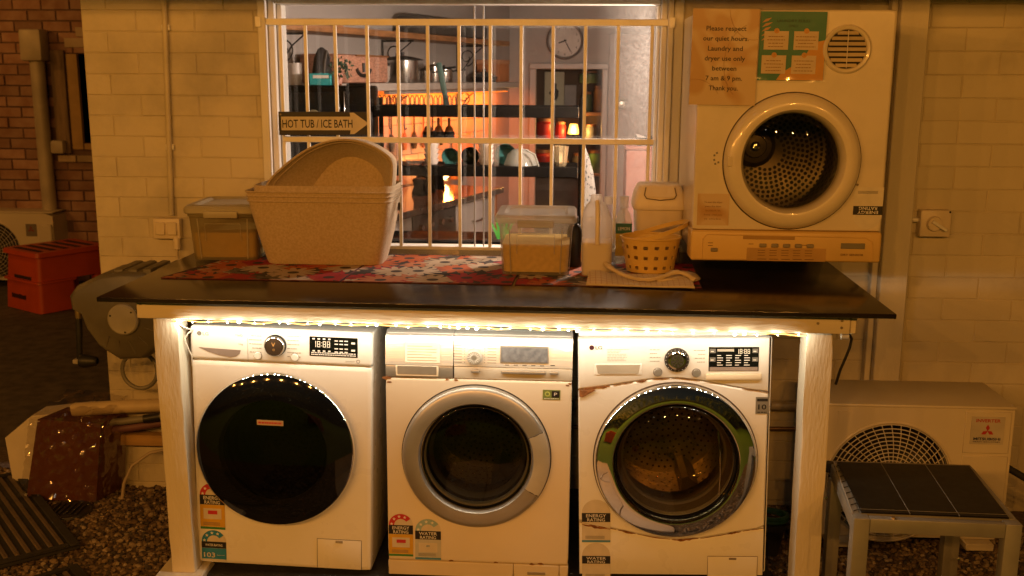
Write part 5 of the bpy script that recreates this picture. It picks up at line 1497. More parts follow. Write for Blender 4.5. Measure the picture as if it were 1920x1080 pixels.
lb_ = G().box(-.0295,.0295,-.0235,-.0225,.03,.135).build('label', mat('lemon_label',(.62,.45,.05),.4), cb_)
G().rect(-.0295,.0295,.112,.150,-.0242).build('green_band', flat('band_green',(.015,.11,.075)), lb_, smooth=0)
text('LEMON', .042, .012, (0,-.0250,.131), PALEINK, lb_)
G().lathe([(.022,-.0242),(.018,-.0246),(0,-.0246)], (.0,0,.085), 'y', 24).build('lemon', flat('lemon_yellow',(.62,.5,.10)), lb_)
text('JIF', .022, .022, (.006,-.0256,.078), STK['red'], lb_, bold=.03)
bn = thing('swing_bin', 'small cream swing top bin standing under the dryer corner', 'bin', (1.555,.68,CT2))
G().loft([rrect(0,0,hx,hy,.022,z) for z, hx, hy in ((0,.076,.066),(.003,.078,.068),(.195,.088,.080),(.197,.091,.083))]).build('body', AGEDPLA, bn, smooth=40)
G().loft([rrect(0,0,hx,hy,.022,z) for z, hx, hy in ((.198,.096,.088),(.204,.097,.089),(.218,.096,.088),(.255,.089,.078),(.282,.078,.062),(.288,.070,.054))]).build('hood', AGEDPLA, bn, smooth=40)
G().tube([(-.052,-.070,.278),(-.058,-.084,.252),(-.050,-.089,.240),(0,-.0905,.234),(.05,-.089,.240),(.058,-.084,.252),(.052,-.070,.278)], .0022, 6).build('flap_seam', mat('seam_shadow',(.18,.13,.07),.6), bn)
G().loft([[(-.052,-.066,.281),(.052,-.066,.281),(.052,-.060,.281),(-.052,-.060,.281)],[(-.054,-.087,.246),(.054,-.087,.246),(.054,-.081,.246),(-.054,-.081,.246)]]).build('flap', AGEDPLA, bn)

# yellow peg basket with square holes
PEGY = mat('yellow_plastic', (.60,.40,.10), .45, var=.05, vs=6, sub=.05)
pb = thing('peg_basket', 'yellow plastic peg basket with square holes and a tipped handle', 'basket', (1.512,.43,CT2+.006))
NS = 80; rows = [0,.012,.024,.048,.060,.084,.096,.112,.118]
def ering(z, k=0):
    a_, b_ = .082+.022*z/.118, .070+.020*z/.118
    return [((a_-k)*cos(2*pi*i/NS), (b_-k)*sin(2*pi*i/NS), z) for i in range(NS)]
V = []; F = []
for z in rows: V += ering(z)
n0 = len(V)
for z in rows: V += ering(z, .0022)
holes = set()
for r in (1,3,5):
    for i in range(NS):
        if (i % 5) in (1,2): holes.add((r, i))
for r in range(len(rows)-1):
    for i in range(NS):
        j = (i+1) % NS
        if (r, i) in holes: continue
        F.append((r*NS+i, r*NS+j, (r+1)*NS+j, (r+1)*NS+i)); F.append((n0+r*NS+i, n0+(r+1)*NS+i, n0+(r+1)*NS+j, n0+r*NS+j))
for (r, i) in holes:
    j = (i+1) % NS
    F.append((r*NS+i, r*NS+j, n0+r*NS+j, n0+r*NS+i)); F.append(((r+1)*NS+i, n0+(r+1)*NS+i, n0+(r+1)*NS+j, (r+1)*NS+j))
    if (r, (i-1) % NS) not in holes: F.append((r*NS+i, n0+r*NS+i, n0+(r+1)*NS+i, (r+1)*NS+i))
    if (r, j) not in holes: F.append((r*NS+j, (r+1)*NS+j, n0+(r+1)*NS+j, n0+r*NS+j))
F.append(tuple(n0+i for i in range(NS)))
me_g = G().add(V, F)
me_g.build('body', PEGY, pb, smooth=30)
G().tube(ering(.119), .0042, 8, closed=True).build('rim', PEGY, pb)
P = []
for i in range(25):
    a = radians(-125 + 250*i/24)
    x, y = .118*cos(a)+.012, .090*sin(a)
    P.append((x, y, .120 + .052*max(0, cos(a)*.75+.25)))
g = G(); L = []
for i, p in enumerate(P):
    v = Vector(p); t = (Vector(P[min(i+1,24)])-Vector(P[max(i-1,0)])).normalized(); s = t.cross(Vector((0,0,1))).normalized()
    L.append([tuple(v+s*.0018+Vector((0,0,.0075))), tuple(v-s*.0018+Vector((0,0,.0075))), tuple(v-s*.0018-Vector((0,0,.0075))), tuple(v+s*.0018-Vector((0,0,.0075)))])
g.loft(L); g.build('handle', PEGY, pb, smooth=30)

# crumpled tea towel under the peg basket
def check(name):
    m, n, l, b = nt(name); b.inputs['Roughness'].default_value = .9
    b.inputs['Sheen Weight'].default_value = .2
    g = n.new('ShaderNodeTexCoord'); sp = n.new('ShaderNodeSeparateXYZ'); l.new(g.outputs['UV'] if False else g.outputs['Object'], sp.inputs[0])
    o = []
    for ax in (0, 1):
        mu = n.new('ShaderNodeMath'); mu.operation = 'MULTIPLY'; mu.inputs[1].default_value = 55; l.new(sp.outputs[ax], mu.inputs[0])
        fr = n.new('ShaderNodeMath'); fr.operation = 'FRACT'; l.new(mu.outputs[0], fr.inputs[0])
        lt = n.new('ShaderNodeMath'); lt.operation = 'LESS_THAN'; lt.inputs[1].default_value = .16; l.new(fr.outputs[0], lt.inputs[0]); o.append(lt.outputs[0])
    mx = n.new('ShaderNodeMath'); mx.operation = 'MAXIMUM'; l.new(o[0], mx.inputs[0]); l.new(o[1], mx.inputs[1])
    mi = n.new('ShaderNodeMix'); mi.data_type = 'RGBA'; mi.inputs[6].default_value = (.58,.47,.33,1); mi.inputs[7].default_value = (.46,.30,.19,1)
    l.new(mx.outputs[0], mi.inputs[0]); l.new(mi.outputs[2], b.inputs['Base Color'])
    return m
TOWEL = check('check_cloth'); HEM = mat('cloth_hem', (.58,.47,.31), .9, var=.08, vs=20, bump=.4, bs=200)
tw = thing('tea_towel', 'crumpled cream checked tea towel under the yellow basket', 'towel', (1.46,.27,CT2))
nx, ny = 46, 26; P = []
rnd = random.Random(8)
for j in range(ny+1):
    for i in range(nx+1):
        u, v = i/nx, j/ny
        x = -.165+.34*u + .02*(v-.5)*(1-u); y = -.105+.20*v - .03*u*(1-v)
        h = .012*max(0,sin(pi*v))*(.5+.5*sin(u*9+v*2)) + .020*math.exp(-((u-.08)**2)/.02)*sin(pi*v)**.5 + .016*math.exp(-((u-.92)**2)/.02-((v-.35)**2)/.08)
        h *= .85 if u < .45 else .55
        P.append((x, y, .004+max(0,h)))
F = [(j*(nx+1)+i, j*(nx+1)+i+1, (j+1)*(nx+1)+i+1, (j+1)*(nx+1)+i) for j in range(ny) for i in range(nx)]
G().add(P, F).add([(x,y,z-.003) for x,y,z in P], [f[::-1] for f in F]).build('cloth', TOWEL, tw, smooth=80)
front = [P[i] for i in range(nx+1)]
G().tube([(x,y-.001,z) for x,y,z in front], .0035, 6).build('hem', HEM, tw)
g = G(); 
for path, w_ in (([(-.085,.14,.004),(-.110,.10,.030),(-.112,.06,.062),(-.095,.02,.050),(-.06,-.02,.030),(-.01,-.055,.018),(.04,-.065,.018),(.09,-.045,.032),(.12,-.03,.046),(.155,-.035,.040),(.185,-.05,.016)], .010),
                 ([(.06,-.06,.012),(.10,-.05,.018),(.14,-.045,.016),(.17,-.06,.010)], .007)):
    pts = path; pp = []
    for i in range(len(pts)-1):
        for s in range(4):
            pp.append(tuple(Vector(pts[i]).lerp(Vector(pts[i+1]), s/4)))
    pp.append(pts[-1])
    for _ in range(3):
        pp = [pp[0]] + [tuple((Vector(pp[i-1])+Vector(pp[i])*2+Vector(pp[i+1]))/4) for i in range(1,len(pp)-1)] + [pp[-1]]
    rf = random.Random(len(pp))
    G().tube(pp, [w_*rf.uniform(.72,1.15) for _ in pp], 8, M=Matrix.Diagonal((1,1,.8,1))).build('fold', HEM, tw)
G().lathe([(0,.020),(.03,.021),(.055,.014),(.064,.004)], (.150,.03,.0), 'z', 28, M=Matrix.Diagonal((1,1.3,1,1))).build('round_corner', HEM, tw)

# ---------------------------------------------------------------- side table on the right
SEAMG = mat('seam_grey', (.20,.19,.17), .5)
tt = thing('side_table', 'low aluminium side table with a black panelled top', 'table', (2.29,-.1,0))
zt = .405
FLc, FRc, BRc, BLc = (2.055,-.352), (2.522,-.366), (2.548,.105), (2.094,.112)
def rail(a, b, w, h, z, name, par=tt, m=ALU, inset=0):
    a, b = Vector(a), Vector(b); d = (b-a).normalized(); s = Vector((-d.y, d.x))
    q = [a, b, b+s*w, a+s*w]
    bm = bmesh.new()
    v = [bm.verts.new((p.x,p.y,z-h)) for p in q] + [bm.verts.new((p.x,p.y,z)) for p in q]
    for f in ((3,2,1,0),(4,5,6,7),(0,1,5,4),(1,2,6,5),(2,3,7,6),(3,0,4,7)): bm.faces.new([v[i] for i in f])
    bmesh.ops.bevel(bm, geom=bm.edges[:], offset=.0025, segments=2, profile=.5, affect='EDGES')
    return G().bm(bm).build(name, m, par, True)
rail((FLc[0]+.0465,FLc[1]),(FRc[0]-.0465,FRc[1]),.026,.043,zt,'front_rail')
rail(BRc,BLc,.026,.043,zt-.001,'back_rail', m=mat('dull_aluminium',(.30,.27,.23),.5,.5))
rail((BLc[0],BLc[1]-.027),(FLc[0],FLc[1]+.040),.026,.043,zt-.0005,'side_rail')
rail((FRc[0],FRc[1]+.040),(BRc[0],BRc[1]-.027),.026,.043,zt-.0005,'side_rail')
for i, (x, y) in enumerate((FLc, FRc)):
    sx = 1 if i == 0 else -1
    xa, xb = sorted((x, x+sx*.046))
    G().box(xa,xb,y,y+.040,GZ,zt-.0002,.003,2).build('leg', ALU, tt, True)
for i, (x, y) in enumerate((BLc, BRc)):
    xa, xb = (x-.006, x+.034) if i == 0 else (x-.085, x-.035)
    G().box(xa,xb,y-.072,y-.0285,GZ,zt-.045,.003,2).build('leg', mat('shaded_leg_%d'%i,(.42,.40,.36),.45,.7), tt, True)
G().lathe([(.0,0),(.016,0),(.016,.03),(.0,.03)], (BLc[0]-.004,BLc[1]-.02,zt-.03), 'z', 16).build('corner_cap', BLACKPL, tt, True)
TOPM = mat('black_sheet', (.008,.008,.007), .35, var=.3, vs=14, spec=.12)
def lerp2(a, b, t): return (a[0]+(b[0]-a[0])*t, a[1]+(b[1]-a[1])*t)
f0, f1 = (FLc[0]+.028, FLc[1]+.034), (FRc[0]-.024, FRc[1]+.034)
b0, b1 = (BLc[0]+.020, BLc[1]-.030), (BRc[0]-.012, BRc[1]-.030)
for k in range(3):
    ta, tb_ = (k+.004)/3, (k+.992)/3
    q = [lerp2(f0,f1,ta), lerp2(f0,f1,tb_), lerp2(b0,b1,tb_), lerp2(b0,b1,ta)]
    bm = bmesh.new()
    v = [bm.verts.new((p[0],p[1],zt+.002)) for p in q] + [bm.verts.new((p[0],p[1],zt+.0065)) for p in q]
    for f in ((3,2,1,0),(4,5,6,7),(0,1,5,4),(1,2,6,5),(2,3,7,6),(3,0,4,7)): bm.faces.new([v[i] for i in f])
    bmesh.ops.bevel(bm, geom=bm.edges[:], offset=.0012, segments=1, profile=.5, affect='EDGES')
    G().bm(bm).build('panel', TOPM, tt, True)
for t in (1/3, 2/3):
    G().tube([(*lerp2(f0,f1,t),zt+.0062),(*lerp2(b0,b1,t),zt+.0062)], .0013, 5).build('seam', SEAMG, tt, True)
G().tube([(*lerp2(f0,b0,.05),zt+.0066),(*lerp2(f1,b1,.05),zt+.0066)], .0008, 5).build('stitch_line', SEAMG, tt, True)
G().loft([[(*f0,zt-.012),(*f1,zt-.012),(*b1,zt-.012),(*b0,zt-.012)],[(*f0,zt+.0015),(*f1,zt+.0015),(*b1,zt+.0015),(*b0,zt+.0015)]]).build('tray', mat('tray_grey',(.20,.19,.16),.5), tt, True)
G().tube([(*lerp2(FLc,BLc,.06),zt+.004),(*lerp2((FLc[0]+.02,FLc[1]),(BLc[0]+.012,BLc[1]),.94),zt+.004)], .0016, 5).build('edge_cord', mat('cord_grey',(.4,.37,.32),.6), tt, True)
for i in range(9):
    a = lerp2((FLc[0]+.010,FLc[1]+.03),(BLc[0]+.004,BLc[1]-.04),(i+.5)/9)
    G().tube([(a[0],a[1],zt+.001),(a[0]+.018,a[1]+.008,zt+.003)], .0014, 5).build('lacing', BLACKPL, tt, True)
for t in (.24,):
    a = lerp2(FLc, FRc, t); G().lathe([(.009,-.0),(.007,.004),(0,.0045)], (a[0],a[1]+.012,zt), 'z', 12).build('screw', SCREW, tt, True)
for x, y, z in ((2.07,.05,.31),(2.065,.05,.10),(2.50,.03,.12)):
    G().lathe([(0,-.004),(.005,-.003),(.005,.001)], (x,y-.03,z), 'y', 8).build('bolt', CHROME, tt, True)

# hose coil in the gap right of the machines, pipes behind the machines
hc = thing('hose_coil', 'small coil of green garden hose behind the right bench post', 'hose', (1.97,.42,0))
P = []
for i in range(64):
    a = 2*pi*i/24; P.append((1.985+.055*cos(a), .42+.05*sin(a), .055+.012*sin(a*.4)+.0035*i/8))
G().tube(P, .0085, 8).build('hose', mat('teal_hose',(.02,.09,.06),.45), hc, True)
pt_ = thing('plant_pot', 'dark pot under the coil of green hose', 'pot', (1.985,.42,0))
G().lathe([(.03,-.08),(.048,.02),(.052,.025),(.050,.045)], (1.985,.42,0), 'z', 28, cap0=True).build('body', RUBBER, pt_, True)
wp = thing('water_pipe', 'cream water pipes running along the wall behind the machines', 'pipe', (1,.84,.3))
G().tube([(.0,.84,.33),(2.38,.84,.36)], .020, 12).build('pipe', PIPE, wp, True)
G().tube([(.0,.83,.23),(2.2,.83,.265)], .008, 10).build('thin_pipe', mat('copper_old',(.25,.15,.08),.5,.6), wp, True)
for x in (.66,1.24,1.99):
    G().tube([(x,.83,.24),(x,.80,.25),(x,.70,.30),(x+.01,.66,.42)], .010, 8).build('inlet_hose', HOSE, wp, True)
    G().box(x-.012,x+.012,.83,WY-.004,.225,.25,.003).build('pipe_clip', SCREW, wp, True)
dh_ = thing('dark_pipe', 'dark insulated pipe beside the right end of the air conditioner', 'pipe', (2.85,.5,.2))
G().tube([(2.80,.60,.28),(2.86,.55,.23),(2.96,.50,.18),(3.1,.5,.12)], .013, 10).build('pipe', RUBBER, dh_, True)
# ---------------------------------------------------------------- kitchen seen through the window
KA = Vector((-.3333, 2.3572, 0)); KR = radians(71.393)
KD = Vector((cos(KR), sin(KR), 0)); KN = Vector((sin(KR), -cos(KR), 0))
def kloc(u, off, z): return KA + KD*u + KN*off + Vector((0,0,z))
def kthing(name, label, cat, u, off, z, group=None): return thing(name, label, cat, kloc(u, off, z), (0,0,KR), group)
KWALL = mat('kitchen_wall_paint', (.36,.325,.30), .7, var=.05, vs=3)
KTILE = mat('kitchen_tile', (.42,.38,.34), .35, var=.05, vs=3)
KWHITE = mat('cabinet_white', (.40,.35,.31), .4, var=.04)
KWOOD = mat('shelf_wood', (.26,.12,.045), .5, var=.25, vs=8, stretch=(1,1,6), bump=.2)
KBLACK = mat('rack_black', (.004,.0032,.0026), .6, var=.2, spec=.06)
KCOPPER = mat('warm_brown', (.22,.09,.03), .5, var=.2)
KSTEEL = mat('pot_steel', (.60,.57,.53), .2, 1, var=.05)
kw = Matrix.Translation(KA) @ Matrix.Rotation(KR, 4, 'Z')
def kbox(name, m, *a, bev=0, par=None): return structure(G().box(*a, bev, M=kw).build(name, m))
structure(G().box(-1.25,3.35,.0,.03,0,2.5, M=kw).build('kitchen_wall', KWALL))
structure(G().box(-.55,.94,5.483,5.56,0,2.5).build('kitchen_wall', KWALL))
structure(G().box(1.48,2.7,5.483,5.56,0,2.5).build('kitchen_wall', KWALL))
structure(G().box(.94,1.48,5.483,5.56,1.70,2.5).build('kitchen_wall', KWALL))
structure(G().box(2.7,2.78,1.13,7,0,2.5).build('kitchen_wall', KWALL))
structure(G().box(-.735,2.78,1.121,7,-.1,-.001).build('kitchen_floor', mat('kitchen_floor',(.20,.15,.11),.5)))
structure(G().box(-.735,2.78,1.121,7,2.5,2.58).build('kitchen_ceiling', KWALL))
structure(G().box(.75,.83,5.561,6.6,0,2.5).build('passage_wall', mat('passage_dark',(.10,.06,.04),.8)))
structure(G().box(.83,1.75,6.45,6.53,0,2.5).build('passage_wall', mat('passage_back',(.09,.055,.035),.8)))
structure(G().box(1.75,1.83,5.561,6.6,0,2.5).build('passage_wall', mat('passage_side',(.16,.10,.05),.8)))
dfm = thing('door_frame', 'pale architrave round the passage opening at the back of the kitchen', 'door frame', (1.2,5.46,0))
for a in ((.885,.938,0,1.699),(1.482,1.525,0,1.699)): G().box(a[0],a[1],5.45,5.482,a[2],a[3],.004).build('jamb', KWHITE, dfm, True)
G().box(.885,1.525,5.45,5.482,1.70,1.745,.004).build('lintel', KWHITE, dfm, True)
# tiles under the white shelf
tl = kthing('tile_splashback', 'pale square tiles glowing orange under the white shelf', 'tiles', 0, .0, 0)
tm_ = G().box(0,.196,-.008,-.0005,0,.096,.002).mesh('tile', KTILE)
for r in range(6):
    for c in range(14):
        inst(tm_, 'tile', tl, (.12+c*.2 - (.1 if r % 2 else 0), 0, .925+r*.1))
# bench with cabinets and oven
kb_ = kthing('kitchen_bench', 'white kitchen bench with built in oven behind the window', 'kitchen bench', 0, 0, 0)
BTOP = mat('bench_top', (.10,.065,.045), .12, var=.2, coat=.4)
G().box(-.6,1.62,-.64,-.009,.88,.918,.004).build('worktop', BTOP, kb_)
G().box(-.6,1.56,-.585,-.02,0,.879).build('carcass', KWHITE, kb_)
for (a, b_) in ((-.58,-.13),(-.12,.355)):
    d_ = G().box(a,b_,-.605,-.586,.12,.872,.003).build('cabinet_door', KWHITE, kb_)
    G().lathe([(0,-.03),(.016,-.028),(.016,-.018),(.006,-.016),(.006,0)], (b_-.06,-.605,.75), 'y', 14).build('knob', KSTEEL, d_)
ov = G().box(.365,.935,-.606,-.586,.30,.872,.003).build('oven', mat('oven_grey',(.10,.085,.07),.35,.4), kb_)
G().box(.38,.92,-.611,-.607,.32,.72,.002).build('oven_glass', BLACKGL, ov)
G().box(.42,.88,-.640,-.628,.70,.716,.003).build('oven_handle', KSTEEL, ov)
for i in range(4):
    G().lathe([(0,-.024),(.017,-.022),(.018,0)], (.45+i*.13,-.607,.80), 'y', 16).build('knob', KSTEEL, ov)
for z0, z1 in ((.62,.872),(.37,.612),(.12,.362)):
    d_ = G().box(.945,1.545,-.605,-.586,z0,z1,.003).build('drawer', KWHITE, kb_)
    G().tube([(1.17,-.606,(z0+z1)/2),(1.17,-.628,(z0+z1)/2),(1.32,-.628,(z0+z1)/2),(1.32,-.606,(z0+z1)/2)], .005, 6).build('pull', KSTEEL, d_)
G().box(1.565,1.60,-.60,-.02,0,.879,.003).build('end_panel', mat('end_orange',(.36,.13,.03),.5), kb_)
# moka pots on the cooktop
for i, (u, off, s, label) in enumerate(((.98,.34,1.0,'small dark coffee pot at the left of the cooktop'), (1.14,.30,1.25,'tallest dark kettle in the middle of the cooktop'), (1.34,.28,1.1,'squat dark pan at the right of the cooktop'))):
    k = kthing('coffee_pot', label, 'pot', u, off, .919)
    G().lathe([(0,0),(.05*s,0),(.052*s,.008),(.038*s,.05*s),(.045*s,.09*s),(.04*s,.10*s),(.012*s,.112*s),(.012*s,.125*s),(0,.128*s)], (0,0,0), 'z', 20).build('body', KBLACK, k)
    G().tube([(.04*s,0,.085*s),(.08*s,0,.08*s),(.085*s,0,.03*s)], .008*s, 6).build('handle', KBLACK, k)
# white shelf
ws = kthing('white_shelf', 'white shelf loaded with pots on the kitchen wall', 'shelf', 0, 0, 0)
G().box(.13,2.72,-.31,-.002,1.555,1.598,.003).build('board', KWHITE, ws)
def scroll(par, u, z, s, m):
    g = G()
    g.tube([(u,-.012,z),(u,-.012,z-.17*s)], .006, 5)
    g.tube([(u,-.012,z-.008),(u,-.20*s,z-.008)], .006, 5)
    P = []
    for i in range(22):
        a = radians(-90 + i*22); r = (.055 - .0018*i)*s
        P.append((u, -.075*s - r*cos(a), z-.075*s + r*sin(a)))
    g.tube(P, .0045, 5)
    g.tube([(u,-.014,z-.16*s),(u,-.05*s,z-.15*s),(u,-.12*s,z-.06*s),(u,-.185*s,z-.015)], .0045, 5)
    return g.build('bracket', m, par, kind='stuff')
IRON = mat('black_iron', (.012,.010,.009), .5)
for u in (1.22, 2.25): scroll(ws, u, 1.553, .9, IRON)
wd = kthing('wooden_shelf', 'long wooden shelf on scrolled iron brackets near the kitchen ceiling', 'shelf', 0, 0, 0)
G().box(-.9,2.66,-.26,-.002,1.862,1.898,.003).build('board', KWOOD, wd)
for u in (-.06, 1.14, 2.26): scroll(wd, u, 1.86, 1.15, IRON)
# what stands on the shelves
def kbx(name, label, cat, u0, u1, off0, off1, z0, z1, m, bev=.006, lid=None, group=None):
    t = kthing(name, label, cat, (u0+u1)/2, (off0+off1)/2, z0, group)
    w, d_, h = u1-u0, off1-off0, z1-z0
    G().box(-w/2,w/2,-d_/2,d_/2,0,h*.8 if lid else h,bev,2).build('body', m, t)
    if lid: G().box(-w/2-.004,w/2+.004,-d_/2-.004,d_/2+.004,h*.805,h,bev*.6,2).build('lid', lid, t)
    return t
WICK = mat('pink_wicker', (.40,.20,.13), .7, var=.25, vs=40, stretch=(1,1,3), bump=.6, bs=120)
wk = kbx('wicker_box', 'pinkish woven box with a dark anchor motif on the white shelf', 'box', .16,.72,.03,.28,1.599,1.755,WICK,.02)
G().tube([(-.02,-.129,.11),(-.02,-.129,.06)], .010, 6).build('motif', IRON, wk)
P = [(-.02+.075*cos(radians(a)), -.129, .085+.045*sin(radians(a))) for a in range(190,351,16)]
G().tube(P, .011, 6).build('motif', IRON, wk)
G().tube([(-.10,-.128,.150),(.27,-.128,.150)], .005, 5).build('rim', KCOPPER, wk)
mt = kthing('oven_mitt', 'dark hanging oven mitt at the left end of the white shelf', 'mitt', .06,.24,1.599)
G().loft([rrect(0,0,.075,.02,.018,0,3), rrect(0,0,.07,.03,.028,.06,3), rrect(.0,0,.05,.025,.02,.13,3), rrect(.0,0,.025,.015,.012,.175,3), rrect(0,0,.008,.006,.005,.186,3)]).build('body', mat('dark_cloth',(.012,.011,.012),.9), mt)
G().tube([(-.04,-.03,.02),(-.03,-.035,.11),(0,-.03,.165),(.03,-.03,.13)], .008, 6).build('trim', mat('mitt_trim',(.08,.07,.06),.8), mt)
rc = kthing('rice_cooker', 'white cooking pot with a black lid on the white shelf', 'pot', .83,.15,1.599)
G().lathe([(0,0),(.055,0),(.066,.02),(.07,.09),(.066,.098)], (0,0,0), 'z', 28).build('body', KWHITE, rc)
G().lathe([(.068,.098),(.070,.110),(.05,.122),(.012,.126),(.012,.138),(0,.14)], (0,0,0), 'z', 28).build('lid', BLACKPL, rc)
sp2 = kthing('stock_pot', 'big steel stock pot with a dark domed lid on the white shelf', 'pot', 1.12,.16,1.599)
G().lathe([(0,0),(.095,0),(.098,.006),(.098,.135)], (0,0,0), 'z', 40).build('body', KSTEEL, sp2)
G().lathe([(.13,.136),(.128,.142),(.06,.158),(.012,.164),(.014,.185),(0,.188)], (0,0,0), 'z', 40).build('lid', BLACKPL, sp2)
for i, (u, r_, h, label) in enumerate(((1.44,.046,.075,'small steel saucepan next to the stock pot'),(1.56,.05,.10,'middle steel saucepan with a dark rim on the white shelf'),(1.72,.055,.085,'wider steel saucepan right of the other two'))):
    p = kthing('saucepan', label, 'saucepan', u,.16,1.599)
    G().lathe([(0,0),(r_,0),(r_*1.03,.006),(r_*1.03,h),(r_*.99,h),(r_*.97,.008),(0,.008)], (0,0,0), 'z', 28).build('body', KSTEEL, p)
    G().lathe([(r_*1.06,h),(r_*.6,h+.014),(.008,h+.018),(.008,h+.028),(0,h+.03)], (0,0,0), 'z', 28).build('lid', BLACKPL if i != 1 else KSTEEL, p)
    G().tube([(r_,-.0,h*.8),(r_+.05,-.06,h*.95),(r_+.08,-.10,h)], .007, 6).build('handle', BLACKPL, p)
bp_ = kthing('frying_pan', 'black pan with a glass lid at the right of the white shelf', 'pan', 2.38,.17,1.599)
G().lathe([(0,0),(.085,0),(.10,.035),(.097,.035),(.083,.004),(0,.004)], (0,0,0), 'z', 32).build('body', BLACKPL, bp_)
G().lathe([(.1,.036),(.06,.065),(.014,.075),(.014,.095),(0,.097)], (0,0,0), 'z', 32).build('lid', mat('smoke_lid',(.10,.10,.09),.15), bp_)
kbx('orange_box', 'orange brown box at the far end of the white shelf', 'box', 2.50,2.70,.06,.24,1.599,1.76,mat('box_orange',(.42,.16,.06),.6),.004,mat('box_orange_lid',(.46,.22,.11),.6))
kbx('small_crate', 'little orange block on the wooden shelf near the window top', 'box', .27,.36,.1,.2,1.899,1.935,mat('crate_orange',(.40,.15,.04),.6))
kbx('storage_case', 'long dark case lying on the wooden shelf', 'case', 1.25,1.95,.05,.22,1.899,2.02,mat('case_dark',(.05,.045,.04),.5),.02)
kbx('lantern', 'grey lantern like tin on the wooden shelf near the back', 'lantern', 2.1,2.35,.05,.22,1.899,2.03,mat('tin_grey',(.14,.13,.12),.4,.5),.03)

# dark microwave and what stands on it
mw = thing('microwave', 'dark microwave with a round dial behind the left window bars', 'microwave', (-.005,2.17,1.325))
G().box(-.225,.215,-.15,.16,0,.265,.012,2).build('body', KBLACK, mw)
G().box(-.20,.08,-.156,-.1505,.03,.235,.006).build('door_glass', BLACKGL, mw)
G().lathe([(.034,-.0),(.032,-.014),(0,-.015)], (-.055,-.157,.115), 'y', 28).build('dial', mat('dial_tan',(.26,.22,.12),.5), mw)
G().box(.10,.105,-.162,-.151,.03,.24,.002).build('handle', KSTEEL, mw)
mws = thing('microwave_stand', 'dark cupboard carrying the microwave', 'cupboard', (-.005,2.2,0))
G().box(-.235,.23,-.19,.18,0,1.322,.004).build('carcass', KBLACK, mws)
for sx in (-.228,.002): G().box(sx,sx+.225,-.196,-.1905,.02,1.31,.003).build('door', BLACKPL, mws)
tb_ = thing('tissue_box', 'turquoise tissue box on top of the microwave', 'box', (-.03,2.09,1.592))
G().box(-.055,.055,-.045,.045,0,.06,.003).build('carton', mat('turquoise',(.03,.36,.40),.5), tb_)
G().rect(-.035,.045,.035,.05,-.0465).build('print_mark', PALEINK, tb_, smooth=0)
wj = thing('paper_roll', 'pale kitchen roll standing left on the microwave', 'roll', (-.175,2.12,1.592))
G().lathe([(.012,0),(.035,0),(.035,.11),(.012,.11),(.012,0)], (0,0,0), 'z', 24).build('roll', KWHITE, wj)
pp = thing('herb_pot', 'small leafy herb in a pink pot on the microwave', 'plant', (.05,2.08,1.592))
G().lathe([(0,0),(.022,0),(.03,.06),(.026,.06),(.02,.01),(0,.01)], (0,0,0), 'z', 20).build('pot', mat('pink_pot',(.45,.22,.17),.6), pp)
rnd = random.Random(21); g = G()
for i in range(90):
    a = rnd.uniform(0,6.28); r_ = rnd.uniform(.0,.07); z = rnd.uniform(.055,.145) - r_*.4
    M = Matrix.Translation((r_*cos(a)+.015, r_*sin(a), z)) @ Euler((rnd.uniform(0,6),rnd.uniform(0,6),rnd.uniform(0,6))).to_matrix().to_4x4()
    s = rnd.uniform(.008,.016); g.quad((-s,0,0),(0,-s*.6,.002),(s,0,0),(0,s*.6,.002), M=M)
g.build('leaf', mat('herb_leaf',(.02,.05,.02),.6), pp, smooth=0, kind='stuff')
cof = thing('coffee_grinder', 'dark coffee machine standing between the microwave and the rack', 'coffee machine', (.165,2.03,1.592))
G().loft([rrect(0,0,.05,.05,.012,0), rrect(0,0,.05,.05,.012,.004), rrect(0,0,.046,.046,.012,.012)]).build('base', KBLACK, cof)

for i, (u, off, h, r_, c, wv) in enumerate(((.30,.10,.13,.035,(.30,.10,.03),'first jar from the left on the bench by the splashback'),(.42,.12,.10,.04,(.36,.30,.22),'second jar from the left on the bench by the splashback'),(.62,.10,.16,.03,(.10,.04,.015),'tall dark bottle on the bench by the splashback'),
        (1.98,.12,.11,.04,(.34,.14,.04),'amber jar right of the night light on the kitchen bench'),(2.20,.10,.15,.035,(.12,.05,.02),'brown bottle at the far right of the kitchen bench'),(1.52,.09,.09,.045,(.34,.28,.20),'pale canister left of the night light on the kitchen bench'))):
    j = kthing('storage_jar', wv, 'jar', u, off, .919 if u < 1.6 else .919)
    G().lathe([(0,0),(r_*.95,0),(r_,.006),(r_,h*.7),(r_*.6,h*.85),(r_*.6,h),(0,h)], (0,0,0), 'z', 20).build('body', mat('jar_%d'%i, c, .35), j)
    G().lathe([(r_*.68,h*.9),(r_*.68,h*1.06),(0,h*1.06)], (0,0,0), 'z', 20).build('lid', KBLACK if i % 2 else KCOPPER, j)
cbd = kthing('chopping_board', 'pinkish chopping board leaning on the tiled splashback', 'chopping board', 2.30, .05, .919)
G().box(-.17,.17,-.012,.006,.0,.30,.012,2, M=Matrix.Rotation(radians(-6),4,'X')).build('board', mat('board_pink',(.40,.24,.17),.5), cbd)
urail = kthing('utensil_rail', 'dark rail with hanging kitchen tools on the tiled wall', 'rail', 0, 0, 0)
G().tube([(.95,-.03,1.42),(2.1,-.03,1.42)], .006, 6).build('rail', IRON, urail)
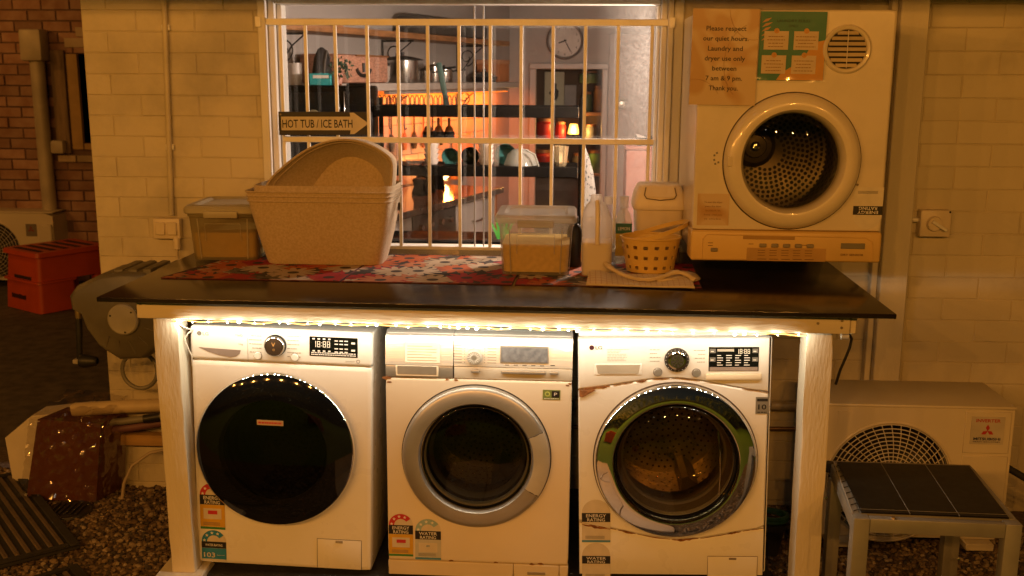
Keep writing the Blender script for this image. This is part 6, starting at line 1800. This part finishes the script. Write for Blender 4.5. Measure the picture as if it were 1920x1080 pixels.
for i, u in enumerate((1.02,1.2,1.38,1.52,1.66,1.8,1.94)):
    kt = kthing('kitchen_tool', ('wooden spoon','dark spatula','copper scoop','black ladle','wooden turner','steel whisk','dark tongs')[i] + ' hanging from the rail on the tiled wall', 'utensil', u, .03, 1.41)
    w_ = (.022,.03,.026,.03,.024,.028,.018)[i]
    G().tube([(0,0,0),(0,0,-.14)], .006, 6).build('handle', (KCOPPER,IRON)[i % 2], kt)
    G().loft([rrect(0,0,w_*k_,.008,.003,z_,2) for z_, k_ in ((-.14,.35),(-.17,.9),(-.22,1),(-.25,.6))]).build('head', (KCOPPER,IRON,KCOPPER,IRON,KCOPPER,KSTEEL,IRON)[i], kt)

# black shelving rack with crockery just inside the window
rk = thing('shelving_rack', 'black open shelving rack full of crockery inside the window', 'rack', (.75,2.15,0))
for z0, z1, xa in ((1.441,1.495,.245),(1.148,1.199,.245),(.79,.825,.245),(.30,.34,.245)):
    sh = G().box(xa,1.262,2.0,2.30,z0,z1,.003).build('shelf', KBLACK, rk, True)
    G().box(1.2625,1.2655,1.998,2.30,z0-.001,z1+.001).build('end_cap', KSTEEL, sh, True)
for x, y in ((1.282,2.02),(1.282,2.28),(.232,2.02),(.232,2.28)):
    G().tube([(x,y,0),(x,y,1.53)], .0125, 8).build('post', KBLACK, rk, True)
pr_ = thing('plate_rack', 'row of wire loops of a dish rack on the top rack shelf', 'dish rack', (.46,2.1,1.496))
for i in range(17):
    x = -.20+i*.0235
    G().tube([(x,-.05,0),(x,-.05,.035),(x+.004,-.04,.048),(x+.009,-.03,.048),(x+.013,-.02,.035),(x+.013,-.02,0)], .0026, 5).build('loop', IRON, pr_)
for i, (x, label) in enumerate(((.318,'left black hook hanging from the top rack shelf'),(.393,'right black hook hanging from the top rack shelf'))):
    h_ = thing('hook', label, 'hook', (x,2.03,1.44), group='hooks under the rack shelf')
    G().tube([(0,0,0),(0,0,-.05),(.003,0,-.06),(.010,0,-.062),(.012,0,-.054)], .0035, 6).build('wire', IRON, h_)
for i, (x, label) in enumerate(((.49,'left wooden ladle hanging under the top rack shelf'),(.545,'middle wooden ladle hanging under the top rack shelf'),(.60,'right wooden ladle hanging under the top rack shelf'))):
    u_ = thing('ladle', label, 'ladle', (x,2.20,1.43))
    G().lathe([(0,-.12),(.022,-.115),(.026,-.08),(.018,-.05),(.007,-.04),(.007,0)], (0,0,0), 'z', 14).build('bowl', KCOPPER, u_)
    G().lathe([(.0275,-.105),(.0285,-.085),(.027,-.07)], (0,0,0), 'z', 14).build('band', KBLACK, u_)
pd = thing('paddle', 'slim dark teal paddle leaning up from the top rack shelf', 'paddle', (.60,2.12,1.496), (0,radians(-11),0))
G().box(-.014,.014,-.012,.0,-.04,.215,.005,2).build('blade', mat('dark_teal',(.03,.065,.06),.5), pd)
def cup_stack(x, y, z, r, h, n, label, m):
    t = thing('cup_stack', label, 'cups', (x,y,z))
    for k in range(n):
        G().lathe([(0,k*h),(r*.72,k*h),(r*.78,k*h+.004),(r,k*h+h*1.05),(r*.95,k*h+h*1.05),(r*.72,k*h+.008),(0,k*h+.008)], (0,0,0), 'z', 22).build('cup', m, t)
    return t
CUPW = mat('cup_white', (.62,.54,.48), .3)
cup_stack(.52,2.10,1.2,.040,.026,5,'left stack of pale cups on the middle rack shelf',CUPW)
cup_stack(.80,2.10,1.2,.042,.026,5,'right stack of pale cups on the middle rack shelf',CUPW)
TEAL = mat('teal_glaze', (.03,.105,.10), .2, coat=.5); DKT = mat('dark_glaze', (.012,.02,.02), .25, coat=.5)
def bowl_on_edge(x, y, z, r, label, m, lean):
    t = thing('bowl', label, 'bowl', (x,y,z), (radians(lean),0,0))
    G().lathe([(0,.03),(r*.35,.03),(r*.4,.024),(r*.8,.0),(r,-.035),(r*.97,-.035),(r*.76,-.006),(r*.36,.018),(0,.02)], (0,0,r), 'y', 28).build('body', m, t)
    return t
bowl_on_edge(.615,2.16,1.2,.046,'teal bowl standing on edge between the cup stacks',TEAL,12)
bowl_on_edge(.715,2.18,1.2,.047,'nearly black bowl standing on edge beside the teal one',DKT,10)
bowl_on_edge(.895,2.19,1.2,.055,'second teal bowl on edge behind the right cup stack',TEAL,8)
def clear(name): return thin(name, (.90,.87,.83), grey=.12, greycol=(.6,.57,.52), rough=.04)
gb = thing('salad_bowl', 'pale frosted salad bowl turned over on the middle rack shelf', 'bowl', (.975,2.10,1.2))
G().lathe([(.085,0),(.082,.01),(.066,.055),(.04,.078),(0,.084)], (0,0,0), 'z', 32).build('body', thin('frosted',(.75,.74,.68),grey=.55,greycol=(.52,.52,.46),rough=.1), gb)
gh_ = G().tube([(.03,-.08,.082),(.075,-.085,.06),(.095,-.08,.0)], .005, 6).build('rim', thin('frosted_rim',(.75,.74,.68),grey=.6,greycol=(.55,.54,.48)), gb)
mg = thing('mesh_tumbler', 'tall dimpled glass tumbler next to the right cup stack', 'tumbler', (.857,2.03,1.2))
G().lathe([(0,0),(.012,0),(.013,.004),(.016,.12),(.0145,.12),(.011,.008),(0,.008)], (0,0,0), 'z', 16).build('body', clear('dimple_glass'), mg)
gl_ = thing('drinking_glass', 'amber lit drinking glass at the left end of the middle rack shelf', 'glass', (.345,2.06,1.2))
G().lathe([(0,0),(.020,0),(.021,.008),(.026,.11),(.0245,.11),(.019,.012),(0,.012)], (0,0,0), 'z', 24).build('body', clear('plain_glass'), gl_)
cg = thing('crystal_glass', 'cut crystal glass glittering at the right end of the middle rack shelf', 'glass', (1.18,2.06,1.2))
L = []
for r_, z in ((0.001,.0),(.026,0),(.03,.02),(.038,.10),(.0365,.10),(.028,.02),(.001,.012)):
    L.append([(r_*(1+.06*(i % 2))*cos(2*pi*i/24), r_*(1+.06*(i % 2))*sin(2*pi*i/24), z) for i in range(24)])
G().loft(L, False, False).build('body', mat('cut_glass',(.80,.62,.36),.08,.85), cg, smooth=0)
cbw = thing('glass_dish', 'shallow clear dish on the middle rack shelf', 'dish', (.44,2.06,1.2))
G().lathe([(0,0),(.03,0),(.05,.025),(.048,.025),(.028,.005),(0,.005)], (0,0,0), 'z', 24).build('body', clear('dish_glass'), cbw)
stw = thing('striped_towel', 'black and white patterned towel hanging on the rack post', 'towel', (1.315,1.99,1.3))
def stripe(name):
    m, n, l, b = nt(name); b.inputs['Roughness'].default_value = .9
    g = n.new('ShaderNodeTexCoord'); v = n.new('ShaderNodeTexVoronoi'); v.inputs['Scale'].default_value = 75
    l.new(g.outputs['Object'], v.inputs['Vector']); r = n.new('ShaderNodeValToRGB'); r.color_ramp.elements[0].position = .28; r.color_ramp.elements[1].position = .36
    r.color_ramp.elements[0].color = (.02,.02,.02,1); r.color_ramp.elements[1].color = (.22,.20,.18,1)
    l.new(v.outputs['Distance'], r.inputs[0]); l.new(r.outputs[0], b.inputs['Base Color']); return m
L = []
for z, w_, dx in ((0,.006,-.022),(-.05,.016,-.014),(-.12,.026,-.006),(-.22,.032,.002),(-.34,.034,.004)):
    L.append([(dx+w_*cos(2*pi*i/14)*(1+.25*cos(i*2.1)), .018*sin(2*pi*i/14), z) for i in range(14)])
G().loft(L).build('cloth', stripe('patterned_cloth'), stw)
gp_ = thing('green_bottle', 'bright green plastic bag on the low rack shelf', 'bag', (.885,2.05,.826))
rnd = random.Random(4)
for i in range(5):
    a = (i-2)*.32
    G().loft([[(-.012+i*.006-.012,-.01+i*.004,0),(.012+i*.006-.012,-.01+i*.004,0),(i*.006-.012,.012+i*.004,0)],[(.10*sin(a)-.003,.0+i*.003,.115*cos(a)),(.10*sin(a)+.003,.0+i*.003,.115*cos(a)),(.10*sin(a),.004+i*.003,.115*cos(a))]]).build('fold', mat('vivid_green_%d'%i,(.04,.30,.04),.4), gp_)

# back wall: clock, door, passage things
ck = thing('wall_clock', 'round wall clock high on the back wall of the kitchen', 'clock', (1.172,5.475,1.925))
G().lathe([(.148,.0),(.15,-.02),(.142,-.03),(.130,-.026),(.128,-.012)], (0,0,0), 'y', 48).build('rim', mat('clock_rim',(.17,.15,.14),.4,.5), ck)
fc = G().disc((0,-.012,0), .130, 48).build('face', mat('clock_face',(.52,.47,.42),.5), ck)
for i in range(12):
    a = pi/2 - 2*pi*(i+1)/12
    text(str(i+1), 0, .020, (.106*cos(a), -.0135, .106*sin(a)), INK, fc, 'numeral')
for ang, L_, w_ in ((200,.055,.005),(-62,.095,.0035)):
    G().box(-.012,L_,-.018,-.016,-w_,w_, M=Matrix.Rotation(-radians(ang),4,'Y')).build('hand', INK, ck)
kd = thing('kitchen_door', 'pale door with a round knob at the back right of the kitchen', 'door', (1.95,5.45,0))
G().box(-.42,.5,0,.03,0,1.98,.004).build('leaf', KWALL, kd)
G().lathe([(.05,.0),(.048,-.012),(.036,-.016),(.033,-.035),(.026,-.05),(0,-.052)], (-.31,0,1.42), 'y', 28).build('knob', mat('knob_glass',(.46,.44,.36),.2,.2), kd)
def art(name, label, x0, x1, z0, z1, col, y=6.40, cat='picture'):
    t = thing(name, label, cat, ((x0+x1)/2, y, (z0+z1)/2))
    G().box(-(x1-x0)/2,(x1-x0)/2,0,.02,-(z1-z0)/2,(z1-z0)/2,.003).build('sheet', flat(name+'_sheet',col,.6), t)
    return t
a1_ = art('poster', 'pale poster with a dark ragged shape on the passage wall', .985,1.165,1.365,1.68,(.50,.50,.38))
rnd = random.Random(12); n = 22
G().prism([(.0+.045*rnd.uniform(.5,1.2)*cos(2*pi*i/n), -.03+.10*rnd.uniform(.55,1.15)*sin(2*pi*i/n)) for i in range(n)], -.004, -.001).build('ink_shape', INK, a1_, smooth=0)
art('grey_notice', 'plain grey sheet beside the pale poster in the passage', 1.168,1.275,1.365,1.565,(.30,.29,.30))
cb2 = thing('passage_shelf', 'shelf unit of colourful clutter in the lit passage', 'shelf', (1.40,6.3,0))
G().box(.83,1.74,6.2,6.44,1.30,1.33,.003).build('board', KCOPPER, cb2, True)
G().box(.83,1.74,6.2,6.44,1.06,1.085,.003).build('board', KCOPPER, cb2, True)
G().box(.83,1.74,6.2,6.44,.76,.785,.003).build('board', KCOPPER, cb2, True)
cols = [((.34,.02,.015),'red'),((.06,.10,.05),'dull green'),((.40,.20,.04),'amber'),((.07,.16,.03),'leaf green'),((.28,.015,.01),'deep red'),((.16,.15,.13),'grey'),((.45,.30,.06),'yellow'),((.08,.07,.05),'brown')]
spots = [(.92,1.08,1.086,.18,0),(1.09,1.19,1.086,.15,4),(1.32,1.42,1.335,.17,1),(1.43,1.52,1.335,.22,2),(1.36,1.47,1.086,.13,5),(.90,1.08,.787,.20,4),(1.10,1.22,.787,.13,2),(1.25,1.36,.787,.17,7),(1.38,1.52,.787,.20,3),(1.30,1.48,1.585,.10,1)]
where = ['under the pale poster','left of the little lamp','on the top board','at the right end of the top board','on the middle board right of the lamp','at the left of the low board','second on the low board','third on the low board','at the right of the low board','above the top board']
for (x0, x1, z, h, ci), wv in zip(spots, where):
    t = thing('canister', '%s canister %s in the passage' % (cols[ci][1], wv), 'canister', ((x0+x1)/2,6.29,z))
    w_ = (x1-x0)/2
    G().lathe([(0,0),(w_*.92,0),(w_,.01),(w_,h*.75),(w_*.8,h*.85),(w_*.8,h),(0,h)], (0,0,0), 'z', 18).build('body', flat('canister_%d_%d'%(int(x0*100),ci), cols[ci][0], .4), t)
    G().lathe([(w_*.83,h*.88),(w_*.83,h*1.02),(0,h*1.02)], (0,0,0), 'z', 18).build('lid', KCOPPER, t)
lm = thing('little_lamp', 'small glowing table lamp in the passage', 'lamp', (1.255,6.24,1.086))
G().lathe([(0,0),(.03,0),(.03,.01),(.008,.02),(.008,.05)], (0,0,0), 'z', 16).build('base', KBLACK, lm)
G().lathe([(.055,.05),(.035,.135),(.033,.135),(.053,.05)], (0,0,0), 'z', 24).build('shade', glow('lamp_shade',(1,.55,.12),2.2), lm)
l_ = bpy.data.lights.new('little_lamp', 'POINT'); l_.energy = 12; l_.color = (1,.5,.12); l_.shadow_soft_size = .03
lo = bpy.data.objects.new('little_lamp', l_); COL.objects.link(lo); lo.parent = lm; lo.location = (0,-.08,.09)
ls = thing('strip_lamp', 'thin yellow light strip along the right side of the passage opening', 'lamp', (1.56,5.9,1.2))
G().box(1.505,1.525,5.80,5.83,.85,1.60,.004).build('tube', glow('strip_glow',(1,.62,.16),1.3), ls, True)
# pink box and tray on the right
pk = thing('pink_bin', 'pink box standing right of the rack inside the window', 'box', (1.70,2.72,0))
PINKM = mat('pink_box', (.26,.10,.07), .7, var=.08, vs=8, bump=.2)
G().box(-.165,.2,-.12,.12,0,1.245,.012,2).build('body', PINKM, pk)
G().box(-.169,.204,-.124,.124,1.246,1.268,.008,2).build('lid', PINKM, pk)
tr = thing('black_tray', 'black dish tray with a towel tip on the pink box', 'tray', (1.70,2.70,1.269))
G().loft([rrect(0,0,.10,.09,.02,0), rrect(0,0,.11,.10,.02,.045), rrect(0,0,.106,.096,.02,.045), rrect(0,0,.097,.087,.02,.004)]).build('body', KBLACK, tr)
G().loft([[(-.10,-.09,.04),(-.04,-.11,.03),(-.04,-.10,.03)],[(-.115,-.06,.065),(-.03,-.09,.04),(-.03,-.08,.04)]]).build('towel_tip', mat('tip_cloth',(.30,.27,.24),.8), tr)

# lamps of the kitchen: a ceiling light and a warm lamp under the white shelf
cl = thing('ceiling_lamp', 'flat ceiling lamp of the kitchen, above the window head', 'ceiling lamp', (2.1,2.7,2.47))
G().lathe([(.16,.0),(.18,-.02),(.17,-.05)], (0,0,0), 'z', 32).build('rim', KWHITE, cl)
l_ = bpy.data.lights.new('ceiling_lamp', 'AREA'); l_.shape = 'DISK'; l_.size = .32; l_.energy = P_CEIL; l_.color = C_CEIL
lo = bpy.data.objects.new('ceiling_lamp', l_); COL.objects.link(lo); lo.parent = cl; lo.location = (0,0,-.056)
G().disc((0,0,-.05), .17, 32, 'z').build('diffuser', glow('diffuser_glow', C_CEIL, 1.0), cl)
pl_ = thing('unseen_lamp', 'globe lamp assumed out of sight beside the right window jamb', 'lamp', (1.80,1.36,1.80))  # unseen lamp, placed to whiten the right-facing sides by the window
G().box(-.04,.04,-.235,-.20,-.06,.06,.005).build('base', KWHITE, pl_)
G().tube([(0,-.20,0),(0,-.06,0)], .008, 8).build('arm', KSTEEL, pl_)
G().lathe([(0,-.075),(.05,-.055),(.075,0),(.05,.055),(0,.075)], (0,0,0), 'z', 24).build('globe', glow('unseen_globe', C_CEIL, 6), pl_)
for nm, off in (('unseen_lamp', (-.085,.02,-.04)),):
    l_ = bpy.data.lights.new(nm, 'POINT'); l_.energy = P_PEND; l_.color = C_CEIL; l_.shadow_soft_size = .07
    lo = bpy.data.objects.new(nm, l_); COL.objects.link(lo); lo.parent = pl_; lo.location = off
ul = kthing('shelf_lamp', 'orange glowing strip lamp under the white shelf', 'lamp', 0, 0, 0)
G().box(.8,2.7,-.24,-.20,1.530,1.553,.004).build('housing', KWHITE, ul)
G().box(.82,2.68,-.236,-.204,1.526,1.5295).build('diffuser', glow('hood_glow', C_HOOD, 3), ul)
l_ = bpy.data.lights.new('shelf_lamp', 'AREA'); l_.shape = 'RECTANGLE'; l_.size = 1.9; l_.size_y = .03; l_.energy = P_HOOD; l_.color = C_HOOD
lo = bpy.data.objects.new('shelf_lamp', l_); COL.objects.link(lo); lo.parent = ul; lo.location = (2.0,-.22,1.52); lo.rotation_euler = (radians(30),0,0)
gl2 = kthing('night_light', 'bright little lamp glowing on the bench by the splashback', 'lamp', 1.75, .14, .919)
G().lathe([(0,0),(.03,0),(.03,.012),(.012,.02)], (0,0,0), 'z', 16).build('base', KWHITE, gl2)
G().lathe([(.012,.02),(.034,.04),(.036,.075),(.02,.10),(0,.104)], (0,0,0), 'z', 20).build('globe', glow('globe_glow',(1,.55,.18),14), gl2)
l_ = bpy.data.lights.new('night_light', 'POINT'); l_.energy = 4; l_.color = (1,.30,.04); l_.shadow_soft_size = .035
lo = bpy.data.objects.new('night_light', l_); COL.objects.link(lo); lo.parent = gl2; lo.location = (0,-.03,.13)
# ---------------------------------------------------------------- garden string lights above and behind the camera, mirrored in the glossy things
fs = thing('festoon_lights', 'warm string of garden bulbs over the yard, mirrored in the dryer door', 'string lights', (.6,-2.2,2.7))
lpf = bpy.data.lights.new('festoon', 'POINT'); lpf.energy = P_FESTOON; lpf.color = C_FESTOON; lpf.shadow_soft_size = .035
lpd = lpf.copy(); lpd.energy = P_FESTOON*.36
bulb = G().lathe([(0,-.045),(.02,-.038),(.028,-.02),(.024,.0),(.014,.012),(.013,.03),(0,.03)], (0,0,0), 'z', 14).mesh('bulb', glow('bulb_glow', (1,.5,.12), 10))
P = []
spots = [(-3.9,-4.6),(-3.0,-4.55),(-2.1,-4.5),(-1.3,-4.45),(-.5,-4.4),(.3,-4.4),(1.1,-4.45),(2.0,-4.5),(2.9,-4.55),(3.7,-4.4)]
side = [(-4.6,-2.2),(-4.7,.2),(-4.6,2.0),(-4.3,3.6)]          # bulbs added out of view to brighten the drive at far left
for i, (x, y) in enumerate(side[::-1] + spots):
    z = 2.62 + .10*cos(i*1.7)
    P.append((x, y, z+.05))
    inst(bulb, 'bulb', fs, Vector((x,y,z)) - fs.location)
    lo = bpy.data.objects.new('festoon', lpf if i >= len(side) else lpd); COL.objects.link(lo); lo.parent = fs
    lo.location = Vector((x,y,z-.09)) - fs.location
G().tube(P, .004, 6).build('wire', BLACKPL, fs, True)

oc = thing('orange_crate', 'orange plastic crate on the lawn, mirrored in the chrome door', 'crate', (.25,-2.75,GZ), (0,0,.3))
for a in ((-.2,-.185,-.15,.15),(.185,.2,-.15,.15),(-.184,.184,-.15,-.135),(-.184,.184,.135,.15)):
    G().box(a[0],a[1],a[2],a[3],.0,.26,.004).build('side', ORANGE, oc)
G().box(-.184,.184,-.134,.134,.0,.012).build('bottom', ORANGE, oc)
